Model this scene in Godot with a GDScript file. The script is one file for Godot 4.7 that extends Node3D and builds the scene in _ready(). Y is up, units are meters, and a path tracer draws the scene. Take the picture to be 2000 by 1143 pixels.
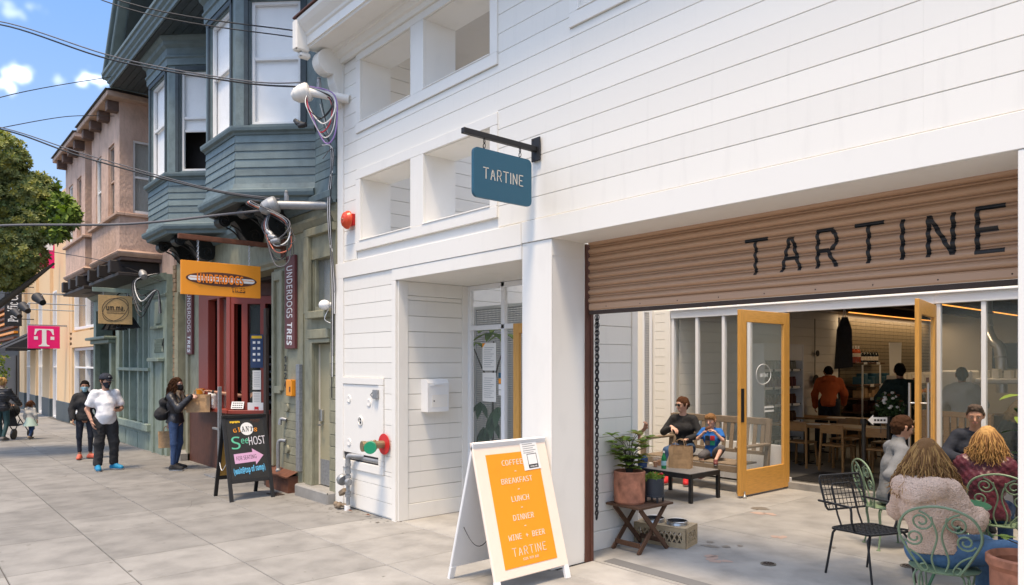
extends Node3D

# ---------- mesh collector ----------
class MB:
	var v := PackedVector3Array()
	var n := PackedVector3Array()

	func tri(a: Vector3, b: Vector3, c: Vector3) -> void:
		var k := (b - a).cross(c - a).normalized()
		v.append(a); v.append(c); v.append(b)
		n.append(k); n.append(k); n.append(k)

	func quad(a: Vector3, b: Vector3, c: Vector3, d: Vector3) -> void:
		var k := (b - a).cross(d - a)
		if k.length_squared() < 1e-16:
			k = (c - b).cross(d - b)
		k = k.normalized()
		v.append(a); v.append(c); v.append(b); v.append(a); v.append(d); v.append(c)
		for i in 6:
			n.append(k)

	func quadn(a: Vector3, b: Vector3, c: Vector3, d: Vector3, na: Vector3, nb: Vector3, nc: Vector3, nd: Vector3) -> void:
		v.append(a); v.append(c); v.append(b); v.append(a); v.append(d); v.append(c)
		n.append(na); n.append(nc); n.append(nb); n.append(na); n.append(nd); n.append(nc)

	func box(c: Vector3, s: Vector3, b := Basis(), bev := 0.0) -> void:
		var h := s * 0.5
		var ax := [b.x, b.y, b.z]
		var hh := [h.x, h.y, h.z]
		for i in 3:
			var j := (i + 1) % 3
			var k := (i + 2) % 3
			for sg: float in [1.0, -1.0]:
				var o: Vector3 = c + ax[i] * (hh[i] * sg)
				var u: Vector3 = ax[j] * (hh[j] - bev)
				var w: Vector3 = ax[k] * (hh[k] - bev) * sg
				quad(o - u - w, o + u - w, o + u + w, o - u + w)
		if bev > 0.0:
			for i in 3:
				var j := (i + 1) % 3
				var k := (i + 2) % 3
				for sj: float in [1.0, -1.0]:
					for sk: float in [1.0, -1.0]:
						var e: Vector3 = ax[i] * (hh[i] - bev)
						var p: Vector3 = c + ax[j] * (hh[j] * sj) + ax[k] * ((hh[k] - bev) * sk)
						var q: Vector3 = c + ax[j] * ((hh[j] - bev) * sj) + ax[k] * (hh[k] * sk)
						if sj * sk > 0:
							quad(p - e, p + e, q + e, q - e)
						else:
							quad(p + e, p - e, q - e, q + e)

	func bx(x0: float, x1: float, y0: float, y1: float, z0: float, z1: float, bev := 0.0) -> void:
		box(Vector3((x0 + x1) / 2, (y0 + y1) / 2, (z0 + z1) / 2), Vector3(absf(x1 - x0), absf(y1 - y0), absf(z1 - z0)), Basis(), bev)

	# a bar of section w x h from a to b
	func bar(a: Vector3, b: Vector3, w: float, h: float, up := Vector3.UP, bev := 0.0) -> void:
		var d := b - a
		var y := d.normalized()
		var x := y.cross(up)
		if x.length() < 1e-4:
			x = y.cross(Vector3.RIGHT)
		x = x.normalized()
		var z := x.cross(y)
		box((a + b) / 2, Vector3(w, d.length(), h), Basis(x, y, z), bev)

	func tube(p: PackedVector3Array, r0: float, r1 := -1.0, seg := 6, closed := false) -> void:
		if r1 < 0: r1 = r0
		var m := p.size()
		var rings := []
		var nors := []
		var x := Vector3.ZERO
		for i in m:
			var t: Vector3
			if closed: t = (p[(i + 1) % m] - p[(i - 1 + m) % m]).normalized()
			else: t = (p[mini(i + 1, m - 1)] - p[maxi(i - 1, 0)]).normalized()
			if i == 0:
				x = t.cross(Vector3.UP)
				if x.length() < 0.05: x = t.cross(Vector3.RIGHT)
			x = (x - t * x.dot(t)).normalized()
			var y := t.cross(x)
			var r := lerpf(r0, r1, float(i) / maxf(1, m - 1))
			var ring := PackedVector3Array()
			var nr := PackedVector3Array()
			for k in seg:
				var a := TAU * k / seg
				var d := x * cos(a) + y * sin(a)
				nr.append(d)
				ring.append(p[i] + d * r)
			rings.append(ring)
			nors.append(nr)
		for i in (m if closed else m - 1):
			var j := (i + 1) % m
			for k in seg:
				var l := (k + 1) % seg
				quadn(rings[i][k], rings[i][l], rings[j][l], rings[j][k], nors[i][k], nors[i][l], nors[j][l], nors[j][k])
		if not closed:
			for k in seg:
				var l := (k + 1) % seg
				if r0 > 1e-5: tri(p[0], rings[0][l], rings[0][k])
				if r1 > 1e-5: tri(p[m - 1], rings[m - 1][k], rings[m - 1][l])

	# profile of (radius, height) turned about the y axis of xf
	func lathe(pr: PackedVector2Array, seg: int, xf := Transform3D()) -> void:
		for i in pr.size() - 1:
			var a := pr[i]
			var b := pr[i + 1]
			var e := b - a
			var nn := Vector2(e.y, -e.x).normalized()
			for k in seg:
				var t0 := TAU * k / seg
				var t1 := TAU * (k + 1) / seg
				var d0 := Vector3(cos(t0), 0, -sin(t0))
				var d1 := Vector3(cos(t1), 0, -sin(t1))
				var n0 := (xf.basis * (d0 * nn.x + Vector3(0, nn.y, 0))).normalized()
				var n1 := (xf.basis * (d1 * nn.x + Vector3(0, nn.y, 0))).normalized()
				quadn(xf * (d0 * a.x + Vector3(0, a.y, 0)), xf * (d1 * a.x + Vector3(0, a.y, 0)), xf * (d1 * b.x + Vector3(0, b.y, 0)), xf * (d0 * b.x + Vector3(0, b.y, 0)), n0, n1, n1, n0)

	# polygon (counter-clockwise in x/y of xf) pulled from z = 0 to z = d
	func prism(pl: PackedVector2Array, d: float, xf := Transform3D()) -> void:
		var po := pl
		if Geometry2D.is_polygon_clockwise(pl):
			po = pl.duplicate(); po.reverse()
		var t := Geometry2D.triangulate_polygon(po)
		for i in range(0, t.size(), 3):
			var a := po[t[i]]; var b := po[t[i + 1]]; var c := po[t[i + 2]]
			if (b - a).cross(c - a) < 0:
				var s := b; b = c; c = s
			tri(xf * Vector3(a.x, a.y, d), xf * Vector3(b.x, b.y, d), xf * Vector3(c.x, c.y, d))
			tri(xf * Vector3(a.x, a.y, 0), xf * Vector3(c.x, c.y, 0), xf * Vector3(b.x, b.y, 0))
		for i in po.size():
			var a := po[i]
			var b := po[(i + 1) % po.size()]
			quad(xf * Vector3(a.x, a.y, 0), xf * Vector3(b.x, b.y, 0), xf * Vector3(b.x, b.y, d), xf * Vector3(a.x, a.y, d))

	# a section (y, z) swept along x from x0 to x1: mouldings, corrugation
	func sweepx(sec: PackedVector2Array, x0: float, x1: float, capped := true) -> void:
		for i in sec.size() - 1:
			var a := sec[i]
			var b := sec[i + 1]
			quad(Vector3(x0, a.x, a.y), Vector3(x1, a.x, a.y), Vector3(x1, b.x, b.y), Vector3(x0, b.x, b.y))
		if capped:
			var po := PackedVector2Array()
			for s in sec: po.append(s)
			var t := Geometry2D.triangulate_polygon(po)
			for i in range(0, t.size(), 3):
				for x: float in [x0, x1]:
					var a := Vector3(x, po[t[i]].x, po[t[i]].y)
					var b := Vector3(x, po[t[i + 1]].x, po[t[i + 1]].y)
					var c := Vector3(x, po[t[i + 2]].x, po[t[i + 2]].y)
					if ((b - a).cross(c - a)).x * (x - (x0 + x1) / 2) > 0: tri(a, b, c)
					else: tri(a, c, b)

	# a section (out, up) carried along a level path of (x, z) points, out to the right of the path
	func mould(sec: PackedVector2Array, path: PackedVector2Array, y: float) -> void:
		var rows := []
		var m := path.size()
		for i in m:
			var d0 := (path[i] - path[maxi(i - 1, 0)]).normalized()
			var d1 := (path[mini(i + 1, m - 1)] - path[i]).normalized()
			if i == 0: d0 = d1
			if i == m - 1: d1 = d0
			var n0 := Vector2(-d0.y, d0.x)
			var n1 := Vector2(-d1.y, d1.x)
			var mm := (n0 + n1).normalized()
			mm /= maxf(0.3, mm.dot(n0))
			var row := PackedVector3Array()
			for s in sec:
				var q := path[i] + mm * s.x
				row.append(Vector3(q.x, y + s.y, q.y))
			rows.append(row)
		for i in m - 1:
			for k in sec.size() - 1:
				quad(rows[i][k], rows[i + 1][k], rows[i + 1][k + 1], rows[i][k + 1])
		for i: int in [0, m - 1]:
			var t := Geometry2D.triangulate_polygon(sec)
			for k in range(0, t.size(), 3):
				tri(rows[i][t[k]], rows[i][t[k + 1]], rows[i][t[k + 2]])

	func ball(c: Vector3, r: Vector3, seg := 10, b := Basis()) -> void:
		var rows := seg / 2
		for i in rows:
			for k in seg:
				var q := []
				var m := []
				for e: Vector2i in [Vector2i(i, k), Vector2i(i, k + 1), Vector2i(i + 1, k + 1), Vector2i(i + 1, k)]:
					var ph := -PI / 2 + PI * e.x / rows
					var th := TAU * e.y / seg
					var d := Vector3(cos(ph) * cos(th), sin(ph), -cos(ph) * sin(th))
					q.append(c + b * (d * r))
					m.append((b * (d / r)).normalized())
				quadn(q[0], q[1], q[2], q[3], m[0], m[1], m[2], m[3])

	func add(o: MB, xf := Transform3D()) -> void:
		var nb := xf.basis.orthonormalized()
		for i in o.v.size():
			v.append(xf * o.v[i])
			n.append(nb * o.n[i])

	func mesh() -> ArrayMesh:
		var a := []
		a.resize(Mesh.ARRAY_MAX)
		a[Mesh.ARRAY_VERTEX] = v
		a[Mesh.ARRAY_NORMAL] = n
		var m := ArrayMesh.new()
		m.add_surface_from_arrays(Mesh.PRIMITIVE_TRIANGLES, a)
		return m


# ---------- signed distance grid, meshed as surface nets (bodies, clothes, hair) ----------
class SDF:
	var o: Vector3
	var cs: float
	var nx: int
	var ny: int
	var nz: int
	var f := PackedFloat32Array()
	var quilt := 0.0
	var fuzz := 0.0

	func _init(lo: Vector3, hi: Vector3, cell: float) -> void:
		cs = cell
		o = lo
		nx = int(ceil((hi.x - lo.x) / cs)) + 1
		ny = int(ceil((hi.y - lo.y) / cs)) + 1
		nz = int(ceil((hi.z - lo.z) / cs)) + 1
		f.resize(nx * ny * nz)
		f.fill(0.5)

	# tapered capsule; fl stretches distances along its direction (length of fl - 1 more), k blends
	func cap(a: Vector3, b: Vector3, ra: float, rb: float, k := 0.02, fl := Vector3.ZERO) -> void:
		var mr := maxf(ra, rb) + k + cs * 2.0
		var x0 := clampi(int((minf(a.x, b.x) - mr - o.x) / cs), 0, nx - 1)
		var x1 := clampi(int((maxf(a.x, b.x) + mr - o.x) / cs) + 1, 0, nx - 1)
		var y0 := clampi(int((minf(a.y, b.y) - mr - o.y) / cs), 0, ny - 1)
		var y1 := clampi(int((maxf(a.y, b.y) + mr - o.y) / cs) + 1, 0, ny - 1)
		var z0 := clampi(int((minf(a.z, b.z) - mr - o.z) / cs), 0, nz - 1)
		var z1 := clampi(int((maxf(a.z, b.z) + mr - o.z) / cs) + 1, 0, nz - 1)
		var d := b - a
		var dd := maxf(d.length_squared(), 1e-9)
		var flat := fl.length()
		var fd := fl.normalized() if flat > 0 else Vector3.ZERO
		var dr := rb - ra
		for y in range(y0, y1 + 1):
			for z in range(z0, z1 + 1):
				var i := (y * nz + z) * nx + x0
				var p := Vector3(o.x + x0 * cs, o.y + y * cs, o.z + z * cs) - a
				for x in range(x0, x1 + 1):
					var t := clampf(p.dot(d) / dd, 0.0, 1.0)
					var q := p - d * t
					if flat > 0: q += fd * (q.dot(fd) * flat)
					var s := q.length() - ra - dr * t
					var w := f[i]
					var h := k - absf(w - s)
					var m := minf(w, s)
					if h > 0: m -= h * h * 0.25 / k
					f[i] = m
					p.x += cs
					i += 1

	# keep only what lies behind the plane (where (x - p).n < 0)
	func cut(p: Vector3, nn: Vector3) -> void:
		var i := 0
		for y in ny:
			for z in nz:
				var e := (Vector3(o.x, o.y + y * cs, o.z + z * cs) - p).dot(nn)
				var st := nn.x * cs
				for x in nx:
					if e > f[i]: f[i] = e
					e += st
					i += 1

	# trims the rounded end of a limb within reach of p
	func cut_end(p: Vector3, nn: Vector3, reach: float) -> void:
		var x0 := clampi(int((p.x - reach - o.x) / cs), 0, nx - 1)
		var x1 := clampi(int((p.x + reach - o.x) / cs) + 1, 0, nx - 1)
		var y0 := clampi(int((p.y - reach - o.y) / cs), 0, ny - 1)
		var y1 := clampi(int((p.y + reach - o.y) / cs) + 1, 0, ny - 1)
		var z0 := clampi(int((p.z - reach - o.z) / cs), 0, nz - 1)
		var z1 := clampi(int((p.z + reach - o.z) / cs) + 1, 0, nz - 1)
		for y in range(y0, y1 + 1):
			for z in range(z0, z1 + 1):
				for x in range(x0, x1 + 1):
					var q := Vector3(o.x + x * cs, o.y + y * cs, o.z + z * cs) - p
					var e := q.dot(nn)
					if q.length() < reach and e > 0.0:
						var i := (y * nz + z) * nx + x
						if e > f[i]: f[i] = e

	# carve a ball away
	func carve(c: Vector3, r: float) -> void:
		var i := 0
		for y in ny:
			for z in nz:
				for x in nx:
					var e := r - (Vector3(o.x + x * cs, o.y + y * cs, o.z + z * cs) - c).length()
					if e > f[i]: f[i] = e
					i += 1

	func into(mb: MB, noise: FastNoiseLite = null, amp := 0.0) -> void:
		var id := PackedInt32Array()
		id.resize(nx * ny * nz)
		id.fill(-1)
		var pts := PackedVector3Array()
		var sy := nz * nx
		for y in ny - 1:
			for z in nz - 1:
				var i := (y * nz + z) * nx
				for x in nx - 1:
					var a0 := f[i]
					if a0 > cs * 2.5 or a0 < -cs * 2.5:
						i += 1
						continue
					var a1 := f[i + 1]
					var a2 := f[i + nx]
					var a3 := f[i + nx + 1]
					var b0 := f[i + sy]
					var b1 := f[i + sy + 1]
					var b2 := f[i + sy + nx]
					var b3 := f[i + sy + nx + 1]
					var c := int(a0 < 0) + int(a1 < 0) + int(a2 < 0) + int(a3 < 0) + int(b0 < 0) + int(b1 < 0) + int(b2 < 0) + int(b3 < 0)
					if c > 0 and c < 8:
						var s := Vector3.ZERO
						var w := 0
						if (a0 < 0) != (a1 < 0): s += Vector3(a0 / (a0 - a1), 0, 0); w += 1
						if (a2 < 0) != (a3 < 0): s += Vector3(a2 / (a2 - a3), 0, 1); w += 1
						if (b0 < 0) != (b1 < 0): s += Vector3(b0 / (b0 - b1), 1, 0); w += 1
						if (b2 < 0) != (b3 < 0): s += Vector3(b2 / (b2 - b3), 1, 1); w += 1
						if (a0 < 0) != (a2 < 0): s += Vector3(0, 0, a0 / (a0 - a2)); w += 1
						if (a1 < 0) != (a3 < 0): s += Vector3(1, 0, a1 / (a1 - a3)); w += 1
						if (b0 < 0) != (b2 < 0): s += Vector3(0, 1, b0 / (b0 - b2)); w += 1
						if (b1 < 0) != (b3 < 0): s += Vector3(1, 1, b1 / (b1 - b3)); w += 1
						if (a0 < 0) != (b0 < 0): s += Vector3(0, a0 / (a0 - b0), 0); w += 1
						if (a1 < 0) != (b1 < 0): s += Vector3(1, a1 / (a1 - b1), 0); w += 1
						if (a2 < 0) != (b2 < 0): s += Vector3(0, a2 / (a2 - b2), 1); w += 1
						if (a3 < 0) != (b3 < 0): s += Vector3(1, a3 / (a3 - b3), 1); w += 1
						id[i] = pts.size()
						pts.append(o + (Vector3(x, y, z) + s / w) * cs)
					i += 1
		var qs := PackedInt32Array()
		for y in range(1, ny - 1):
			for z in range(1, nz - 1):
				var i := (y * nz + z) * nx + 1
				for x in range(1, nx - 1):
					if id[i] >= 0:
						var a := f[i] < 0
						if a != (f[i + 1] < 0):
							_q(qs, id[i], id[i - nx], id[i - nx - sy], id[i - sy], a)
						if a != (f[i + sy] < 0):
							_q(qs, id[i], id[i - 1], id[i - 1 - nx], id[i - nx], a)
						if a != (f[i + nx] < 0):
							_q(qs, id[i], id[i - sy], id[i - 1 - sy], id[i - 1], a)
					i += 1
		var ns := PackedVector3Array()
		ns.resize(pts.size())
		for pas in (2 if noise else 1):
			ns.fill(Vector3.ZERO)
			for i in range(0, qs.size(), 4):
				var k := (pts[qs[i + 1]] - pts[qs[i]]).cross(pts[qs[i + 2]] - pts[qs[i]]) + (pts[qs[i + 2]] - pts[qs[i]]).cross(pts[qs[i + 3]] - pts[qs[i]])
				for j in 4: ns[qs[i + j]] += k
			for i in ns.size(): ns[i] = ns[i].normalized()
			if noise and pas == 0:
				for i in pts.size():
					var dsp := noise.get_noise_3dv(pts[i]) * amp
					if quilt > 0: dsp += 0.012 * (sqrt(absf(sin(quilt * (pts[i].x + pts[i].y)) * sin(quilt * (pts[i].x - pts[i].y)))) - 0.5)
					elif quilt < 0: dsp += 0.016 * (sqrt(absf(sin(quilt * pts[i].y))) - 0.6)
					if fuzz > 0: dsp += noise.get_noise_3dv(pts[i] * 14.0) * fuzz
					pts[i] += ns[i] * dsp
		for i in range(0, qs.size(), 4):
			mb.quadn(pts[qs[i]], pts[qs[i + 1]], pts[qs[i + 2]], pts[qs[i + 3]], ns[qs[i]], ns[qs[i + 1]], ns[qs[i + 2]], ns[qs[i + 3]])

	func _q(qs: PackedInt32Array, a: int, b: int, c: int, d: int, fwd: bool) -> void:
		if a < 0 or b < 0 or c < 0 or d < 0: return
		if fwd: qs.append_array(PackedInt32Array([a, b, c, d]))
		else: qs.append_array(PackedInt32Array([a, d, c, b]))


var M := {}
var T := {}
var taken := {}
var rng := RandomNumberGenerator.new()


# ---------- naming ----------
func numbered(called: String) -> String:
	if not taken.has(called):
		taken[called] = 0
		return called
	taken[called] += 1
	return "%s_%03d" % [called, taken[called]]


func tag(o: Node3D, label: String, cat: String, group := "") -> Node3D:
	o.set_meta("label", label)
	o.set_meta("category", cat)
	if group: o.set_meta("group", group)
	return o


func thing(called: String, label: String, cat: String, at := Vector3.ZERO, yaw := 0.0, group := "") -> Node3D:
	var o := Node3D.new()
	o.name = numbered(called)
	add_child(o)
	o.position = at
	o.rotation.y = deg_to_rad(yaw)
	return tag(o, label, cat, group)


func part(called: String, mb: MB, m: Material, under: Node3D, at := Transform3D()) -> MeshInstance3D:
	return inst(called, mb.mesh(), m, under, at)


func inst(called: String, mesh: Mesh, m: Material, under: Node3D, at := Transform3D()) -> MeshInstance3D:
	var o := MeshInstance3D.new()
	o.mesh = mesh
	if m: o.material_override = m
	o.transform = at
	if under == self: o.name = numbered(called)
	else:
		var i := 0
		var nm := called
		while under.has_node(NodePath(nm)):
			i += 1
			nm = "%s_%03d" % [called, i]
		o.name = nm
	under.add_child(o)
	return o


var many := {}
func piece(called: String, mesh: Mesh, m: Material, under: Node3D, at := Transform3D()) -> MeshInstance3D:
	# like inst, with a running number per parent (fast for boards, slabs, tiles)
	var key := str(under.get_instance_id()) + called
	var i: int = many.get(key, 0)
	many[key] = i + 1
	var o := MeshInstance3D.new()
	o.mesh = mesh
	o.material_override = m
	o.transform = at
	o.name = called if i == 0 else "%s_%03d" % [called, i]
	under.add_child(o)
	return o


func struct(called: String, at := Vector3.ZERO) -> Node3D:
	var o := Node3D.new()
	o.name = numbered(called)
	add_child(o)
	o.position = at
	o.set_meta("kind", "structure")
	return o


func copy_of(o: Node3D, called: String, label: String, at: Vector3, yaw: float) -> Node3D:
	var c: Node3D = o.duplicate()
	c.name = numbered(called)
	add_child(c)
	c.position = at
	c.rotation.y = deg_to_rad(yaw)
	c.set_meta("label", label)
	return c


func lettering(called: String, s: String, font: String, w: float, h: float, depth: float, m: Material, under: Node3D, at: Transform3D, bold := false) -> MeshInstance3D:
	var t := TextMesh.new()
	var fo := SystemFont.new()
	fo.font_names = PackedStringArray([font])
	if bold: fo.font_weight = 700
	t.font = fo
	t.font_size = 64
	t.pixel_size = 0.01
	t.depth = 0.05
	t.curve_step = 4.0
	t.text = s
	var b := t.get_aabb()
	var sx := w / maxf(b.size.x, 0.001)
	var sy := h / maxf(b.size.y, 0.001)
	var ctr := b.get_center()
	var l := Transform3D(Basis().scaled(Vector3(sx, sy, depth / 0.05)), Vector3(-ctr.x * sx, -ctr.y * sy, 0))
	return inst(called, t, m, under, at * l)


# transforms of a panel: local x to the right of its face, y up, z out of it
func face(at: Vector3, out: Vector3, up := Vector3.UP) -> Transform3D:
	var z := out.normalized()
	var x := up.cross(z).normalized()
	return Transform3D(Basis(x, z.cross(x), z), at)


# ---------- materials ----------
func noise_tex(key: String, freq: float, lo: float, hi: float, oct := 4, typ := FastNoiseLite.TYPE_SIMPLEX_SMOOTH, normal := 0.0, size := 512, sd := 1) -> NoiseTexture2D:
	var t := NoiseTexture2D.new()
	t.width = size
	t.height = size
	t.seamless = true
	var q := FastNoiseLite.new()
	q.noise_type = typ
	q.seed = sd
	q.frequency = freq
	q.fractal_octaves = oct
	t.noise = q
	if normal > 0:
		t.as_normal_map = true
		t.bump_strength = normal
	else:
		var g := Gradient.new()
		g.offsets = PackedFloat32Array([0.0, 0.5, 1.0])
		g.colors = PackedColorArray([Color(lo, lo, lo), Color((lo + hi) / 2 + 0.02, (lo + hi) / 2 + 0.02, (lo + hi) / 2 + 0.02), Color(hi, hi, hi)])
		t.color_ramp = g
	T[key] = t
	return t


func mat(key: String, r: float, g: float, b: float, rough := 0.7, tex := "", sc := Vector3.ONE, metal := 0.0, nrm := "", nsc := 1.0) -> StandardMaterial3D:
	if M.has(key): return M[key]
	var m := StandardMaterial3D.new()
	m.resource_name = key
	m.albedo_color = Color(r, g, b).linear_to_srgb()
	m.roughness = rough
	m.metallic = metal
	if tex:
		m.albedo_texture = T[tex]
		m.uv1_triplanar = true
		m.uv1_scale = sc
	if nrm:
		m.normal_enabled = true
		m.normal_texture = T[nrm]
		m.normal_scale = nsc
		m.uv1_triplanar = true
		m.uv1_scale = sc
	M[key] = m
	return m


func tinted(key: String, from: String, k: float) -> StandardMaterial3D:
	if M.has(key): return M[key]
	var m: StandardMaterial3D = M[from].duplicate()
	var c: Color = m.albedo_color.srgb_to_linear()
	m.albedo_color = Color(c.r * k, c.g * k, c.b * k).linear_to_srgb()
	m.resource_name = key
	M[key] = m
	return m


func pane(key: String, alpha := 0.06, tint := Color(0.8, 0.86, 0.84)) -> StandardMaterial3D:
	var m := StandardMaterial3D.new()
	m.resource_name = key
	m.albedo_color = Color(tint.r, tint.g, tint.b, alpha)
	m.transparency = BaseMaterial3D.TRANSPARENCY_ALPHA
	m.roughness = 0.02
	m.metallic_specular = 0.12
	M[key] = m
	return m


func glow(key: String, c: Color, e: float) -> StandardMaterial3D:
	var m := StandardMaterial3D.new()
	m.resource_name = key
	m.albedo_color = c
	m.emission_enabled = true
	m.emission = c
	m.emission_energy_multiplier = e
	M[key] = m
	return m


# ground level of the sloping pavement
func gy(x: float) -> float:
	return 0.0097 * clampf(x + 7.77, -90.0, 0.0)


func PV(a: Array) -> PackedVector3Array:
	var p := PackedVector3Array()
	for e: Vector3 in a: p.append(e)
	return p


func P2(a: Array) -> PackedVector2Array:
	var p := PackedVector2Array()
	for i in range(0, a.size(), 2): p.append(Vector2(a[i], a[i + 1]))
	return p


func curve(ctrl: Array, steps := 8) -> PackedVector3Array:
	# Catmull-Rom through the points
	var p := PackedVector3Array()
	var m := ctrl.size()
	for i in m - 1:
		var a: Vector3 = ctrl[maxi(i - 1, 0)]
		var b: Vector3 = ctrl[i]
		var c: Vector3 = ctrl[i + 1]
		var d: Vector3 = ctrl[mini(i + 2, m - 1)]
		for s in steps:
			p.append(b.cubic_interpolate(c, a, d, float(s) / steps))
	p.append(ctrl[m - 1])
	return p


func spiral(c: Vector2, r0: float, r1: float, a0: float, turns: float, n := 16) -> PackedVector2Array:
	var p := PackedVector2Array()
	for i in n + 1:
		var t := float(i) / n
		var a := a0 + TAU * turns * t
		p.append(c + Vector2(cos(a), sin(a)) * lerpf(r0, r1, t))
	return p
func _ready() -> void:
	rng.seed = 7
	# ----- camera -----
	var cam := Camera3D.new()
	cam.name = "camera"
	cam.projection = Camera3D.PROJECTION_FRUSTUM
	cam.near = 0.05
	cam.far = 2000.0
	cam.size = 0.04082
	cam.frustum_offset = Vector2(0, 0.00491)
	cam.transform = Transform3D(Basis(Vector3(0.6539, 0, -0.7566), Vector3.UP, Vector3(0.7566, 0, 0.6539)), Vector3(0, 2.0, 4.8))
	cam.current = true
	add_child(cam)
	# ----- sky, sun, exposure -----
	var we := WorldEnvironment.new()
	we.name = "environment"
	var env := Environment.new()
	env.background_mode = Environment.BG_SKY
	env.tonemap_mode = Environment.TONE_MAPPER_LINEAR
	env.tonemap_exposure = 2.4
	env.sdfgi_enabled = true
	env.ssao_enabled = true
	env.ssil_enabled = true
	var sm := ProceduralSkyMaterial.new()
	sm.sky_top_color = Color(0.055, 0.165, 0.42).linear_to_srgb()
	sm.sky_horizon_color = Color(0.35, 0.42, 0.47).linear_to_srgb()
	sm.sky_curve = 0.2
	sm.ground_bottom_color = Color(0.16, 0.155, 0.15).linear_to_srgb()
	sm.ground_horizon_color = Color(0.28, 0.28, 0.28).linear_to_srgb()
	sm.sky_energy_multiplier = 1.0
	sm.sun_angle_max = 8.0
	sm.sky_cover = sky_clouds()
	sm.sky_cover_modulate = Color(1, 1, 1, 1)
	var sky := Sky.new()
	sky.sky_material = sm
	env.sky = sky
	we.environment = env
	add_child(we)
	var sun := DirectionalLight3D.new()
	sun.name = "sun"
	var sd := Vector3(0.16, 0.95, 0.29).normalized()
	sun.transform = Transform3D(Basis.looking_at(-sd, Vector3.RIGHT), Vector3(0, 30, 0))
	sun.light_energy = 0.65
	sun.light_color = Color(1.0, 0.9, 0.77)
	sun.light_angular_distance = 11.0
	sun.shadow_enabled = true
	add_child(sun)
	textures()
	materials()
	var t0 := Time.get_ticks_msec()
	ground()
	white_building()
	shop_interior()
	underdogs_building()
	umma_building()
	yellow_building()
	far_street()
	print("buildings ", Time.get_ticks_msec() - t0)
	trees()
	signs()
	wires()
	pavement_things()
	patio_things()
	print("things ", Time.get_ticks_msec() - t0)
	people()
	print("people ", Time.get_ticks_msec() - t0)


func sky_clouds() -> ImageTexture:
	var w := 2048
	var h := 1024
	var im := Image.create(w, h, false, Image.FORMAT_RGBA8)
	var q := FastNoiseLite.new()
	q.seed = 21
	q.frequency = 1.3
	q.fractal_octaves = 5
	var q2 := FastNoiseLite.new()
	q2.seed = 4
	q2.frequency = 6.0
	q2.fractal_octaves = 4
	var q3 := FastNoiseLite.new()
	q3.seed = 9
	q3.frequency = 45.0
	q3.fractal_octaves = 4
	# fair-weather puffs: (direction, size)
	var puffs := [[Vector3(-1.205, 0.399, -0.133), 0.02, 0.9], [Vector3(-1.235, 0.392, -0.115), 0.018, 0.8], [Vector3(-1.137, 0.395, -0.213), 0.017, 0.9], [Vector3(-1.15, 0.391, -0.198), 0.012, 0.7], [Vector3(-1.172, 0.393, -0.175), 0.013, 0.35], [Vector3(-1.21, 0.49, -0.13), 0.02, 0.3], [Vector3(-1.15, 0.33, -0.2), 0.012, 0.25]]
	for e: Array in puffs: e[0] = (e[0] as Vector3).normalized()
	for y in h / 2:
		var ph := PI * (y + 0.5) / h
		for x in w:
			var th := TAU * (x + 0.5) / w
			var d := Vector3(sin(th) * sin(ph), cos(ph), -cos(th) * sin(ph))
			var p := Vector3(d.x, d.y * 2.2, d.z)
			var fine := q2.get_noise_3dv(p)
			var c := smoothstep(0.3, 0.6, q.get_noise_3dv(p) + fine * 0.18) * 0.62
			for e: Array in puffs:
				var dv: Vector3 = d - e[0]
				if dv.length_squared() > 0.01: continue
				dv.y *= 1.7
				if dv.y < 0: dv.y *= 1.5
				var g: float = 1.0 - dv.length() / e[1] + fine * 0.3 + q3.get_noise_3dv(d) * 1.3
				c = maxf(c, smoothstep(0.0, 0.9, g) * e[2])
			# thin high overcast overhead, open towards the horizon
			var veil := smoothstep(0.42, 0.64, d.y + 0.10 * q.get_noise_3dv(d * 1.5)) * (0.86 + 0.14 * q.get_noise_3dv(p * 2.0 + Vector3(5, 0, 0)))
			c = maxf(c, veil * 1.25)
			if c > 0.003:
				var br := 0.9 + fine * 0.25
				im.set_pixel(x, y, Color(minf(1, br), minf(1, br) * 0.975, minf(1, br) * 0.93, minf(1.0, c * 0.8)))
	return ImageTexture.create_from_image(im)


func textures() -> void:
	noise_tex("drip", 0.012, 0.982, 1.0, 5, FastNoiseLite.TYPE_SIMPLEX_SMOOTH, 0.0, 512, 8)
	noise_tex("mottle", 0.008, 0.58, 1.0, 5, FastNoiseLite.TYPE_SIMPLEX_SMOOTH, 0.0, 512, 12)
	noise_tex("blotch", 0.012, 0.84, 1.0, 5)
	noise_tex("soft", 0.006, 0.98, 1.0, 4)
	noise_tex("grain", 0.09, 0.8, 1.0, 3)
	noise_tex("stain", 0.006, 0.82, 1.0, 6, FastNoiseLite.TYPE_SIMPLEX_SMOOTH, 0.0, 1024, 5)
	noise_tex("streak", 0.03, 0.84, 1.0, 4, FastNoiseLite.TYPE_PERLIN)
	noise_tex("speckle", 0.3, 0.55, 1.0, 1, FastNoiseLite.TYPE_CELLULAR)
	noise_tex("bump", 0.05, 0, 1, 4, FastNoiseLite.TYPE_SIMPLEX_SMOOTH, 5.0)
	noise_tex("fleece_n", 0.12, 0, 1, 2, FastNoiseLite.TYPE_CELLULAR, 10.0)
	noise_tex("fold_n", 0.012, 0, 1, 3, FastNoiseLite.TYPE_SIMPLEX_SMOOTH, 14.0)
	noise_tex("leafy", 0.05, 0.65, 1.0, 2)


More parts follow.
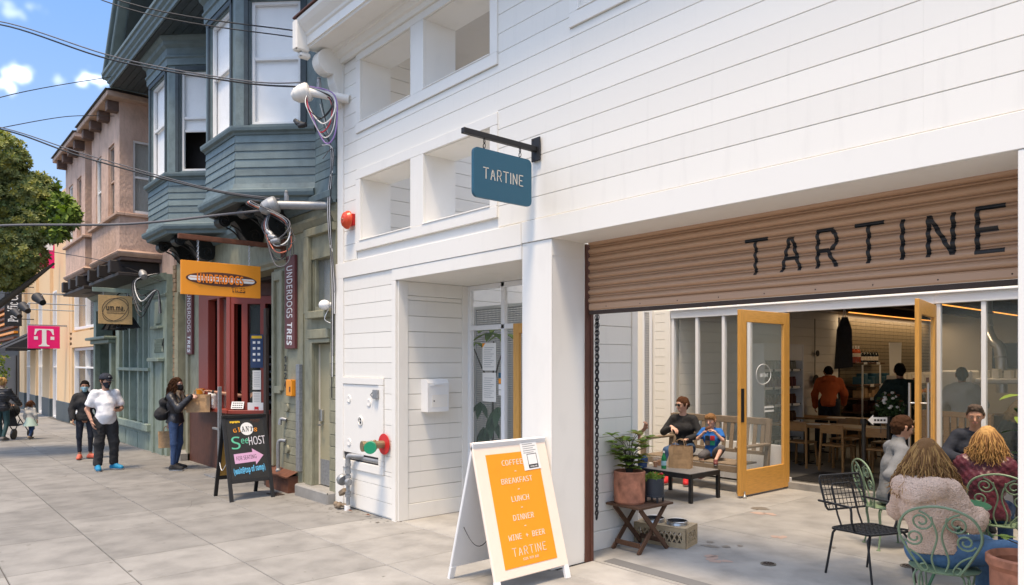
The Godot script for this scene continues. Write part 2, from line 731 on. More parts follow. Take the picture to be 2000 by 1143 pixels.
func materials() -> void:
	var one := Vector3.ONE
	mat("white_paint", 0.80, 0.775, 0.715, 0.55, "drip", Vector3(1.6, 0.1, 1.6))
	tinted("white_paint_2", "white_paint", 0.975)
	tinted("white_paint_3", "white_paint", 1.012)
	mat("white_trim", 0.80, 0.775, 0.72, 0.5, "soft", Vector3(0.7, 0.35, 0.7))
	mat("groove", 0.4, 0.38, 0.35, 0.9)
	mat("grey_plaster", 0.55, 0.53, 0.5, 0.9, "soft", one)
	mat("white_metal", 0.78, 0.79, 0.8, 0.35)
	mat("concrete", 0.335, 0.325, 0.305, 0.9, "stain", Vector3(0.3, 0.3, 0.3), 0, "bump", 0.12)
	tinted("concrete_2", "concrete", 0.93)
	tinted("concrete_3", "concrete", 1.16)
	tinted("concrete_4", "concrete", 0.74)
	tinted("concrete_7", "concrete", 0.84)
	tinted("concrete_5", "concrete", 0.62)
	tinted("concrete_6", "concrete", 0.68)
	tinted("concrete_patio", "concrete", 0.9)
	mat("joint", 0.10, 0.095, 0.085, 0.95, "grain", one)
	mat("asphalt", 0.055, 0.055, 0.055, 0.9, "grain", one)
	mat("shutter", 0.46, 0.285, 0.175, 0.45, "soft", Vector3(0.3, 2.0, 0.3))
	mat("black_paint", 0.012, 0.012, 0.013, 0.5)
	mat("dark_void", 0.012, 0.011, 0.01, 0.9)
	mat("iron", 0.03, 0.03, 0.032, 0.55, "", one, 0.5)
	mat("rust_iron", 0.06, 0.038, 0.028, 0.75, "grain", Vector3(2, 2, 2))
	mat("steel", 0.55, 0.55, 0.55, 0.3, "", one, 0.9)
	mat("galv", 0.36, 0.37, 0.38, 0.5, "blotch", Vector3(3, 3, 3), 0.5)
	mat("brass", 0.36, 0.27, 0.16, 0.45, "blotch", Vector3(5, 5, 5), 0.6)
	mat("red_paint", 0.55, 0.02, 0.02, 0.4)
	mat("green_cap", 0.01, 0.28, 0.14, 0.4)
	mat("oak", 0.72, 0.37, 0.08, 0.45, "streak", Vector3(5.0, 0.4, 5.0))
	mat("oak_h", 0.72, 0.37, 0.08, 0.45, "streak", Vector3(0.4, 5.0, 0.4))
	mat("pale_wood", 0.34, 0.18, 0.065, 0.45, "streak", Vector3(0.5, 2.5, 2.5))
	mat("bench_wood", 0.25, 0.19, 0.13, 0.8, "streak", Vector3(0.8, 3, 3))
	mat("teak", 0.115, 0.055, 0.028, 0.7, "streak", Vector3(2, 2, 2))
	mat("crate_wood", 0.50, 0.38, 0.23, 0.8, "streak", Vector3(1, 4, 1))
	mat("terracotta", 0.66, 0.27, 0.155, 0.85, "mottle", Vector3(2.2, 1.6, 2.2))
	mat("pot_grey", 0.035, 0.04, 0.048, 0.6)
	mat("soil", 0.03, 0.022, 0.015, 1.0, "grain", one)
	mat("teal", 0.016, 0.095, 0.155, 0.5)
	mat("cream", 0.72, 0.66, 0.56, 0.6)
	mat("sign_orange", 0.83, 0.30, 0.015, 0.45, "soft", one)
	mat("board_orange", 0.86, 0.315, 0.013, 0.5, "soft", one)
	mat("pale_pink_wood", 0.84, 0.71, 0.60, 0.7, "soft", Vector3(0.8, 0.8, 0.8))
	mat("white", 0.78, 0.78, 0.77, 0.6)
	mat("paper", 0.75, 0.74, 0.70, 0.8)
	mat("chalk", 0.022, 0.023, 0.024, 0.8, "blotch", one)
	# blue-grey victorian
	mat("blue_paint", 0.165, 0.222, 0.232, 0.55, "blotch", Vector3(1.0, 0.6, 1.0), 0, "bump", 0.2)
	tinted("blue_paint_2", "blue_paint", 0.88)
	tinted("blue_paint_3", "blue_paint", 1.1)
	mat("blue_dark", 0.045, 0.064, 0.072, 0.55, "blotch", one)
	mat("black_corbel", 0.011, 0.013, 0.014, 0.4, "", one)
	mat("olive", 0.31, 0.30, 0.205, 0.6, "blotch", Vector3(1, 0.5, 1), 0, "bump", 0.15)
	tinted("olive_2", "olive", 0.85)
	mat("olive_door", 0.33, 0.30, 0.195, 0.55, "soft", one)
	mat("red_frame", 0.26, 0.042, 0.026, 0.45, "soft", one)
	mat("brown_panel", 0.115, 0.042, 0.026, 0.6, "stain", Vector3(1.2, 0.8, 1.2))
	mat("maroon", 0.135, 0.035, 0.034, 0.5)
	mat("corten", 0.15, 0.055, 0.028, 0.85, "stain", Vector3(1.5, 1.5, 1.5))
	mat("shingle_blue", 0.10, 0.145, 0.165, 0.7, "grain", one)
	mat("brick_tan", 0.34, 0.24, 0.15, 0.9, "grain", Vector3(2, 2, 2))
	# pink and green house
	mat("pink_stucco", 0.66, 0.46, 0.36, 0.9, "blotch", Vector3(0.5, 0.25, 0.5), 0, "bump", 0.3)
	mat("pink_trim", 0.56, 0.39, 0.30, 0.85, "blotch", Vector3(0.5, 0.5, 0.5))
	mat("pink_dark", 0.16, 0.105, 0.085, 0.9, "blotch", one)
	mat("slate", 0.17, 0.185, 0.15, 0.9, "grain", one)
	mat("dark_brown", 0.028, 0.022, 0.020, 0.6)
	mat("green_grey", 0.27, 0.335, 0.275, 0.6, "blotch", Vector3(1, 0.5, 1), 0, "bump", 0.15)
	tinted("green_grey_2", "green_grey", 0.86)
	mat("yellow_stucco", 0.74, 0.53, 0.31, 0.9, "soft", Vector3(0.4, 0.4, 0.4))
	mat("tan_stucco", 0.55, 0.38, 0.24, 0.9, "soft", Vector3(0.4, 0.4, 0.4))
	mat("blue_tile", 0.06, 0.085, 0.10, 0.5, "blotch", Vector3(2, 2, 2))
	mat("magenta", 0.76, 0.003, 0.155, 0.45)
	mat("awning", 0.014, 0.015, 0.018, 0.8)
	mat("blind", 0.9, 0.9, 0.89, 0.8, "soft", one)
	mat("curtain", 0.42, 0.42, 0.37, 0.9, "streak", Vector3(6, 0.3, 6))
	# patio furniture
	mat("sage", 0.17, 0.245, 0.15, 0.4)
	mat("green_top", 0.018, 0.105, 0.06, 0.3)
	mat("terrazzo", 0.5, 0.47, 0.43, 0.5, "speckle", Vector3(5, 5, 5))
	mat("kraft", 0.48, 0.31, 0.165, 0.8, "blotch", Vector3(2, 2, 2))
	mat("mesh_grey", 0.42, 0.43, 0.45, 0.5, "", one, 0.4)
	mat("tile", 0.25, 0.2, 0.125, 0.4, "blotch", Vector3(2, 2, 2))
	mat("tile_2", 0.42, 0.34, 0.22, 0.4, "blotch", Vector3(2, 2, 2))
	mat("shop_floor", 0.10, 0.095, 0.088, 0.5, "stain", Vector3(0.4, 0.4, 0.4))
	mat("ceiling_wood", 0.06, 0.04, 0.026, 0.8, "streak", one)
	mat("black_plastic", 0.012, 0.012, 0.012, 0.45)
	mat("red_glass", 0.35, 0.07, 0.025, 0.15)
	mat("bottle_dark", 0.008, 0.01, 0.008, 0.15)
	# plants
	mat("bark", 0.10, 0.08, 0.06, 0.95, "grain", Vector3(2, 1, 2))
	for e: Array in [["leaf_grey", 0.46, 0.51, 0.21], ["leaf_olive", 0.50, 0.52, 0.16], ["leaf_deep", 0.17, 0.25, 0.08], ["leaf_bright", 0.30, 0.42, 0.06], ["leaf_dark", 0.04, 0.10, 0.024], ["leaf_yellow", 0.36, 0.34, 0.05], ["leaf_twig", 0.14, 0.10, 0.075]]:
		var m := mat(e[0], e[1], e[2], e[3], 0.75, "leafy", Vector3(3, 3, 3))
		m.backlight_enabled = true
		m.backlight = Color(e[1] * 1.2, e[2] * 1.2, e[3]).linear_to_srgb()
	# people
	mat("skin", 0.50, 0.27, 0.18, 0.55)
	mat("skin_tan", 0.36, 0.18, 0.11, 0.55)
	mat("skin_fair", 0.60, 0.36, 0.27, 0.55)
	mat("lip", 0.36, 0.12, 0.10, 0.5)
	mat("eye_white", 0.6, 0.58, 0.55, 0.3)
	mat("eye_dark", 0.02, 0.015, 0.012, 0.2)
	mat("hair_black", 0.012, 0.009, 0.008, 0.5)
	mat("hair_brown", 0.055, 0.026, 0.014, 0.5, "streak", Vector3(6, 6, 6))
	mat("hair_chestnut", 0.095, 0.042, 0.022, 0.5, "streak", Vector3(6, 6, 6))
	mat("hair_sandy", 0.25, 0.135, 0.06, 0.55, "streak", Vector3(6, 6, 6))
	mat("hair_blonde", 0.52, 0.31, 0.12, 0.5, "streak", Vector3(6, 6, 6))
	mat("hair_grey", 0.10, 0.075, 0.06, 0.6, "streak", Vector3(6, 6, 6))
	mat("tee_white", 0.74, 0.75, 0.78, 0.9, "", Vector3(1.2, 1.2, 1.2), 0, "fold_n", 0.35)
	mat("cloth_black", 0.014, 0.014, 0.016, 0.85, "", Vector3(1.5, 1.5, 1.5), 0, "fold_n", 0.5)
	mat("cloth_char", 0.028, 0.028, 0.03, 0.9, "blotch", Vector3(2, 2, 2), 0, "fold_n", 0.6)
	mat("puffer_black", 0.016, 0.017, 0.022, 0.45, "", Vector3(2, 2, 2), 0, "fold_n", 0.6)
	mat("denim", 0.035, 0.085, 0.19, 0.85, "blotch", Vector3(3, 3, 3), 0, "fold_n", 0.6)
	mat("denim_light", 0.085, 0.18, 0.32, 0.85, "blotch", Vector3(3, 3, 3), 0, "fold_n", 0.6)
	mat("denim_dark", 0.035, 0.075, 0.18, 0.85, "blotch", Vector3(3, 3, 3), 0, "fold_n", 0.6)
	mat("fleece", 0.84, 0.61, 0.47, 1.0, "grain", Vector3(1.5, 1.5, 1.5), 0, "fleece_n", 1.0)
	mat("burgundy", 0.085, 0.012, 0.022, 0.4, "", Vector3(2, 2, 2), 0, "fold_n", 0.5)
	mat("grey_wool", 0.22, 0.23, 0.245, 0.95, "grain", Vector3(4, 4, 4), 0, "fold_n", 0.5)
	mat("orange_hoodie", 0.42, 0.085, 0.02, 0.9, "", one, 0, "fold_n", 0.6)
	mat("dark_green_knit", 0.012, 0.028, 0.026, 0.95, "", one, 0, "fold_n", 0.5)
	mat("navy", 0.012, 0.016, 0.028, 0.85, "", one, 0, "fold_n", 0.5)
	mat("teal_legging", 0.014, 0.05, 0.055, 0.7, "", one, 0, "fold_n", 0.3)
	mat("blue_tee", 0.012, 0.12, 0.42, 0.85, "", one, 0, "fold_n", 0.4)
	mat("shorts_grey", 0.10, 0.095, 0.10, 0.9, "", one, 0, "fold_n", 0.4)
	mat("sneaker_blue", 0.01, 0.22, 0.42, 0.6)
	mat("sneaker_red", 0.55, 0.02, 0.025, 0.6)
	mat("sneaker_coral", 0.55, 0.12, 0.07, 0.6)
	mat("sneaker_grey", 0.09, 0.085, 0.085, 0.7)
	mat("mask_blue", 0.32, 0.52, 0.60, 0.8)
	mat("tulle", 0.40, 0.52, 0.46, 0.9)
	mat("sweater_white", 0.60, 0.58, 0.54, 0.95, "grain", Vector3(5, 5, 5))
	mat("scarf", 0.42, 0.33, 0.24, 0.95, "grain", Vector3(4, 4, 4))
	for k: String in M:
		if k.begins_with("hair"):
			M[k].roughness = 0.85
			M[k].metallic_specular = 0.2
	pane("glass", 0.05)
	pane("glass_sky", 0.05, Color(0.9, 0.93, 0.95))
	pane("cup_clear", 0.1, Color(0.95, 0.95, 0.95))
	pane("bottle_green", 0.45, Color(0.05, 0.42, 0.16))


# ---------- ground ----------
func slab(x0: float, x1: float, z0: float, z1: float, th := 0.03) -> ArrayMesh:
	var mb := MB.new()
	var g := 0.0045
	var bv := 0.005
	x0 += g; x1 -= g; z0 += g; z1 -= g
	var a := [Vector3(x0, gy(x0), z1), Vector3(x1, gy(x1), z1), Vector3(x1, gy(x1), z0), Vector3(x0, gy(x0), z0)]
	var t := []
	var c: Vector3 = (a[0] + a[2]) / 2
	for p: Vector3 in a:
		t.append(Vector3(p.x - signf(p.x - c.x) * bv, p.y, p.z - signf(p.z - c.z) * bv))
	mb.quad(t[0], t[1], t[2], t[3])
	for i in 4:
		var j := (i + 1) % 4
		var da: Vector3 = a[i] + Vector3(0, -0.006, 0)
		var db: Vector3 = a[j] + Vector3(0, -0.006, 0)
		mb.quad(da, db, t[j], t[i])
		mb.quad(da - Vector3(0, th, 0), db - Vector3(0, th, 0), db, da)
	return mb.mesh()


func ground() -> void:
	var g := struct("ground")
	var mb := MB.new()
	for e: Array in [[-400.0, -97.8], [-97.8, -7.77], [-7.77, 400.0]]:
		mb.quad(Vector3(e[0], gy(e[0]) - 0.2, 400), Vector3(e[1], gy(e[1]) - 0.2, 400), Vector3(e[1], gy(e[1]) - 0.2, -400), Vector3(e[0], gy(e[0]) - 0.2, -400))
	part("earth", mb, M.joint, g)
	var road := struct("road")
	mb = MB.new()
	for e: Array in [[-300.0, -97.8], [-97.8, -7.77], [-7.77, 300.0]]:
		mb.quad(Vector3(e[0], gy(e[0]) - 0.14, 16), Vector3(e[1], gy(e[1]) - 0.14, 16), Vector3(e[1], gy(e[1]) - 0.14, 4.3), Vector3(e[0], gy(e[0]) - 0.14, 4.3))
	part("asphalt", mb, M.asphalt, road)
	var far := struct("pavement_across_the_road")
	mb = MB.new()
	for e: Array in [[-97.8, -7.77], [-7.77, 100.0]]:
		mb.quad(Vector3(e[0], gy(e[0]), 20), Vector3(e[1], gy(e[1]), 20), Vector3(e[1], gy(e[1]), 16), Vector3(e[0], gy(e[0]), 16))
		mb.quad(Vector3(e[0], gy(e[0]) - 0.14, 16), Vector3(e[0], gy(e[0]), 16), Vector3(e[1], gy(e[1]), 16), Vector3(e[1], gy(e[1]) - 0.14, 16))
	part("kerb", mb, M.concrete_2, far)
	var s := struct("sidewalk")
	mb = MB.new()
	for e: Array in [[-97.8, -7.77], [-7.77, 20.0]]:
		mb.quad(Vector3(e[0], gy(e[0]) - 0.012, 4.3), Vector3(e[1], gy(e[1]) - 0.012, 4.3), Vector3(e[1], gy(e[1]) - 0.012, -0.65), Vector3(e[0], gy(e[0]) - 0.012, -0.65))
		mb.quad(Vector3(e[0], gy(e[0]) - 0.14, 4.3), Vector3(e[1], gy(e[1]) - 0.14, 4.3), Vector3(e[1], gy(e[1]) - 0.012, 4.3), Vector3(e[0], gy(e[0]) - 0.012, 4.3))
	part("joint_bed", mb, M.joint, s)
	var ms := [M.concrete, M.concrete_3, M.concrete_3, M.concrete]
	var zs := [-0.05, 1.1, 2.13, 3.1, 4.0, 4.28]
	var xs := [3.0, 1.4, -0.2, -1.3, -2.3, -3.3, -4.25, -5.25, -6.18, -7.2, -8.17, -9.66, -10.7, -11.9]
	while xs[-1] > -34.0: xs.append(xs[-1] - 1.22)
	for i in xs.size() - 1:
		for j in zs.size() - 1:
			var m: Material = ms[rng.randi() % 4]
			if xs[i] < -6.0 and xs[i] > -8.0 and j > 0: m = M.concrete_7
			if xs[i] < -8.0: m = [M.concrete_5, M.concrete_4, M.concrete_6][rng.randi() % 3]  # older slabs; tree shade is also put into their dark tone
			piece("paving_slab", slab(xs[i + 1], xs[i], zs[j], zs[j + 1]), m, s)
	for e: Array in [[-9.4, -7.8, -0.6, -0.05], [-7.76, -6.5, -1.1, -0.05], [-6.5, -5.42, -1.1, -0.05], [-4.95, -3.2, -0.56, -0.05], [-3.2, -1.2, -0.56, -0.05]]:
		piece("paving_slab", slab(e[0], e[1], e[2], e[3]), M.concrete_3, s)
	mb = MB.new()
	for e: Array in [[-97.8, xs[-1]]]:
		mb.quad(Vector3(e[0], gy(e[0]), 4.28), Vector3(e[1], gy(e[1]), 4.28), Vector3(e[1], gy(e[1]), -0.6), Vector3(e[0], gy(e[0]), -0.6))
	part("far_pavement", mb, M.concrete_2, s)
	# patio floor in four big pours
	var p := struct("patio_floor")
	mb = MB.new()
	mb.bx(-9.2, 3.0, -0.1, -0.012, -6.3, -0.57)
	part("joint_bed", mb, M.joint, p)
	for e: Array in [[-9.2, -5.2, -6.1, -1.6], [-5.2, 3.0, -6.1, -2.75], [-5.2, 3.0, -2.75, -0.57]]:
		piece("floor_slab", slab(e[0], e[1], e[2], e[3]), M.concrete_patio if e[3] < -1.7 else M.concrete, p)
	# wet spots, red chalk smears, gum and grit lying on the concrete
	var wet := mat("wet_spot", 0.17, 0.16, 0.145, 0.35)
	for e: Array in [["wet_spots", wet, [[-4.5, -1.95, 0.10], [-4.38, -2.05, 0.06], [-4.6, -2.1, 0.05], [-4.3, -2.2, 0.045], [-5.2, -4.2, 0.12], [-3.6, -2.9, 0.05]], p], ["chalk_smears", mat("chalk_smear", 0.36, 0.265, 0.22, 0.95), [[-4.2, -1.55, 0.11], [-4.12, -1.47, 0.09], [-4.26, -1.6, 0.08], [-4.05, -1.55, 0.07], [-5.05, -3.9, 0.12], [-4.95, -3.98, 0.1], [-4.2, -2.9, 0.09], [-4.26, -2.87, 0.07]], p], ["gum_spots", mat("gum", 0.17, 0.16, 0.145, 0.9), [], s]]:
		mb = MB.new()
		var list: Array = e[2]
		if list.is_empty():
			for i in 150: list.append([rng.randf_range(-17, -2.0), rng.randf_range(0.15, 4.0), rng.randf_range(0.008, 0.028)])
			for i in 260: list.append([rng.randf_range(-19, -7.8), 0.03 + absf(rng.randfn()) * 0.12 + (0.16 if rng.randf() < 0.5 else 0.0), rng.randf_range(0.006, 0.03)])
		for q: Array in list:
			var n := 9
			var ring := []
			var sq := rng.randf_range(0.4, 1.0)
			var tw := rng.randf() * TAU
			for i in n:
				var a := TAU * i / n
				var r: float = q[2] * rng.randf_range(0.6, 1.2)
				var v := Vector2(cos(a) * r, sin(a) * r * sq).rotated(tw)
				ring.append(Vector3(q[0] + v.x, gy(q[0] + v.x) + 0.003, q[1] + v.y))
			for i in n: mb.tri(Vector3(q[0], gy(q[0]) + 0.003, q[1]), ring[(i + 1) % n], ring[i])
		part(e[0], mb, e[1], e[3]).set_meta("kind", "stuff")
	mb = MB.new()
	for e: Array in [[-11.2, 1.5, 5, 0.16], [-13.5, 2.4, 5, 0.2], [-9.3, 0.6, 4, 0.12], [-4.4, -3.3, 6, 0.2]]:
		var c := Vector3(e[0], 0, e[1])
		var d := Vector3(0.8, 0, rng.randf_range(-0.6, 0.6))
		for i in e[2]:
			var c2 := c + (d + Vector3(rng.randf_range(-0.5, 0.5), 0, rng.randf_range(-0.5, 0.5))).normalized() * float(e[3])
			var sd := (c2 - c).cross(Vector3.UP).normalized() * 0.0016
			mb.quad(c + sd + Vector3(0, gy(c.x) + 0.002, 0), c - sd + Vector3(0, gy(c.x) + 0.002, 0), c2 - sd + Vector3(0, gy(c2.x) + 0.002, 0), c2 + sd + Vector3(0, gy(c2.x) + 0.002, 0))
			c = c2
	part("cracks", mb, M.joint, s).set_meta("kind", "stuff")
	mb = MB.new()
	mb.bx(-4.86, -1.25, 0.0, 0.004, -0.78, -0.62)  # thin dark strip laid along the floor behind the opening
	part("floor_strip", mb, mat("dark_strip", 0.13, 0.13, 0.13, 0.8), p)
	# floor drains
	for e: Array in [["round floor drain grate set in the patio concrete before the beige fleece woman", Vector3(-2.78, 0.002, -2.75)], ["round cast cover in the patio concrete in front of the dog bowl crate", Vector3(-3.72, 0.002, -1.78)]]:
		var d := thing("floor_drain", e[0], "drain cover", e[1], 0, "drain covers in the patio floor")
		var q := MB.new()
		q.lathe(P2([0.075, 0.0, 0.075, 0.006, 0.06, 0.008]), 16)
		part("rim", q, mat("drain_brown", 0.13, 0.115, 0.09, 0.8), d)
		for k in 5:
			q = MB.new()
			q.box(Vector3((k - 2) * 0.024, 0.003, 0), Vector3(0.012, 0.005, sqrt(0.0034 - pow((k - 2) * 0.024, 2)) * 2))
			part("bar", q, M.rust_iron, d)


# ---------- the white shop building ----------
func boards(under: Node3D, x0: float, x1: float, ys: Array, z: float) -> void:
	# drop siding laid along x, facing +z
	for i in ys.size() - 1:
		var cuts := [x0, x1]
		if x1 - x0 > 3.5: cuts = [x0, lerpf(x0, x1, rng.randf_range(0.2, 0.75)), x1]
		for k in cuts.size() - 1:
			var mb := MB.new()
			var a: float = ys[i]
			var b: float = ys[i + 1]
			var l: float = cuts[k] + (0.0004 if k else 0.0)
			var r: float = cuts[k + 1] - 0.0004
			var w := z + rng.randf_range(-0.0004, 0.0)
			mb.quad(Vector3(l, a + 0.005, w), Vector3(r, a + 0.005, w), Vector3(r, b - 0.003, w), Vector3(l, b - 0.003, w))
			mb.quad(Vector3(l, b - 0.003, w), Vector3(r, b - 0.003, w), Vector3(r, b, z - 0.013), Vector3(l, b, z - 0.013))
			mb.quad(Vector3(l, a + 0.001, z - 0.013), Vector3(r, a + 0.001, z - 0.013), Vector3(r, a + 0.005, w), Vector3(l, a + 0.005, w))
			mb.quad(Vector3(r, a + 0.001, z - 0.013), Vector3(r, b, z - 0.013), Vector3(r, b - 0.003, w), Vector3(r, a + 0.005, w))
			piece("siding_board", mb.mesh(), [M.white_paint, M.white_paint_2, M.white_paint_3][rng.randi() % 3], under)


func boards_side(under: Node3D, z0: float, z1: float, ys: Array, x: float, m: Array = []) -> void:
	# the same along z, facing +x (z0 < z1)
	for i in ys.size() - 1:
		var mb := MB.new()
		var a: float = ys[i]
		var b: float = ys[i + 1]
		mb.quad(Vector3(x, a + 0.005, z1), Vector3(x, a + 0.005, z0), Vector3(x, b - 0.004, z0), Vector3(x, b - 0.004, z1))
		mb.quad(Vector3(x, b - 0.004, z1), Vector3(x, b - 0.004, z0), Vector3(x - 0.014, b, z0), Vector3(x - 0.014, b, z1))
		mb.quad(Vector3(x - 0.014, a + 0.003, z1), Vector3(x - 0.014, a + 0.003, z0), Vector3(x, a + 0.005, z0), Vector3(x, a + 0.005, z1))
		piece("siding_board", mb.mesh(), [M.white_paint, M.white_paint_2, M.white_paint_3][rng.randi() % 3] if m.is_empty() else m[0], under)


func rows(y0: float, y1: float, off := 0.0, step := 0.2) -> Array:
	var a := [y0]
	var y := ceilf((y0 - off + 0.03) / step) * step + off
	while y < y1 - 0.03:
		a.append(y)
		y += step
	a.append(y1)
	return a


# the corrugated profile of the roller shutter: depth at height y
func slat_z(y: float) -> float:
	var s := fposmod(y - 2.596, 0.082) / 0.082
	return -0.51 + 0.03 * pow(sin(PI * clampf(s / 0.74, 0, 1)), 0.8) if s < 0.74 else -0.51 + 0.013 * sin(PI * (s - 0.74) / 0.26)


func white_building() -> void:
	var b := thing("white_shop_building", "white clapboard shop front with open roller shutter, deep window openings and a recessed doorway", "building")
	# structural walls behind the boards
	var mb := MB.new()
	var zb := -0.46
	for e: Array in [[-9.39, -7.79, 0.0, 3.04], [-5.395, -4.975, 0.0, 3.2], [-9.39, -4.97, 3.04, 3.2], [-9.39, 3.0, 3.2, 3.655], [-9.39, -8.675, 3.655, 4.49], [-7.435, -7.155, 3.655, 4.49], [-5.905, 3.0, 3.655, 4.49], [-9.39, 3.0, 4.49, 5.265], [-9.39, -8.675, 5.265, 6.1], [-7.435, -7.155, 5.265, 6.1], [-5.905, -4.6, 5.265, 6.1], [-3.35, -3.05, 5.265, 6.1], [-1.8, 3.0, 5.265, 6.1], [-9.39, 3.0, 6.1, 6.9], [-1.19, 3.0, 0.0, 3.2]]:
		mb.bx(e[0], e[1], e[2], e[3], zb, -0.014)
	part("wall", mb, M.white_trim, b)
	# boards: upper field, courses 0.2 m
	var yf := rows(3.42, 6.14, 0.04)
	boards(b, -9.16, -8.8, yf, 0.0)
	boards(b, -8.8, -5.775, rows(4.625, 5.125, 0.04), 0.0)
	boards(b, -5.775, -4.72, yf, 0.0)
	boards(b, -4.72, -1.68, rows(3.42, 5.125, 0.04), 0.0)
	boards(b, -1.68, 3.0, yf, 0.0)
	# lower left field round the access panel
	boards(b, -9.16, -7.875, rows(1.80, 3.19), 0.0)
	boards(b, -8.07, -7.875, rows(0.545, 1.80), 0.0)
	boards(b, -9.16, -7.875, rows(0.015, 0.545), 0.0)
	# flat trims: [x0, x1, y0, y1, z]
	for e: Array in [
			["corner_board", -9.39, -9.165, -0.02, 3.19, 0.018], ["corner_board", -9.33, -9.165, 3.4, 6.2, 0.015],
			["casing", -7.875, -7.785, -0.015, 3.04, 0.014], ["band_board", -9.39, -5.40, 3.19, 3.405, 0.018], ["head_casing", -7.875, -5.40, 3.042, 3.186, 0.012],
			["post", -5.398, -4.972, 0.0, 3.198, 0.0], ["lintel_board", -5.398, 3.0, 3.202, 3.415, 0.012],
			["post", -1.19, 0.9, 0.0, 3.198, 0.008],
			["window_trim", -8.80, -5.775, 3.525, 3.648, 0.022], ["window_trim", -8.80, -5.775, 4.497, 4.62, 0.018], ["window_trim", -8.80, -8.682, 3.65, 4.495, 0.018], ["window_trim", -7.435, -7.155, 3.65, 4.495, 0.018], ["window_trim", -5.897, -5.775, 3.65, 4.495, 0.018],
			["window_trim", -8.80, -5.775, 5.128, 5.258, 0.022], ["window_trim", -8.80, -5.775, 6.107, 6.2, 0.018], ["window_trim", -8.80, -8.682, 5.26, 6.105, 0.018], ["window_trim", -7.435, -7.155, 5.26, 6.105, 0.018], ["window_trim", -5.897, -5.775, 5.26, 6.105, 0.018],
			["window_trim", -4.72, -1.68, 5.128, 5.258, 0.022], ["window_trim", -4.72, -1.68, 6.107, 6.2, 0.018], ["window_trim", -4.72, -4.602, 5.26, 6.105, 0.018], ["window_trim", -3.35, -3.05, 5.26, 6.105, 0.018], ["window_trim", -1.798, -1.68, 5.26, 6.105, 0.018]]:
		var q := MB.new()
		q.bx(e[1], e[2], e[3], e[4], -0.0141, e[5], 0.003)
		part(e[0], q, M.white_trim, b)
	# sills
	for e: Array in [[-8.69, -7.425, 3.648], [-7.165, -5.89, 3.648], [-8.69, -7.425, 5.258], [-7.165, -5.89, 5.258], [-4.61, -3.34, 5.258], [-3.06, -1.79, 5.258]]:
		var q := MB.new()
		q.bx(e[0], e[1], e[2], e[2] + 0.016, -0.458, 0.03, 0.004)
		part("sill", q, M.white_trim, b)
	# cornice along the top with its bracket at the left end
	mb = MB.new()
	mb.sweepx(P2([6.2, 0.0, 6.2, 0.05, 6.26, 0.06, 6.27, 0.1, 6.33, 0.13, 6.33, 0.16, 6.36, 0.18, 6.36, 0.44, 6.39, 0.45, 6.39, 0.47, 6.5, 0.47, 6.52, 0.49, 6.55, 0.5, 6.62, 0.56, 6.68, 0.6, 6.72, 0.61, 6.74, 0.0, 6.2, 0.0]), -9.42, 3.0)
	part("cornice", mb, M.white_trim, b)
	mb = MB.new()
	mb.bx(-9.46, 3.0, 6.74, 6.765, -0.3, 0.63, 0.004)
	part("roof_edge", mb, M.brown_panel, b)
	mb = MB.new()
	# end scroll of the cornice
	mb.bx(-9.47, -9.34, 6.30, 6.72, 0.42, 0.63, 0.02)
	mb.bx(-9.455, -9.355, 6.22, 6.30, 0.40, 0.56, 0.02)
	part("cornice_end", mb, M.white_trim, b)
	mb = MB.new()
	var prof := PackedVector2Array()
	for i in 15:
		var a := deg_to_rad(90.0 - 200.0 * i / 14.0)
		prof.append(Vector2(0.2 + cos(a) * 0.17, 6.19 + sin(a) * 0.17))
	prof.append_array(P2([0.13, 5.92, 0.075, 5.8, 0.05, 5.62, 0.0, 5.58, 0.0, 6.36]))
	mb.prism(prof, 0.19, Transform3D(Basis(Vector3(0, 0, 1), Vector3.UP, Vector3(-1, 0, 0)), Vector3(-9.18, 0, 0.012)))
	part("bracket", mb, M.white_trim, b)
	# courtyard side walls seen through the openings
	mb = MB.new()
	mb.bx(-9.39, -9.165, 0, 7.0, -6.3, -0.46)
	mb.bx(0.9, 1.2, 0, 7.0, -18.0, -0.46)
	part("side_wall", mb, M.white_trim, b)
	boards_side(b, -6.3, -0.46, rows(0.0, 6.6), -9.15)
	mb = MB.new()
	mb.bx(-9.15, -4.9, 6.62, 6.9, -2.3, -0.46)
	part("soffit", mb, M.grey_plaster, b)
	# vestibule between doorway and patio
	mb = MB.new()
	mb.bx(-9.15, -5.214, 3.04, 3.2, -1.55, -0.46)
	mb.bx(-5.4, -5.214, 0, 3.04, -1.5, -0.462)
	part("vestibule", mb, M.white_trim, b)
	boards_side(b, -1.46, -0.462, rows(0.0, 3.2), -5.2)
	mb = MB.new()
	mb.bx(-5.42, -5.185, 0, 3.2, -1.56, -1.46, 0.004)
	mb.bx(-5.214, -5.186, 0.0, 0.19, -1.46, -0.47, 0.004)
	part("corner_board", mb, M.white_trim, b)
	# doorway: side wall with boards, return strip and window wall
	mb = MB.new()
	mb.bx(-7.95, -7.785, 0, 3.04, -1.12, -0.462)
	part("doorway_wall", mb, M.white_trim, b)
	boards_side(b, -1.02, -0.165, rows(0.2, 2.86), -7.77)
	for e: Array in [[-0.16, -0.016, 0.0, 3.038], [-1.115, -1.022, 0.0, 3.038]]:
		mb = MB.new()
		mb.bx(-7.785, -7.757, e[2], e[3], e[0], e[1], 0.003)
		part("casing", mb, M.white_trim, b)
	mb = MB.new()
	mb.bx(-7.785, -7.762, 2.863, 3.038, -1.02, -0.162, 0.003)
	part("frieze_board", mb, M.white_trim, b)
	mb = MB.new()
	mb.bx(-7.785, -7.762, 0.0, 0.197, -1.02, -0.162, 0.003)
	part("base_board", mb, M.white_trim, b)
	var wn := Node3D.new()
	wn.name = "doorway_window"
	b.add_child(wn)
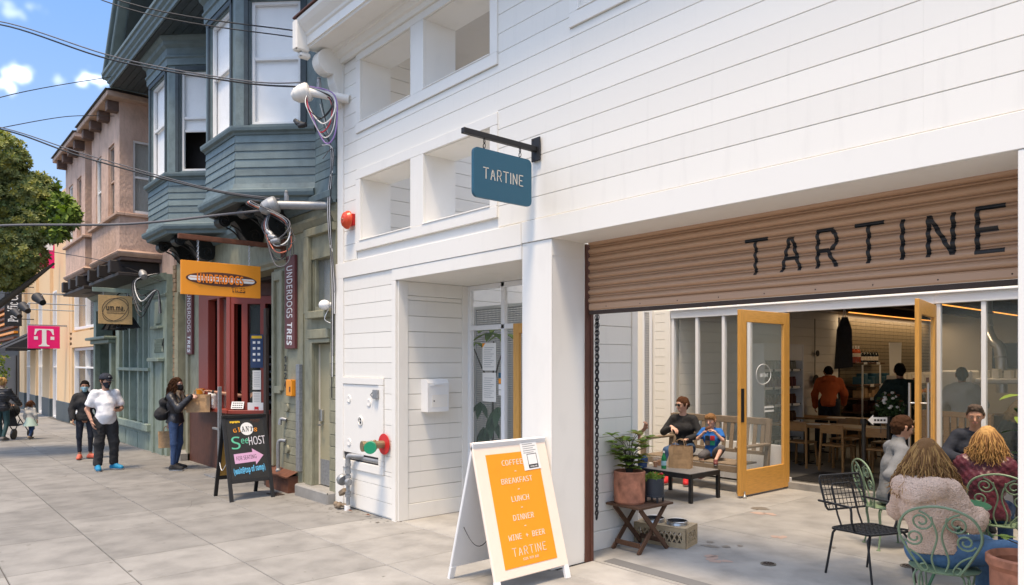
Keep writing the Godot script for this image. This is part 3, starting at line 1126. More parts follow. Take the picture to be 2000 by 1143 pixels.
	for e: Array in [[-7.765, -7.70, 0.0, 3.037], [-7.06, -6.99, 0.0, 3.037], [-6.36, -6.30, 0.0, 3.037], [-5.46, -5.40, 0.0, 3.037], [-7.70, -6.36, 2.435, 2.50], [-6.30, -5.46, 2.58, 2.64], [-7.70, -5.46, 2.975, 3.037], [-7.70, -6.36, 0.0, 0.1]]:
		mb = MB.new()
		mb.bx(e[0], e[1], e[2], e[3], -1.17, -1.11, 0.006)
		part("frame", mb, M.white_metal, wn)
	for e: Array in [[-7.70, -7.06, 0.1, 2.435], [-6.99, -6.36, 0.1, 2.435], [-7.70, -7.06, 2.5, 2.975], [-6.99, -6.36, 2.5, 2.975]]:
		mb = MB.new()
		mb.bx(e[0], e[1], e[2], e[3], -1.145, -1.138)
		part("pane", mb, M.glass, wn)
	# door standing in the doorway
	var dr := Node3D.new()
	dr.name = "door"
	b.add_child(dr)
	dr.transform = Transform3D(Basis(Vector3.UP, deg_to_rad(0)), Vector3(-6.745, 0, -1.09))
	for e: Array in [[0.0, 0.11, 0.02, 2.49], [0.79, 0.9, 0.02, 2.49], [0.11, 0.79, 2.37, 2.49], [0.11, 0.79, 0.02, 0.3]]:
		mb = MB.new()
		mb.bx(e[0], e[1], e[2], e[3], 0.0, 0.045, 0.004)
		part("stile", mb, M.oak, dr)
	mb = MB.new()
	mb.bx(0.11, 0.79, 0.3, 2.37, 0.018, 0.026)
	part("pane", mb, M.glass, dr)
	# perforated screens in the vestibule and beside the patio
	for e: Array in [[-8.75, -6.4, 0.1, 2.86, -2.02], [-8.66, -8.5, 0.1, 3.0, -6.0]]:
		var sc := Node3D.new()
		sc.name = "screen" if not b.has_node("screen") else "screen_001"
		b.add_child(sc)
		mb = MB.new()
		for x: float in [e[0], e[1]]: mb.bx(x - 0.02, x + 0.02, e[2], e[3], e[4] - 0.02, e[4] + 0.02)
		mb.bx(e[0] + 0.02, e[1] - 0.02, e[3] - 0.04, e[3], e[4] - 0.02, e[4] + 0.02)
		part("frame", mb, M.white_metal, sc)
		mb = MB.new()
		var x: float = e[0] + 0.03
		while x < e[1] - 0.02:
			mb.bx(x - 0.008, x + 0.008, e[2], e[3] - 0.04, e[4] - 0.003, e[4] - 0.0005)
			x += 0.032
		var y: float = e[2] + 0.02
		while y < e[3] - 0.05:
			mb.bx(e[0] + 0.02, e[1] - 0.02, y - 0.008, y + 0.008, e[4] + 0.0005, e[4] + 0.003)
			y += 0.032
		part("mesh", mb, M.mesh_grey, sc).set_meta("kind", "stuff")
	# back wall of the courtyard: strip of boards left of the shop front, wall above it
	mb = MB.new()
	mb.bx(-9.15, -8.09, 0, 6.9, -6.3, -6.08)
	mb.bx(-8.09, 0.9, 2.965, 6.9, -6.3, -6.16)
	part("back_wall", mb, M.white_trim, b)
	boards(b, -8.45, -8.22, rows(0.0, 2.96, 0.03, 0.16), -6.06)
	mb = MB.new()
	mb.bx(-8.49, -8.45, 0, 2.96, -6.079, -6.05)
	mb.bx(-8.215, -8.09, 0, 2.96, -6.079, -6.045)
	part("casing", mb, M.white_trim, b)
	shop_front(b)
	access_panel(b)
	# roller shutter: guides, slats, lettering
	var sh := Node3D.new()
	sh.name = "roller_shutter"
	b.add_child(sh)
	mb = MB.new()
	mb.bx(-4.972, -4.952, 0, 3.19, -0.52, -0.462)
	mb.bx(-4.972, -4.94, 0, 3.19, -0.56, -0.523)
	part("guide", mb, M.brown_panel, sh)
	mb = MB.new()
	mb.bx(-1.235, -1.19, 0, 3.19, -0.56, -0.462)
	part("guide", mb, M.brown_panel, sh)
	var p := 0.082
	var k := 0
	while 2.596 + k * p < 3.25:
		var y0 := 2.596 + k * p
		var sec := PackedVector2Array()
		for i in 17:
			var y := y0 + p * i / 16.0 * 0.999
			sec.append(Vector2(y, slat_z(y)))
		var q := MB.new()
		q.sweepx(sec, -4.94, -1.22, false)
		piece("slat", q.mesh(), M.shutter, sh)
		k += 1
	mb = MB.new()
	mb.bx(-4.94, -1.22, 2.525, 2.594, -0.515, -0.478, 0.012)
	part("bottom_slat", mb, M.shutter, sh)
	mb = MB.new()
	mb.bx(-4.94, -1.22, 2.485, 2.523, -0.53, -0.49, 0.004)
	part("bottom_bar", mb, M.rust_iron, sh)
	for i in 9:
		mb = MB.new()
		mb.ball(Vector3(-4.7 + i * 0.42, 2.555, -0.478), Vector3(0.006, 0.006, 0.004), 6)
		part("rivet", mb, M.rust_iron, sh)
	# painted letters that follow the slats
	var lx := -3.19
	for ch in "TARTINE":
		var q := MB.new()
		var wd := 0.0
		for st: Array in strokes(ch): wd = maxf(wd, maxf(st[0], st[2]))
		for st: Array in strokes(ch): shutter_stroke(q, lx, 2.712, 0.185, 0.283, st)
		part("letter", q, M.black_paint, sh)
		lx += wd * 0.185 + (0.140 if ch != "I" else 0.165)


# straight-stroke capitals in a unit box [x0, y0, x1, y1]
func strokes(c: String) -> Array:
	match c:
		"T": return [[0, 1, 0.95, 1], [0.475, 1, 0.475, 0]]
		"A": return [[0, 0, 0.33, 0.9], [0.33, 0.9, 0.47, 0.9], [0.47, 0.9, 0.8, 0], [0.15, 0.36, 0.65, 0.36]]
		"R": return [[0, 0, 0, 1], [0, 1, 0.55, 1], [0.55, 1, 0.75, 0.85], [0.75, 0.85, 0.75, 0.6], [0.75, 0.6, 0.55, 0.46], [0.55, 0.46, 0, 0.46], [0.4, 0.46, 0.78, 0]]
		"I": return [[0, 1, 0, 0]]
		"N": return [[0, 0, 0, 1], [0, 1, 0.8, 0], [0.8, 0, 0.8, 1]]
		"E": return [[0, 0, 0, 1], [0, 1, 0.75, 1], [0, 0.5, 0.55, 0.5], [0, 0, 0.75, 0]]
	return []


func shutter_stroke(q: MB, x0: float, y0: float, sx: float, sy: float, st: Array) -> void:
	var a := Vector2(x0 + st[0] * sx, y0 + st[1] * sy)
	var b := Vector2(x0 + st[2] * sx, y0 + st[3] * sy)
	var w := 0.0145
	var n := maxi(2, int(a.distance_to(b) / 0.009))
	var t := (b - a).normalized()
	if absf(t.y) < 0.2:   # a level stroke: split across its width instead
		for i in 5:
			var ya := a.y - w + 2 * w * i / 5.0
			var yb := a.y - w + 2 * w * (i + 1) / 5.0
			q.quad(Vector3(a.x - w, ya, slat_z(ya) + 0.0025), Vector3(b.x + w, ya, slat_z(ya) + 0.0025), Vector3(b.x + w, yb, slat_z(yb) + 0.0025), Vector3(a.x - w, yb, slat_z(yb) + 0.0025))
		return
	var hx := w / absf(t.y)
	var lo := a if a.y < b.y else b
	var hi := b if a.y < b.y else a
	for i in n:
		var p := lo.lerp(hi, float(i) / n)
		var r := lo.lerp(hi, float(i + 1) / n)
		q.quad(Vector3(p.x - hx, p.y, slat_z(p.y) + 0.0025), Vector3(p.x + hx, p.y, slat_z(p.y) + 0.0025), Vector3(r.x + hx, r.y, slat_z(r.y) + 0.0025), Vector3(r.x - hx, r.y, slat_z(r.y) + 0.0025))


func flat_letters(called: String, s: String, sx: float, sy: float, gap: float, w: float, m: Material, under: Node3D, at: Transform3D) -> void:
	# the same capitals as raised bars, centred on the transform
	var tot := 0.0
	var wid := []
	for ch in s:
		var wd := 0.0
		for st: Array in strokes(ch): wd = maxf(wd, maxf(st[0], st[2]))
		wid.append(wd * sx)
		tot += wd * sx + gap
	tot -= gap
	var x := -tot / 2
	var q := MB.new()
	var i := 0
	for ch in s:
		for st: Array in strokes(ch):
			var a := Vector3(x + st[0] * sx, (st[1] - 0.5) * sy, 0)
			var b := Vector3(x + st[2] * sx, (st[3] - 0.5) * sy, 0)
			var d := (b - a).normalized() * w * 0.5
			q.bar(a - d, b + d, w, 0.003, Vector3(0, 0, 1))
		x += wid[i] + gap
		i += 1
	part(called, q, m, under, at)


func shop_front(b: Node3D) -> void:
	var sf := Node3D.new()
	sf.name = "shop_front"
	b.add_child(sf)
	var z := -6.1
	for e: Array in [["header", -8.084, -3.66, 2.815, 2.95, 0.05], ["header", -3.66, 0.9, 2.815, 2.95, 0.052], ["kick_panel", -8.02, -5.9, 0.02, 0.66, 0.02], ["kick_panel", -3.58, 0.9, 0.02, 0.4, 0.02]]:
		var q := MB.new()
		q.bx(e[1], e[2], e[3], e[4], z - 0.05, z + e[5], 0.004)
		part(e[0], q, M.white_metal, sf)
	var q := MB.new()
	q.bx(-8.084, 0.9, 2.95, 2.97, z - 0.05, z + 0.09, 0.003)
	part("drip_edge", q, M.white_metal, sf)
	for x: float in [-8.05, -7.53, -6.99, -6.5, -5.87, -3.62, -3.08, -2.0, -0.9, 0.2]:
		q = MB.new()
		q.bx(x - 0.028, x + 0.028, 0.02, 2.815, z - 0.04, z + 0.035, 0.004)
		part("mullion", q, M.white_metal, sf)
	for e: Array in [[-8.02, -7.56, 0.66], [-7.5, -7.02, 0.66], [-6.96, -6.53, 0.66], [-6.47, -5.9, 0.66], [-3.59, -3.11, 0.4], [-3.05, -2.03, 0.4], [-1.97, -0.93, 0.4], [-0.87, 0.17, 0.4]]:
		q = MB.new()
		q.bx(e[0], e[1], e[2], 2.815, z - 0.004, z + 0.004)
		part("pane", q, M.glass, sf)
	for x: float in [-8.0, -7.35, -6.75, -6.05, -5.3, -4.6, -3.66, -2.9]:
		q = MB.new()
		q.bx(x - 0.045, x + 0.045, 2.972, 3.0, z + 0.0, z + 0.06, 0.004)
		part("clip", q, M.white_metal, sf)
	q = MB.new()
	q.bx(-5.9, -5.78, 0.0, 0.16, z - 0.05, z + 0.06, 0.004)
	part("plinth_block", q, M.white_metal, sf)
	# two glazed oak doors swung outwards
	for e: Array in [["door", Vector3(-5.785, 0, -6.04), Vector3(-5.815, 0, -4.65)], ["door", Vector3(-3.655, 0, -6.04), Vector3(-3.40, 0, -4.70)]]:
		var h: Vector3 = e[1]
		var fr: Vector3 = e[2]
		var d := Node3D.new()
		d.name = e[0] if not b.has_node("door_leaf") else "door_leaf_001"
		if not b.has_node("door_leaf"): d.name = "door_leaf"
		b.add_child(d)
		var ax := (fr - h).normalized()
		var w := h.distance_to(fr)
		d.transform = Transform3D(Basis(ax, Vector3.UP, ax.cross(Vector3.UP)), h)
		for r: Array in [[0.0, 0.17, 0.03, 2.79], [w - 0.17, w, 0.03, 2.79]]:
			q = MB.new()
			q.bx(r[0], r[1], r[2], r[3], -0.025, 0.025, 0.004)
			part("stile", q, M.oak, d)
		for r: Array in [[0.17, w - 0.17, 2.61, 2.79], [0.17, w - 0.17, 0.03, 0.4]]:
			q = MB.new()
			q.bx(r[0], r[1], r[2], r[3], -0.0245, 0.0245, 0.004)
			part("rail", q, M.oak_h, d)
		q = MB.new()
		q.bx(0.17, w - 0.17, 0.4, 2.61, -0.004, 0.004)
		part("pane", q, M.glass, d)
		var sd: float = 1.0
		if h.x < -5:
			q = MB.new()
			q.bx(w - 0.10, w - 0.02, 1.12, 1.62, -0.031, 0.031, 0.003)
			part("push_plate", q, M.iron, d)
			q = MB.new()
			q.lathe(P2([0.03, 0.0, 0.03, 0.03, 0.012, 0.06, 0.012, 0.1]), 10, Transform3D(Basis(), Vector3(w - 0.06, 0.0, -0.06)))
			part("door_stop", q, M.steel, d)
			var loop := PackedVector3Array()
			for i in 28:
				var a := TAU * i / 28.0
				var rr := 0.19 + 0.05 * cos(a - 0.7) + 0.015 * cos(2 * a)
				loop.append(Vector3(w * 0.5 + cos(a) * rr, 1.8 + sin(a) * rr * 0.85, -0.007))
			q = MB.new()
			q.tube(loop, 0.0045, -1, 4, true)
			part("decal_outline", q, M.white, d)
			flat_letters("decal_lettering", "TARTINE", 0.026, 0.05, 0.016, 0.006, M.white, d, Transform3D(Basis(), Vector3(w * 0.5, 1.81, 0.008)))
			for i in 2:
				q = MB.new()
				q.bx(w * 0.3, w * 0.5, 1.24 + i * 0.06, 1.27 + i * 0.06, 0.005, 0.008)
				part("sticker_bar", q, M.white, d)
		else:
			for s: float in [-1.0, 1.0]:
				q = MB.new()
				q.tube(PV([Vector3(w - 0.12, 0.75, s * 0.1), Vector3(w - 0.12, 1.75, s * 0.1)]), 0.016, -1, 8)
				for y: float in [0.9, 1.5]: q.tube(PV([Vector3(w - 0.12, y, s * 0.02), Vector3(w - 0.12, y, s * 0.1)]), 0.012, -1, 6)
				part("pull_handle", q, M.steel, d)


func access_panel(b: Node3D) -> void:
	var a := Node3D.new()
	a.name = "access_panel"
	b.add_child(a)
	var mb := MB.new()
	mb.bx(-9.165, -8.20, 0.76, 1.705, -0.014, 0.008, 0.003)
	part("panel", mb, M.white_trim, a)
	for e: Array in [[-9.165, -8.08, 1.71, 1.80], [-8.195, -8.08, 0.73, 1.705], [-9.165, -8.08, 0.545, 0.655], [-8.195, -8.08, 0.657, 0.727]]:
		mb = MB.new()
		mb.bx(e[0], e[1], e[2], e[3], -0.0141, 0.02, 0.003)
		part("frame", mb, M.white_trim, a)
	mb = MB.new()
	mb.bx(-9.16, -8.197, 0.657, 0.757, -0.012, -0.008)
	part("slot", mb, M.dark_brown, a)  # flat dark plate, the shade of a recess put into its colour
	mb = MB.new()
	mb.tube(PV([Vector3(-9.0, 0.705, -0.02), Vector3(-8.2, 0.705, -0.02)]), 0.035, -1, 8)
	part("slot_pipe", mb, M.galv, a)
	for e: Array in [[-9.0, 1.5, 0.055], [-8.45, 1.47, 0.055], [-9.0, 0.9, 0.055]]:
		mb = MB.new()
		mb.lathe(P2([0.0, 0.0, e[2], 0.0, e[2], 0.008, e[2] - 0.012, 0.012, 0.0, 0.006]), 18, Transform3D(Basis(Vector3.RIGHT, PI / 2), Vector3(e[0], e[1], 0.008)))
		part("round_cap", mb, M.white_trim, a)
	mb = MB.new()
	mb.lathe(P2([0.0, 0.0, 0.06, 0.0, 0.06, 0.006, 0.0, 0.007]), 18, Transform3D(Basis(Vector3.RIGHT, PI / 2), Vector3(-8.68, 1.215, 0.008)))
	part("socket", mb, M.iron, a)
	mb = MB.new()
	mb.lathe(P2([0.06, 0.0, 0.066, 0.012, 0.05, 0.016, 0.045, 0.004]), 18, Transform3D(Basis(Vector3.RIGHT, PI / 2), Vector3(-8.68, 1.215, 0.008)))
	mb.bx(-8.70, -8.69, 1.17, 1.26, 0.014, 0.02)
	mb.bx(-8.69, -8.66, 1.21, 1.22, 0.014, 0.0195)
	part("socket_ring", mb, M.white_trim, a)
	mb = MB.new()
	mb.bx(-8.29, -8.17, 1.53, 1.65, 0.021, 0.055, 0.006)
	mb.tube(PV([Vector3(-8.31, 1.62, 0.03), Vector3(-8.34, 1.58, 0.05), Vector3(-8.31, 1.54, 0.03)]), 0.008, -1, 6)
	part("padlock", mb, M.galv, a)
# ---------- windows used on several houses ----------
func sash_window(under: Node3D, xf: Transform3D, w: float, h: float, frame: Material, back: Material, rail := 0.5, depth := 0.06, open_low := false) -> Node3D:
	# local origin: lower left corner of the opening, z outwards
	var o := Node3D.new()
	var i := 0
	var nm := "window"
	while under.has_node(NodePath(nm)):
		i += 1
		nm = "window_%03d" % i
	o.name = nm
	under.add_child(o)
	o.transform = xf
	var t := 0.05
	var mb := MB.new()
	mb.bx(0, t, 0, h, -depth, -0.005, 0.004)
	mb.bx(w - t, w, 0, h, -depth, -0.005, 0.004)
	mb.bx(t, w - t, h - t, h, -depth, -0.005, 0.004)
	mb.bx(t, w - t, 0, t * 1.3, -depth, -0.003, 0.004)
	part("frame", mb, frame, o)
	var ym := h * rail
	mb = MB.new()
	mb.bx(t, w - t, ym - 0.025, ym + 0.025, -depth, -0.018, 0.004)
	part("meeting_rail", mb, frame, o)
	mb = MB.new()
	mb.bx(t, w - t, ym + 0.025, h - t, -depth * 0.6, -depth * 0.6 + 0.006)
	part("pane", mb, M.glass_sky, o)
	if not open_low:
		mb = MB.new()
		mb.bx(t, w - t, t * 1.3, ym - 0.025, -depth * 0.9, -depth * 0.9 + 0.006)
		part("pane", mb, M.glass_sky, o)
	mb = MB.new()
	mb.bx(t * 0.5, w - t * 0.5, ym if open_low else t, h - t * 0.5, -depth - 0.10, -depth - 0.09)
	part("blind", mb, back, o)
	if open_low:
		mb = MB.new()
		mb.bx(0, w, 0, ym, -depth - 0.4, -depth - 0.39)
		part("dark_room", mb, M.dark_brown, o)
	return o


func wall_face(under: Node3D, xf: Transform3D, w: float, y0: float, y1: float, win: Array, m: Material, th := 0.12) -> void:
	# a flat wall panel in the frame xf with window openings [x, y, w, h] (left to right, none overlapping)
	var mb := MB.new()
	var x := 0.0
	for e: Array in win:
		mb.bx(x, e[0], y0, y1, -th, 0)
		mb.bx(e[0], e[0] + e[2], y0, e[1], -th, 0)
		mb.bx(e[0], e[0] + e[2], e[1] + e[3], y1, -th, 0)
		x = e[0] + e[2]
	mb.bx(x, w, y0, y1, -th, 0)
	part("wall", mb, m, under, xf)


func seg_frame(a: Vector2, b: Vector2) -> Transform3D:
	var d := (b - a).normalized()
	return Transform3D(Basis(Vector3(d.x, 0, d.y), Vector3.UP, Vector3(-d.y, 0, d.x)), Vector3(a.x, 0, a.y))


# ---------- blue-grey victorian with the olive shop front ----------
func bay(b: Node3D, x0: float, x1: float, p: float, open_low: bool) -> void:
	var by := Node3D.new()
	by.name = "bay" if not b.has_node("bay") else "bay_001"
	b.add_child(by)
	var pts := [Vector2(x0 - p, 0), Vector2(x0, p), Vector2(x1, p), Vector2(x1 + p, 0)]
	var path := PackedVector2Array(pts)
	# boards of the skirt, piece by piece
	for i in 3:
		var xf := seg_frame(pts[i], pts[i + 1])
		var w: float = (pts[i + 1] - pts[i]).length()
		for k in 6:
			var mb := MB.new()
			var ya := 4.70 + k * 0.125
			var yb := ya + 0.122
			mb.quad(xf * Vector3(0, ya, 0.012), xf * Vector3(w, ya, 0.012), xf * Vector3(w, yb, 0.0), xf * Vector3(0, yb, 0.0))
			mb.quad(xf * Vector3(0, ya, -0.02), xf * Vector3(w, ya, -0.02), xf * Vector3(w, ya, 0.012), xf * Vector3(0, ya, 0.012))
			piece("siding_board", mb.mesh(), [M.blue_paint, M.blue_paint_2, M.blue_paint_3][(k * 7 + i * 3) % 3], by)
	var mo := MB.new()
	mo.mould(P2([-0.04, 0.0, 0.03, 0.0, 0.04, 0.05, 0.10, 0.07, 0.12, 0.12, 0.12, 0.16, 0.05, 0.19, 0.03, 0.27, -0.04, 0.27]), path, 4.43)
	part("base_moulding", mo, M.blue_paint, by)
	mo = MB.new()
	mo.mould(P2([-0.04, 0.0, 0.02, 0.0, 0.03, 0.03, 0.075, 0.05, 0.085, 0.09, 0.085, 0.12, -0.1, 0.14]), path, 5.44)
	part("sill_moulding", mo, M.blue_paint_2, by)
	mo = MB.new()
	mo.mould(P2([-0.1, 0.0, 0.03, 0.0, 0.035, 0.12, 0.06, 0.14, 0.06, 0.17, 0.03, 0.19, 0.04, 0.31, 0.10, 0.36, 0.11, 0.42, 0.16, 0.46, 0.17, 0.5, -0.1, 0.5]), path, 7.58)
	part("entablature", mo, M.blue_paint, by)
	var fl := MB.new()
	var poly := P2([x0 - p + 0.03, 0, x0 + 0.01, p - 0.02, x1 - 0.01, p - 0.02, x1 + p - 0.03, 0])
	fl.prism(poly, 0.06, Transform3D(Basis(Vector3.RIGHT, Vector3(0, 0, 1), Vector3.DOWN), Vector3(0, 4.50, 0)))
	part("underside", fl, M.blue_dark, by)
	# faces with tall sash windows
	for i in 3:
		var xf := seg_frame(pts[i], pts[i + 1])
		var w: float = (pts[i + 1] - pts[i]).length()
		var m := 0.24 if i != 1 else 0.22
		wall_face(by, xf, w, 5.56, 7.6, [[m, 5.60, w - 2 * m, 1.86]], M.blue_paint)
		var mb := MB.new()
		for x: float in [m - 0.10, w - m + 0.03]:
			mb.bx(x, x + 0.07, 5.58, 7.55, 0.0, 0.025, 0.004)
		mb.bx(m - 0.10, w - m + 0.10, 7.47, 7.55, 0.0, 0.03, 0.004)
		mb.bx(m - 0.03, m - 0.005, 5.6, 7.46, -0.08, 0.012)
		mb.bx(w - m + 0.005, w - m + 0.03, 5.6, 7.46, -0.08, 0.012)
		part("casing", mb, M.blue_dark, by, xf)
		var wx := xf * Transform3D(Basis(), Vector3(m, 5.60, -0.03))
		sash_window_flat(by, wx, w - 2 * m, 1.86, open_low and i == 2)


func sash_window_flat(under: Node3D, xf: Transform3D, w: float, h: float, open_low: bool) -> void:
	# one white sash window as a part of a bay (frame and panes are one level down only)
	var t := 0.045
	var fr := MB.new()
	fr.bx(0, t, 0, h, -0.06, -0.005, 0.004)
	fr.bx(w - t, w, 0, h, -0.06, -0.005, 0.004)
	fr.bx(t, w - t, h - t, h, -0.06, -0.005, 0.004)
	fr.bx(t, w - t, 0, t, -0.06, -0.003, 0.004)
	var ym := h * 0.54
	fr.bx(t, w - t, ym - 0.025, ym + 0.025, -0.06, -0.015, 0.004)
	if open_low:
		fr.bx(t, w - t, h * 0.4, h * 0.4 + 0.05, -0.07, -0.035, 0.004)
	part("window_frame", fr, M.white, under, xf)
	var q := MB.new()
	q.bx(t, w - t, ym + 0.025, h - t, -0.04, -0.034)
	part("pane", q, M.glass_sky, under, xf)
	q = MB.new()
	q.bx(t, w - t, h * 0.4 + 0.05 if open_low else t, ym - 0.025, -0.055, -0.049)
	part("pane", q, M.glass_sky, under, xf)
	q = MB.new()
	q.bx(0.01, w - 0.01, h * 0.42 if open_low else 0.02, h - 0.02, -0.085, -0.075)
	part("blind", q, M.blind, under, xf)
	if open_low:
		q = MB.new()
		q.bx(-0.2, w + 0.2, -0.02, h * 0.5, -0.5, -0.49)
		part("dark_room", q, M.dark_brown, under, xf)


func corbel(b: Node3D, x: float, y: float, s := 1.0) -> void:
	var mb := MB.new()
	var pr := PackedVector2Array()
	# S-shaped bracket: z along x of the profile
	for i in 9:
		var a := deg_to_rad(60 - 230.0 * i / 8.0)
		pr.append(Vector2(0.66 + cos(a) * 0.1, -0.12 + sin(a) * 0.1))
	pr.append_array(P2([0.5, -0.1, 0.42, -0.19, 0.34, -0.34, 0.24, -0.44, 0.12, -0.47, 0.03, -0.42, 0.0, -0.3, 0.0, 0.0, 0.68, 0.0]))
	for i in pr.size(): pr[i] *= s
	mb.prism(pr, 0.24 * s, Transform3D(Basis(Vector3(0, 0, 1), Vector3.UP, Vector3(-1, 0, 0)), Vector3(x + 0.12 * s, y, 0.0)))
	part("corbel", mb, M.black_corbel, b)
	mb = MB.new()
	for sx: float in [-1.0, 1.0]:
		var off := x + sx * 0.122 * s
		var sp := PackedVector3Array()
		for q in spiral(Vector2(0.66, -0.12) * s, 0.085 * s, 0.015 * s, 1.2, 1.8, 20): sp.append(Vector3(off, y + q.y, q.x))
		mb.tube(sp, 0.014 * s, 0.008 * s, 5)
		sp = PackedVector3Array()
		for q in spiral(Vector2(0.15, -0.3) * s, 0.11 * s, 0.015 * s, 0.6, 1.6, 20): sp.append(Vector3(off, y + q.y, q.x))
		mb.tube(sp, 0.016 * s, 0.008 * s, 5)
		mb.tube(curve([Vector3(off, y - 0.18 * s, 0.56 * s), Vector3(off, y - 0.25 * s, 0.42 * s), Vector3(off, y - 0.41 * s, 0.28 * s), Vector3(off, y - 0.45 * s, 0.13 * s)], 4), 0.014 * s, -1, 5)
	part("corbel_scroll", mb, M.black_corbel, b)


func underdogs_building() -> void:
	var b := thing("victorian_building", "blue-grey victorian house with two angled bay windows above an olive shop front", "building")
	# upper wall and bays
	var mb := MB.new()
	mb.bx(-17.0, -9.4, 4.35, 8.6, -0.4, -0.001)
	part("wall", mb, M.blue_paint, b)
	bay(b, -12.27, -10.93, 0.88, false)
	bay(b, -15.79, -14.40, 0.88, true)
	mb = MB.new()
	mb.sweepx(P2([4.30, 0.0, 4.30, 0.04, 4.34, 0.06, 4.38, 0.10, 4.46, 0.11, 4.5, 0.05, 4.68, 0.03, 4.70, 0.0, 4.3, 0.0]), -17.0, -9.4)
	part("string_course", mb, M.blue_paint_2, b)
	for k in 7:
		mb = MB.new()
		mb.bx(-10.05, -9.4, 4.705 + k * 0.125, 4.825 + k * 0.125, 0.0, 0.012, 0.004)
		piece("siding_board", mb.mesh(), [M.blue_paint, M.blue_paint_2, M.blue_paint_3][k % 3], b)
	for x: float in [-11.1, -12.15, -14.6, -15.65]: corbel(b, x, 4.46)
	# eave, with boarded soffit
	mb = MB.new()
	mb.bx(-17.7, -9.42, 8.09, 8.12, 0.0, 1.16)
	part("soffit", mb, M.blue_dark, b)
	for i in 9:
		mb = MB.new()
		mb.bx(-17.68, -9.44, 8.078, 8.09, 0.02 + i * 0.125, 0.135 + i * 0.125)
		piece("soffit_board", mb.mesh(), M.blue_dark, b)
	mb = MB.new()
	var ev := P2([0.0, 0.0, 0.03, 0.0, 0.035, 0.06, 0.07, 0.09, 0.075, 0.13, 0.12, 0.17, 0.125, 0.24, 0.16, 0.26, 0.165, 0.31, 0.0, 0.36])
	mb.mould(ev, P2([-17.7, -0.3, -17.7, 1.16, -9.42, 1.16]), 8.07)
	part("cornice", mb, M.blue_paint, b)
	mb = MB.new()
	mb.quad(Vector3(-17.75, 8.42, 1.25), Vector3(-9.42, 8.42, 1.25), Vector3(-9.42, 8.8, 0.5), Vector3(-17.75, 8.8, 0.5))
	part("pent_roof", mb, M.slate, b)
	# gable wall with shingles and steep rake boards
	mb = MB.new()
	mb.prism(P2([-17.3, 8.5, -9.5, 8.5, -9.5, 10.6, -13.4, 13.5]), 0.3, Transform3D(Basis(), Vector3(0, 0, 0.15)))
	part("gable_wall", mb, M.shingle_blue, b)
	for k in 10:
		mb = MB.new()
		var y := 8.75 + k * 0.16
		mb.bx(-17.2 + k * 0.1, -12.0, y, y + 0.15, 0.45, 0.462)
		piece("shingle_course", mb.mesh(), [M.blue_paint_2, M.shingle_blue][k % 2], b)
	mb = MB.new()
	mb.bar(Vector3(-18.05, 8.3, 1.02), Vector3(-13.3, 14.0, 1.02), 0.16, 0.34, Vector3(0, 0, 1), 0.02)
	mb.bar(Vector3(-18.16, 8.36, 1.08), Vector3(-13.4, 14.1, 1.08), 0.1, 0.36, Vector3(0, 0, 1), 0.02)
	part("rake_board", mb, M.blue_paint, b)
	mb = MB.new()
	mb.bar(Vector3(-17.75, 8.4, 0.55), Vector3(-13.1, 14.0, 0.55), 0.05, 0.9, Vector3(0, 0, 1))
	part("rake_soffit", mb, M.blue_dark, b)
	# ---- olive ground floor ----
	mb = MB.new()
	mb.bx(-17.0, -9.4, 3.56, 4.30, -0.3, 0.0)
	mb.bx(-11.62, -10.50, -0.15, 3.56, -0.3, 0.0)
	mb.bx(-9.58, -9.397, -0.15, 3.56, -0.3, 0.002)
	mb.bx(-10.50, -9.58, 2.33, 2.74, -0.3, -0.02)
	mb.bx(-10.50, -10.17, 2.74, 3.56, -0.3, -0.02)
	mb.bx(-10.50, -10.14, 0.15, 2.33, -0.3, -0.02)
	mb.bx(-16.05, -15.4, 1.05, 3.56, -0.3, 0.0)
	mb.bx(-17.0, -16.75, -0.2, 3.56, -0.3, 0.05)
	mb.bx(-16.2, -16.05, -0.2, 3.56, -0.3, 0.05)
	part("shop_wall", mb, M.olive, b)
	mb = MB.new()
	mb.sweepx(P2([3.56, 0.0, 3.56, 0.05, 3.6, 0.06, 3.64, 0.10, 3.68, 0.105, 3.7, 0.02, 3.7, 0.0]), -15.6, -11.0)
	mb.sweepx(P2([4.02, 0.0, 4.02, 0.03, 4.06, 0.05, 4.12, 0.08, 4.16, 0.085, 4.18, 0.02, 4.18, 0.0]), -11.0, -9.4)
	part("moulding", mb, M.olive_2, b)
	for i in 9:   # clapboards on the pier
		mb = MB.new()
		mb.bx(-11.2, -10.66, 0.27 + i * 0.135, 0.395 + i * 0.135, 0.0, 0.012, 0.003)
		piece("siding_board", mb.mesh(), [M.olive, M.olive_2][i % 2], b)
	for i in 13:
		mb = MB.new()
		mb.bx(-9.58, -9.397, -0.05 + i * 0.17, 0.108 + i * 0.17, 0.003, 0.016, 0.003)
		piece("siding_board", mb.mesh(), [M.olive, M.olive_2][i % 2], b)
	# slim raised panels of the pier
	mb = MB.new()
	mb.bx(-11.60, -11.52, 0.3, 3.5, 0.0, 0.05, 0.006)
	mb.bx(-11.28, -11.20, 1.55, 3.5, 0.0, 0.05, 0.006)
	mb.bx(-11.52, -11.28, 3.35, 3.5, 0.0, 0.045, 0.006)
	mb.bx(-11.52, -11.28, 1.5, 1.62, 0.0, 0.045, 0.006)
	part("pilaster_trim", mb, M.olive, b)
	# transom window over the side door
	mb = MB.new()
	mb.bx(-10.36, -10.2, 2.74, 4.0, -0.01, 0.06, 0.01)
	mb.bx(-10.36, -9.40, 3.9, 4.02, -0.01, 0.065, 0.01)
	mb.bx(-10.25, -9.58, 2.66, 2.77, -0.01, 0.09, 0.01)
	mb.bx(-10.25, -9.58, 2.36, 2.5, -0.01, 0.05, 0.01)
	part("window_trim", mb, M.olive, b)
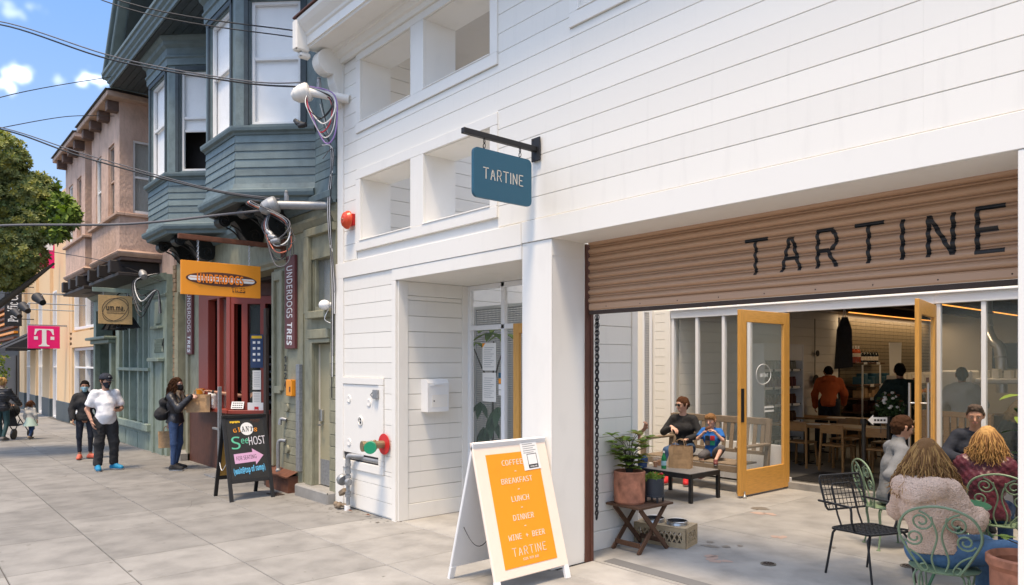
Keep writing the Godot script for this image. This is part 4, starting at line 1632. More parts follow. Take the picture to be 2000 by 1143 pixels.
	sash_window(b, Transform3D(Basis(), Vector3(-10.17, 2.78, -0.03)), 0.59, 0.95, M.olive, M.curtain, 0.99)
	# side door with kick plate, lock and hinge line
	var d := Node3D.new()
	d.name = "side_door"
	b.add_child(d)
	mb = MB.new()
	mb.bx(-10.13, -9.585, 0.16, 2.29, -0.16, -0.11, 0.004)
	part("door_leaf", mb, M.olive_door, d)
	mb = MB.new()
	mb.bx(-10.36, -10.14, 0.15, 2.36, -0.02, 0.03, 0.008)
	mb.bx(-10.36, -9.585, 2.295, 2.36, -0.021, 0.028, 0.008)
	part("frame", mb, M.olive, d)
	mb = MB.new()
	mb.bx(-10.145, -10.128, 0.16, 2.28, -0.12, -0.09)
	part("weather_strip", mb, M.cream, d)
	mb = MB.new()
	mb.bx(-10.11, -9.60, 0.17, 0.55, -0.109, -0.104)
	part("kick_plate", mb, M.galv, d)
	mb = MB.new()
	mb.bx(-10.09, -10.0, 1.12, 1.30, -0.11, -0.06, 0.01)
	mb.tube(PV([Vector3(-10.04, 1.07, -0.1), Vector3(-10.04, 1.07, -0.03), Vector3(-9.93, 1.07, -0.03)]), 0.014, -1, 6)
	part("handle", mb, M.steel, d)
	mb = MB.new()
	mb.bx(-10.5, -9.40, -0.15, 0.15, -0.3, 0.14, 0.02)
	part("step", mb, M.concrete_2, b)
	# brown panel and red service window
	mb = MB.new()
	mb.bx(-16.05, -13.6, -0.3, 1.06, -0.25, 0.01)
	part("brown_panel", mb, M.brown_panel, b)
	var c45 := Transform3D(Basis(Vector3(0.7071, 0, -0.7071), Vector3.UP, Vector3(0.7071, 0, 0.7071)), Vector3(-13.585, 0, 0))
	mb = MB.new()
	mb.bx(0.0, 1.2, -0.3, 1.06, -0.2, 0.008)
	part("brown_panel", mb, M.brown_panel, b, c45)
	var rw := Node3D.new()
	rw.name = "service_window"
	b.add_child(rw)
	for e: Array in [[-15.4, -14.82, 1.12, 3.56], [-14.29, -14.17, 1.12, 3.25], [-13.79, -13.60, 1.12, 3.25], [-14.82, -13.6, 3.25, 3.56]]:
		mb = MB.new()
		mb.bx(e[0], e[1], e[2], e[3], -0.12, 0.03, 0.008)
		part("frame", mb, M.red_frame, rw)
	mb = MB.new()
	mb.bx(-15.4, -13.57, 1.05, 1.12, -0.15, 0.10, 0.008)
	mb.box(c45 * Vector3(0.38, 1.085, 0.0), Vector3(0.8, 0.07, 0.2), c45.basis, 0.008)
	part("sill", mb, M.red_frame, rw)
	for e: Array in [[0.0, 0.06, 3.25], [0.20, 0.32, 3.25], [0.56, 0.66, 3.25]]:
		mb = MB.new()
		mb.bx(e[0], e[1], 1.12, e[2], -0.1, 0.02, 0.006)
		part("frame", mb, M.red_frame, rw, c45)
	mb = MB.new()
	mb.bx(0.0, 1.3, 3.1, 3.25, -0.1, 0.022, 0.006)
	part("frame", mb, M.red_frame, rw, c45)
	mb = MB.new()
	mb.bx(0.0, 1.3, 3.25, 3.56, -0.1, 0.0, 0.006)
	part("lintel", mb, M.brown_panel, rw, c45)
	for e: Array in [[-14.17, -13.79]]:
		mb = MB.new()
		mb.bx(e[0], e[1], 1.12, 3.25, -0.06, -0.054)
		part("pane", mb, M.glass, rw)
	mb = MB.new()
	mb.bx(0.32, 0.56, 1.12, 3.1, -0.05, -0.044)
	part("pane", mb, M.glass, rw, c45)
	# dim room behind the service window, with shelves
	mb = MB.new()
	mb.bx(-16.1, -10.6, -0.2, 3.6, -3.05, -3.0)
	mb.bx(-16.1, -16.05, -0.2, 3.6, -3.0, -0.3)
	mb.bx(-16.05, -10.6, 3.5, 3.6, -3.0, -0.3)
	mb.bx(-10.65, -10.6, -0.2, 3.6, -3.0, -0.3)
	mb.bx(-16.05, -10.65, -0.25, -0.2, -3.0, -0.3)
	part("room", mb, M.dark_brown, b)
	for k in 7:
		mb = MB.new()
		mb.bx(-15.9, -14.2, 1.15 + k * 0.16, 1.19 + k * 0.16, -1.5, -1.2)
		part("shelf", mb, M.galv, b)
	# entry door in the alcove
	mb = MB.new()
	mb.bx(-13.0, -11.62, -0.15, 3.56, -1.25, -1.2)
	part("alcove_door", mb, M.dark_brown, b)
	# teal street door at the far left
	mb = MB.new()
	mb.bx(-16.75, -16.2, -0.05, 3.0, -0.22, -0.18)
	part("street_door", mb, M.blue_dark, b)
	for e: Array in [[-16.68, -16.27, 0.2, 1.0], [-16.68, -16.27, 1.15, 2.0], [-16.68, -16.27, 2.2, 2.85]]:
		mb = MB.new()
		mb.bx(e[0], e[1], e[2], e[3], -0.18, -0.165, 0.006)
		part("door_panel", mb, M.blue_paint_2, b)
	mb = MB.new()
	mb.bx(-16.75, -16.2, 3.0, 3.56, -0.2, -0.1)
	part("shop_wall", mb, M.olive_2, b)
	mb = MB.new()
	mb.bx(-16.8, -16.05, -0.25, 0.08, -0.2, 0.2, 0.01)
	part("step", mb, M.concrete_2, b)
	# narrow tan brick strip between the two houses
	for k in 44:
		mb = MB.new()
		mb.bx(-17.22, -17.03, -0.2 + k * 0.1, -0.108 + k * 0.1, -0.1, 0.02 + 0.006 * (k % 3), 0.004)
		piece("brick", mb.mesh(), M.brick_tan, b)


# ---------- pink stucco house with the green shop front ----------
func umma_building() -> void:
	var b := thing("pink_building", "pink stucco house with two square bays over a grey-green shop front", "building")
	var mb := MB.new()
	mb.bx(-24.95, -17.23, 4.0, 8.4, -0.4, 0.0)
	part("wall", mb, M.pink_stucco, b)
	for e: Array in [[-21.15, -18.16], [-24.85, -22.0]]:
		var x0: float = e[0]
		var x1: float = e[1]
		var w := x1 - x0
		var f := Transform3D(Basis(), Vector3(x0, 0, 0.9))
		var ww := 0.62
		wall_face(b, f, w, 4.55, 7.95, [[0.5, 5.45, ww, 1.68], [w - 0.5 - ww, 5.45, ww, 1.68]], M.pink_stucco)
		for x: float in [0.5, w - 0.5 - ww]:
			sash_window(b, f * Transform3D(Basis(), Vector3(x, 5.45, -0.03)), ww, 1.68, M.pink_trim if x > 1 else M.white, M.curtain)
		var s := seg_frame(Vector2(x1, 0.779), Vector2(x1, 0.0))
		wall_face(b, s, 0.779, 4.55, 7.95, [[0.16, 5.45, 0.52, 1.68]], M.pink_stucco)
		sash_window(b, s * Transform3D(Basis(), Vector3(0.16, 5.45, -0.03)), 0.52, 1.68, M.white, M.curtain)
		mb = MB.new()
		for q: Array in [[x0 - 0.06, x1 + 0.06, 5.36, 5.43, 0.8, 0.98], [x1 - 0.02, x1 + 0.06, 5.36, 5.43, 0.0, 0.8]]:
			mb.bx(q[0], q[1], q[2], q[3], q[4], q[5], 0.01)
		part("sill_ledge", mb, M.pink_trim, b)
		mb = MB.new()
		mb.mould(P2([-0.05, 0.0, 0.0, 0.0, 0.05, 0.06, 0.06, 0.10, 0.02, 0.14, -0.05, 0.14]), P2([x0, 0, x0, 0.9, x1, 0.9, x1, 0]), 4.44)
		part("base_moulding", mb, M.pink_trim, b)
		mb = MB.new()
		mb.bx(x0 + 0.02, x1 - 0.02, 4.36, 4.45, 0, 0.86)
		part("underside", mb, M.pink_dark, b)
		# eave with blocks and a sloped slate roof
		mb = MB.new()
		mb.bx(x0 - 0.25, x1 + 0.25, 7.95, 8.08, -0.2, 1.2, 0.015)
		part("eave", mb, M.pink_trim, b)
		mb = MB.new()
		mb.bx(x0 - 0.27, x1 + 0.27, 8.08, 8.10, -0.2, 1.24)
		part("gutter", mb, M.dark_brown, b)
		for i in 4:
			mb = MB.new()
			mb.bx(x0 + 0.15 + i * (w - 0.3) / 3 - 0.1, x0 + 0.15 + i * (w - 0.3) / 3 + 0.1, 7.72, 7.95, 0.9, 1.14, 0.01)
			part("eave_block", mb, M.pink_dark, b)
		for k in 5:
			mb = MB.new()
			var za := 1.22 - k * 0.25
			var ya := 8.1 + k * 0.09
			mb.box(Vector3((x0 + x1) / 2, ya + 0.03, za - 0.12), Vector3(w + 0.5, 0.02, 0.27), Basis(Vector3.RIGHT, atan2(0.09, 0.25)))
			piece("shingle_course", mb.mesh(), M.slate, b)
		# dark corbel planks under the bay
		for i in 3:
			mb = MB.new()
			mb.bx(x0 + 0.25 + i * (w - 0.7) / 2, x0 + 0.5 + i * (w - 0.7) / 2, 4.06, 4.36, 0.0, 1.05, 0.02)
			part("corbel", mb, M.dark_brown, b)
		mb = MB.new()
		mb.bx(x0 - 0.1, x1 + 0.1, 3.98, 4.06, 0.0, 0.95, 0.01)
		part("corbel_shelf", mb, M.dark_brown, b)
	# tall block behind the bays
	mb = MB.new()
	mb.bx(-24.95, -17.6, 8.4, 9.6, -2.0, -0.6)
	part("parapet", mb, M.pink_stucco, b)
	# ---- shop front ----
	var z := 0.15
	mb = MB.new()
	mb.bx(-24.95, -17.23, 3.55, 4.0, -0.3, z)
	mb.bx(-18.64, -17.23, -0.3, 3.55, -0.3, z)
	mb.bx(-22.1, -21.75, -0.3, 3.55, -0.3, z)
	mb.bx(-21.75, -18.64, -0.3, 0.38, -0.3, z)
	mb.bx(-24.95, -24.6, -0.3, 3.55, -0.3, z)
	part("shop_wall", mb, M.green_grey, b)
	mb = MB.new()
	mb.sweepx(P2([3.86, z, 3.86, z + 0.05, 3.9, z + 0.07, 3.96, z + 0.16, 4.0, z + 0.17, 4.03, z, 3.86, z]), -24.95, -17.23)
	mb.sweepx(P2([3.5, z, 3.5, z + 0.02, 3.55, z + 0.04, 3.58, z, 3.5, z]), -22.1, -17.23)
	part("moulding", mb, M.green_grey_2, b)
	mb = MB.new()
	mb.bx(-21.85, -18.55, 0.36, 0.53, z - 0.02, z + 0.09, 0.01)
	mb.bx(-21.75, -18.6, 1.80, 1.88, z - 0.2, z + 0.06, 0.01)
	for x: float in [-21.72, -21.2, -20.55, -19.68, -19.2, -18.7]:
		mb.bx(x - 0.055, x + 0.055, 0.53, 1.80, z - 0.16, z + 0.01, 0.006)
		mb.bx(x - 0.055, x + 0.055, 1.88, 3.55, z - 0.16, z + 0.01, 0.006)
	part("window_frame", mb, M.green_grey, b)
	for i in 5:
		var xs := [-21.72, -21.2, -20.55, -19.68, -19.2, -18.7]
		for e: Array in [[0.53, 1.80], [1.88, 3.55]]:
			mb = MB.new()
			mb.bx(xs[i] + 0.055, xs[i + 1] - 0.055, e[0], e[1], z - 0.12, z - 0.114)
			part("pane", mb, M.glass, b)
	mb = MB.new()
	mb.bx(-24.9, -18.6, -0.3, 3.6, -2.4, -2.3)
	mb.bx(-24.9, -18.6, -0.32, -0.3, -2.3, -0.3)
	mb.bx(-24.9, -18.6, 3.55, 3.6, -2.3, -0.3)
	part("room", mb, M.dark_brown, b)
	mb = MB.new()
	mb.bx(-20.5, -19.75, 0.6, 1.7, -0.5, -0.49)
	part("window_display", mb, M.paper, b)
	mb = MB.new()
	mb.bx(-20.4, -19.85, 0.75, 1.1, -0.488, -0.486)
	part("window_display", mb, M.corten, b)
	# panels below the window
	for x: float in [-21.4, -20.2, -19.2]:
		mb = MB.new()
		mb.bx(x - 0.45, x + 0.45, -0.12, 0.27, z, z + 0.012, 0.006)
		part("wall_panel", mb, M.green_grey_2, b)
	# left entrance: pediment, door
	mb = MB.new()
	mb.bx(-24.6, -22.05, 2.66, 2.74, z - 0.05, z + 0.30, 0.02)
	mb.bx(-24.5, -22.1, 2.55, 2.66, z - 0.05, z + 0.18, 0.02)
	mb.bx(-24.45, -24.25, -0.25, 2.55, z - 0.05, z + 0.1, 0.01)
	mb.bx(-22.4, -22.15, -0.25, 2.55, z - 0.05, z + 0.1, 0.01)
	part("door_surround", mb, M.green_grey_2, b)
	mb = MB.new()
	mb.bx(-24.25, -22.4, -0.25, 2.3, -0.6, -0.55)
	part("door", mb, M.green_grey_2, b)
	mb = MB.new()
	mb.bx(-24.25, -22.4, 2.3, 3.5, -0.62, -0.6)
	part("dark_glass", mb, M.dark_brown, b)
	# narrow right door with little cornice, lattice vents
	mb = MB.new()
	mb.bx(-18.35, -17.4, 2.03, 2.11, z, z + 0.14, 0.01)
	mb.bx(-18.3, -18.15, -0.2, 2.03, z, z + 0.05, 0.006)
	mb.bx(-17.6, -17.45, -0.2, 2.03, z, z + 0.05, 0.006)
	part("door_surround", mb, M.green_grey_2, b)
	mb = MB.new()
	mb.bx(-18.15, -17.6, -0.15, 2.03, z + 0.001, z + 0.015, 0.004)
	part("door", mb, M.green_grey_2, b)
	for k in 7:
		mb = MB.new()
		mb.bar(Vector3(-18.15 + k * 0.08, 2.25, z + 0.02), Vector3(-17.95 + k * 0.08, 2.55, z + 0.02), 0.022, 0.02, Vector3(0, 0, 1))
		mb.bar(Vector3(-17.95 + k * 0.08, 2.25, z + 0.012), Vector3(-18.15 + k * 0.08, 2.55, z + 0.012), 0.022, 0.02, Vector3(0, 0, 1))
		part("lattice", mb, M.green_grey, b)
	mb = MB.new()
	mb.bx(-18.2, -17.45, 2.24, 2.56, z, z + 0.004)
	part("vent", mb, M.dark_void, b)
	mb = MB.new()
	mb.bx(-18.25, -17.5, 2.78, 2.84, z, z + 0.1, 0.01)
	mb.bx(-18.1, -17.65, 2.9, 3.4, z, z + 0.03, 0.01)
	part("pilaster_trim", mb, M.green_grey_2, b)


# ---------- yellow stucco shop building beyond ----------
func yellow_building() -> void:
	var b := thing("yellow_building", "yellow stucco shop building with blue-tiled pier bases and steel framed windows", "building")
	var z := -0.2
	var mb := MB.new()
	# piers
	for e: Array in [[-33.8, -31.1], [-37.5, -35.5], [-41.2, -39.4], [-45.0, -43.2]]:
		mb = MB.new()
		mb.bx(e[0], e[1], 0.5, 8.7, z - 0.6, z)
		part("pier", mb, M.yellow_stucco, b)
		mb = MB.new()
		mb.bx(e[0] - 0.03, e[1] + 0.03, -0.6, 0.5, z - 0.5, z + 0.03, 0.02)
		part("pier_base", mb, M.blue_tile, b)
	mb = MB.new()
	mb.bx(-46, -25.0, 5.0, 8.7, z - 0.7, z - 0.12)
	mb.bx(-46, -25.0, 2.66, 3.1, z - 0.7, z - 0.12)
	mb.bx(-31.1, -25.0, 2.56, 3.12, z - 0.6, z - 0.02)
	mb.bx(-31.1, -30.75, -0.4, 8.7, z - 0.6, z - 0.02)
	mb.bx(-26.6, -25.0, -0.4, 8.7, z - 0.6, z - 0.02)
	part("wall", mb, M.yellow_stucco, b)
	# glazing
	var k := 0
	for e: Array in [[-30.75, -26.6, 0.12, 2.55], [-30.75, -26.6, 3.2, 5.0], [-35.5, -33.8, -0.3, 2.66], [-35.5, -33.8, 3.1, 5.0], [-39.4, -37.5, -0.3, 2.66], [-39.4, -37.5, 3.1, 5.0], [-43.2, -41.2, -0.3, 2.66], [-43.2, -41.2, 3.1, 5.0]]:
		var o := Node3D.new()
		o.name = "window" if k == 0 else "window_%03d" % k
		k += 1
		b.add_child(o)
		var w: float = e[1] - e[0]
		mb = MB.new()
		for q: Array in [[e[0], e[0] + 0.06, e[2], e[3]], [e[1] - 0.06, e[1], e[2], e[3]], [e[0] + 0.1, e[1] - 0.1, e[2], e[2] + 0.1], [e[0] + 0.1, e[1] - 0.1, e[3] - 0.1, e[3]], [e[0] + w * 0.5 - 0.03, e[0] + w * 0.5 + 0.03, e[2] + 0.1, e[3] - 0.1]]:
			mb.bx(q[0], q[1], q[2], q[3], z - 0.25, z - 0.1, 0.01)
		if e[2] < 1.0: mb.bx(e[0] + 0.1, e[1] - 0.1, 1.8, 1.86, z - 0.24, z - 0.11, 0.01)
		part("frame", mb, M.white_metal, o)
		mb = MB.new()
		mb.bx(e[0] + 0.1, e[1] - 0.1, e[2] + 0.1, e[3] - 0.1, z - 0.2, z - 0.19)
		part("pane", mb, M.glass_sky, o)
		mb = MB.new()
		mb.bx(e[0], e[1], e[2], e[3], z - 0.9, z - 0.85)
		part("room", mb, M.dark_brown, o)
	mb = MB.new()
	mb.bx(-30.75, -26.6, -0.4, 0.12, z - 0.4, z - 0.05, 0.01)
	part("sill_wall", mb, M.blue_tile, b)


func far_street() -> void:
	# the orange and dark block past the yellow building, then plain houses
	var b := thing("far_restaurant_building", "dark and orange restaurant front beyond the yellow building, half hidden by the tree", "building")
	var mb := MB.new()
	mb.bx(-58, -46.2, -0.6, 7.0, -4.0, -0.3)
	part("wall", mb, M.dark_brown, b)
	for k in 8:
		mb = MB.new()
		mb.bx(-57, -46.5, 3.0 + k * 0.3, 3.12 + k * 0.3, -0.3, -0.1)
		part("slat", mb, M.corten if k % 2 else M.sign_orange, b)
	mb = MB.new()
	mb.bx(-56, -47, -0.4, 2.4, -0.3, -0.25)
	part("window", mb, M.dark_brown, b)
	var c := thing("distant_house", "tan stucco house at the far end of the street row", "building")
	mb = MB.new()
	mb.bx(-75, -58.2, -0.7, 9.0, -6.0, -0.2)
	part("wall", mb, M.tan_stucco, c)
	mb = MB.new()
	mb.bx(-75.2, -58.0, 9.0, 9.4, -6.2, 0.1)
	part("roof", mb, M.slate, c)
	for k in 4:
		mb = MB.new()
		mb.bx(-73 + k * 4, -71.4 + k * 4, 5, 7, -0.2, -0.15)
		part("window", mb, M.dark_brown, c)
# ---------- trees ----------
func rosette(len_: float, wid: float, n: int, up: float) -> ArrayMesh:
	var mb := MB.new()
	for i in n:
		var a := TAU * i / n + 0.3 * (i % 2)
		var d := Vector3(cos(a), up + 0.35 * (i % 3), sin(a)).normalized()
		var s := d.cross(Vector3.UP).normalized() * wid
		var m := d * len_ * 0.55 + Vector3(0, len_ * 0.08, 0)
		var e := d * len_
		mb.tri(Vector3.ZERO, m - s, m + s)
		mb.tri(m + s, m - s, e)
	return mb.mesh()


func crown(under: Node3D, called: String, lobes: Array, leaf: ArrayMesh, m: Material, count: int, smin := 0.7, smax := 1.3, shell := 0.55) -> void:
	# leaf clusters spread through ellipsoid lobes [centre, radii], thicker towards the outside
	var mm := MultiMesh.new()
	mm.transform_format = MultiMesh.TRANSFORM_3D
	mm.mesh = leaf
	mm.instance_count = count
	var tot := 0.0
	for l: Array in lobes: tot += l[1].x * l[1].y
	var k := 0
	for l: Array in lobes:
		var c: int = int(count * l[1].x * l[1].y / tot)
		if l == lobes[-1]: c = count - k
		for i in c:
			var d := Vector3(rng.randfn(), rng.randfn(), rng.randfn()).normalized()
			var r := lerpf(shell, 1.0, sqrt(rng.randf())) * (0.92 + 0.16 * sin(d.x * 7.0 + d.y * 9.0) * cos(d.z * 8.0))
			var p: Vector3 = l[0] + d * r * l[1]
			var y := (d + Vector3(rng.randfn() * 0.3, 0.4 + rng.randfn() * 0.3, rng.randfn() * 0.3)).normalized()
			var x := y.cross(Vector3(rng.randfn(), rng.randfn(), rng.randfn())).normalized()
			var s := rng.randf_range(smin, smax)
			mm.set_instance_transform(k, Transform3D(Basis(x, y, x.cross(y)).scaled(Vector3(s, s, s)), p))
			k += 1
	var o := MultiMeshInstance3D.new()
	o.multimesh = mm
	o.material_override = m
	o.name = called
	under.add_child(o, true)
	o.set_meta("kind", "stuff")


func tree(label: String, trunk: Array, r: float, limbs: Array, sets: Array) -> void:
	var t := thing("street_tree", label, "tree", Vector3.ZERO, 0, "street trees along the kerb")
	var mb := MB.new()
	mb.tube(curve(trunk, 5), r, r * 0.55, 9)
	part("trunk", mb, M.bark, t)
	for l: Array in limbs:
		mb = MB.new()
		mb.tube(curve(l, 5), r * 0.45, r * 0.12, 6)
		part("limb", mb, M.bark, t)
	var i := 0
	for s: Array in sets:
		crown(t, "crown" if i == 0 else "crown_%03d" % i, s[0], s[1], s[2], s[3], 0.7, 1.35, s[4] if s.size() > 4 else 0.45)
		i += 1


func trees() -> void:
	# pale rosette-leaved street tree
	var ro := rosette(0.095, 0.016, 9, 0.35)
	var lobes := []
	for e: Array in [[-0.35, 6.45, 0.3, 0.72], [-1.3, 6.2, 0.4, 1.0], [0.02, 5.75, -0.2, 0.72], [-0.8, 5.5, 0.5, 0.9], [0.12, 5.05, -0.1, 0.62], [-0.55, 4.75, 0.2, 0.8], [0.0, 4.4, 0.0, 0.58], [-0.95, 4.4, 0.3, 0.8], [-0.35, 4.0, -0.2, 0.5], [-1.5, 5.2, 0.0, 1.0]]:
		# offset is along the picture's right and depth directions, placed in the world
		lobes.append([Vector3(-19.0 + e[0] * 0.6539 + e[2] * 0.7566, e[1], 2.72 - e[0] * 0.7566 + e[2] * 0.6539), Vector3(e[3], e[3] * 0.78, e[3])])
	tree("pale grey-green street tree with small rosette leaves, filling the left edge below the sky", [Vector3(-20.4, -0.15, 3.75), Vector3(-20.3, 1.6, 3.6), Vector3(-19.9, 3.4, 3.3)], 0.2,
		[[Vector3(-19.9, 3.3, 3.3), Vector3(-19.4, 4.4, 2.9), Vector3(-18.8, 5.8, 2.4)], [Vector3(-20.0, 3.2, 3.3), Vector3(-20.0, 4.6, 3.4), Vector3(-19.9, 6.2, 3.3)], [Vector3(-19.9, 3.0, 3.3), Vector3(-19.0, 3.7, 2.6), Vector3(-18.6, 4.2, 2.1)]],
		[[lobes, ro, M.leaf_grey, 6000, 0.7], [lobes, ro, M.leaf_olive, 4200, 0.75], [lobes, ro, M.leaf_deep, 4000, 0.3], [lobes, ro, M.leaf_yellow, 900, 0.98]])  # yellow outermost leaves put highlights into the crown colour
	# brighter broad-leaved one beyond
	var bl := rosette(0.17, 0.042, 6, 0.15)
	var l2 := []
	for e: Array in [[-0.3, 5.75, 0.0, 0.3], [0.0, 5.5, 0.0, 0.32], [-0.35, 5.3, 0.1, 0.34], [0.1, 5.2, 0.0, 0.3], [0.3, 5.3, 0.1, 0.2], [-0.6, 5.4, 0.2, 0.35], [0.0, 4.9, 0.1, 0.25]]:
		l2.append([Vector3(-18.72 + e[0] * 0.6539 + e[2] * 0.7566, e[1], 1.99 - e[0] * 0.7566 + e[2] * 0.6539), Vector3(e[3], e[3] * 0.8, e[3])])
	tree("bright green broad-leaved tree branch behind the pale street tree", [Vector3(-21.9, -0.2, 3.8), Vector3(-21.7, 1.8, 3.6), Vector3(-21.2, 3.4, 3.0)], 0.12,
		[[Vector3(-21.2, 3.3, 3.0), Vector3(-20.6, 5.3, 3.1), Vector3(-18.9, 5.3, 2.1)]],
		[[l2, bl, M.leaf_bright, 420], [l2, bl, M.leaf_deep, 300, 0.1]])
	# sparse brownish one far behind
	var l3 := [[Vector3(-42.5, 8.3, 1.6), Vector3(1.5, 1.3, 1.5)], [Vector3(-43.5, 7.2, 2.2), Vector3(1.6, 1.3, 1.6)], [Vector3(-41.8, 7.0, 1.2), Vector3(1.1, 1.0, 1.1)]]
	tree("sparse brown-twigged tree in the distance beside the yellow building", [Vector3(-43.0, -0.5, 3.6), Vector3(-43.0, 3.0, 3.0), Vector3(-42.8, 6.0, 2.2)], 0.16, [[Vector3(-42.8, 6.0, 2.2), Vector3(-42.6, 7.0, 1.9), Vector3(-42.3, 8.6, 1.5)]], [[l3, rosette(0.16, 0.015, 7, 0.4), M.leaf_twig, 1500, 0.0]])
	# low greenery and far trees at the left edge
	var l4 := [[Vector3(-34.5, 1.4, 3.3), Vector3(0.7, 1.3, 0.6)], [Vector3(-33.6, 2.6, 3.2), Vector3(0.6, 0.8, 0.5)], [Vector3(-47.0, 1.6, 1.2), Vector3(1.5, 1.9, 1.2)]]
	tree("young green street tree with yellowish tips at the far left edge", [Vector3(-34.4, -0.3, 3.4), Vector3(-34.4, 1.0, 3.4), Vector3(-34.3, 2.4, 3.3)], 0.06, [], [[l4, bl, M.leaf_bright, 500, 0.0], [l4, bl, M.leaf_yellow, 160, 0.3]])


# ---------- signs ----------
func chain(under: Node3D, a: Vector3, b: Vector3, link: float, r: float, m: Material) -> void:
	var d := b - a
	var n := int(d.length() / (link * 0.72))
	var mb := MB.new()
	var y := d.normalized()
	var x := y.cross(Vector3(0.3, 0.1, 1)).normalized()
	for i in n:
		var c := a + d * ((i + 0.5) / n)
		var xx := x if i % 2 == 0 else x.cross(y)
		var ring := PackedVector3Array()
		for k in 8:
			var t := TAU * k / 8.0
			ring.append(c + y * (sin(t) * link * 0.5) + xx * (cos(t) * link * 0.28))
		mb.tube(ring, r, -1, 4, true)
	part("chain", mb, m, under)


func rounded(w: float, h: float, r: float, n := 5) -> PackedVector2Array:
	var p := PackedVector2Array()
	for q: Array in [[w / 2 - r, h / 2 - r, 0.0], [-w / 2 + r, h / 2 - r, 90.0], [-w / 2 + r, -h / 2 + r, 180.0], [w / 2 - r, -h / 2 + r, 270.0]]:
		for i in n:
			var a := deg_to_rad(q[2] + 90.0 * i / (n - 1))
			p.append(Vector2(q[0] + cos(a) * r, q[1] + sin(a) * r))
	return p


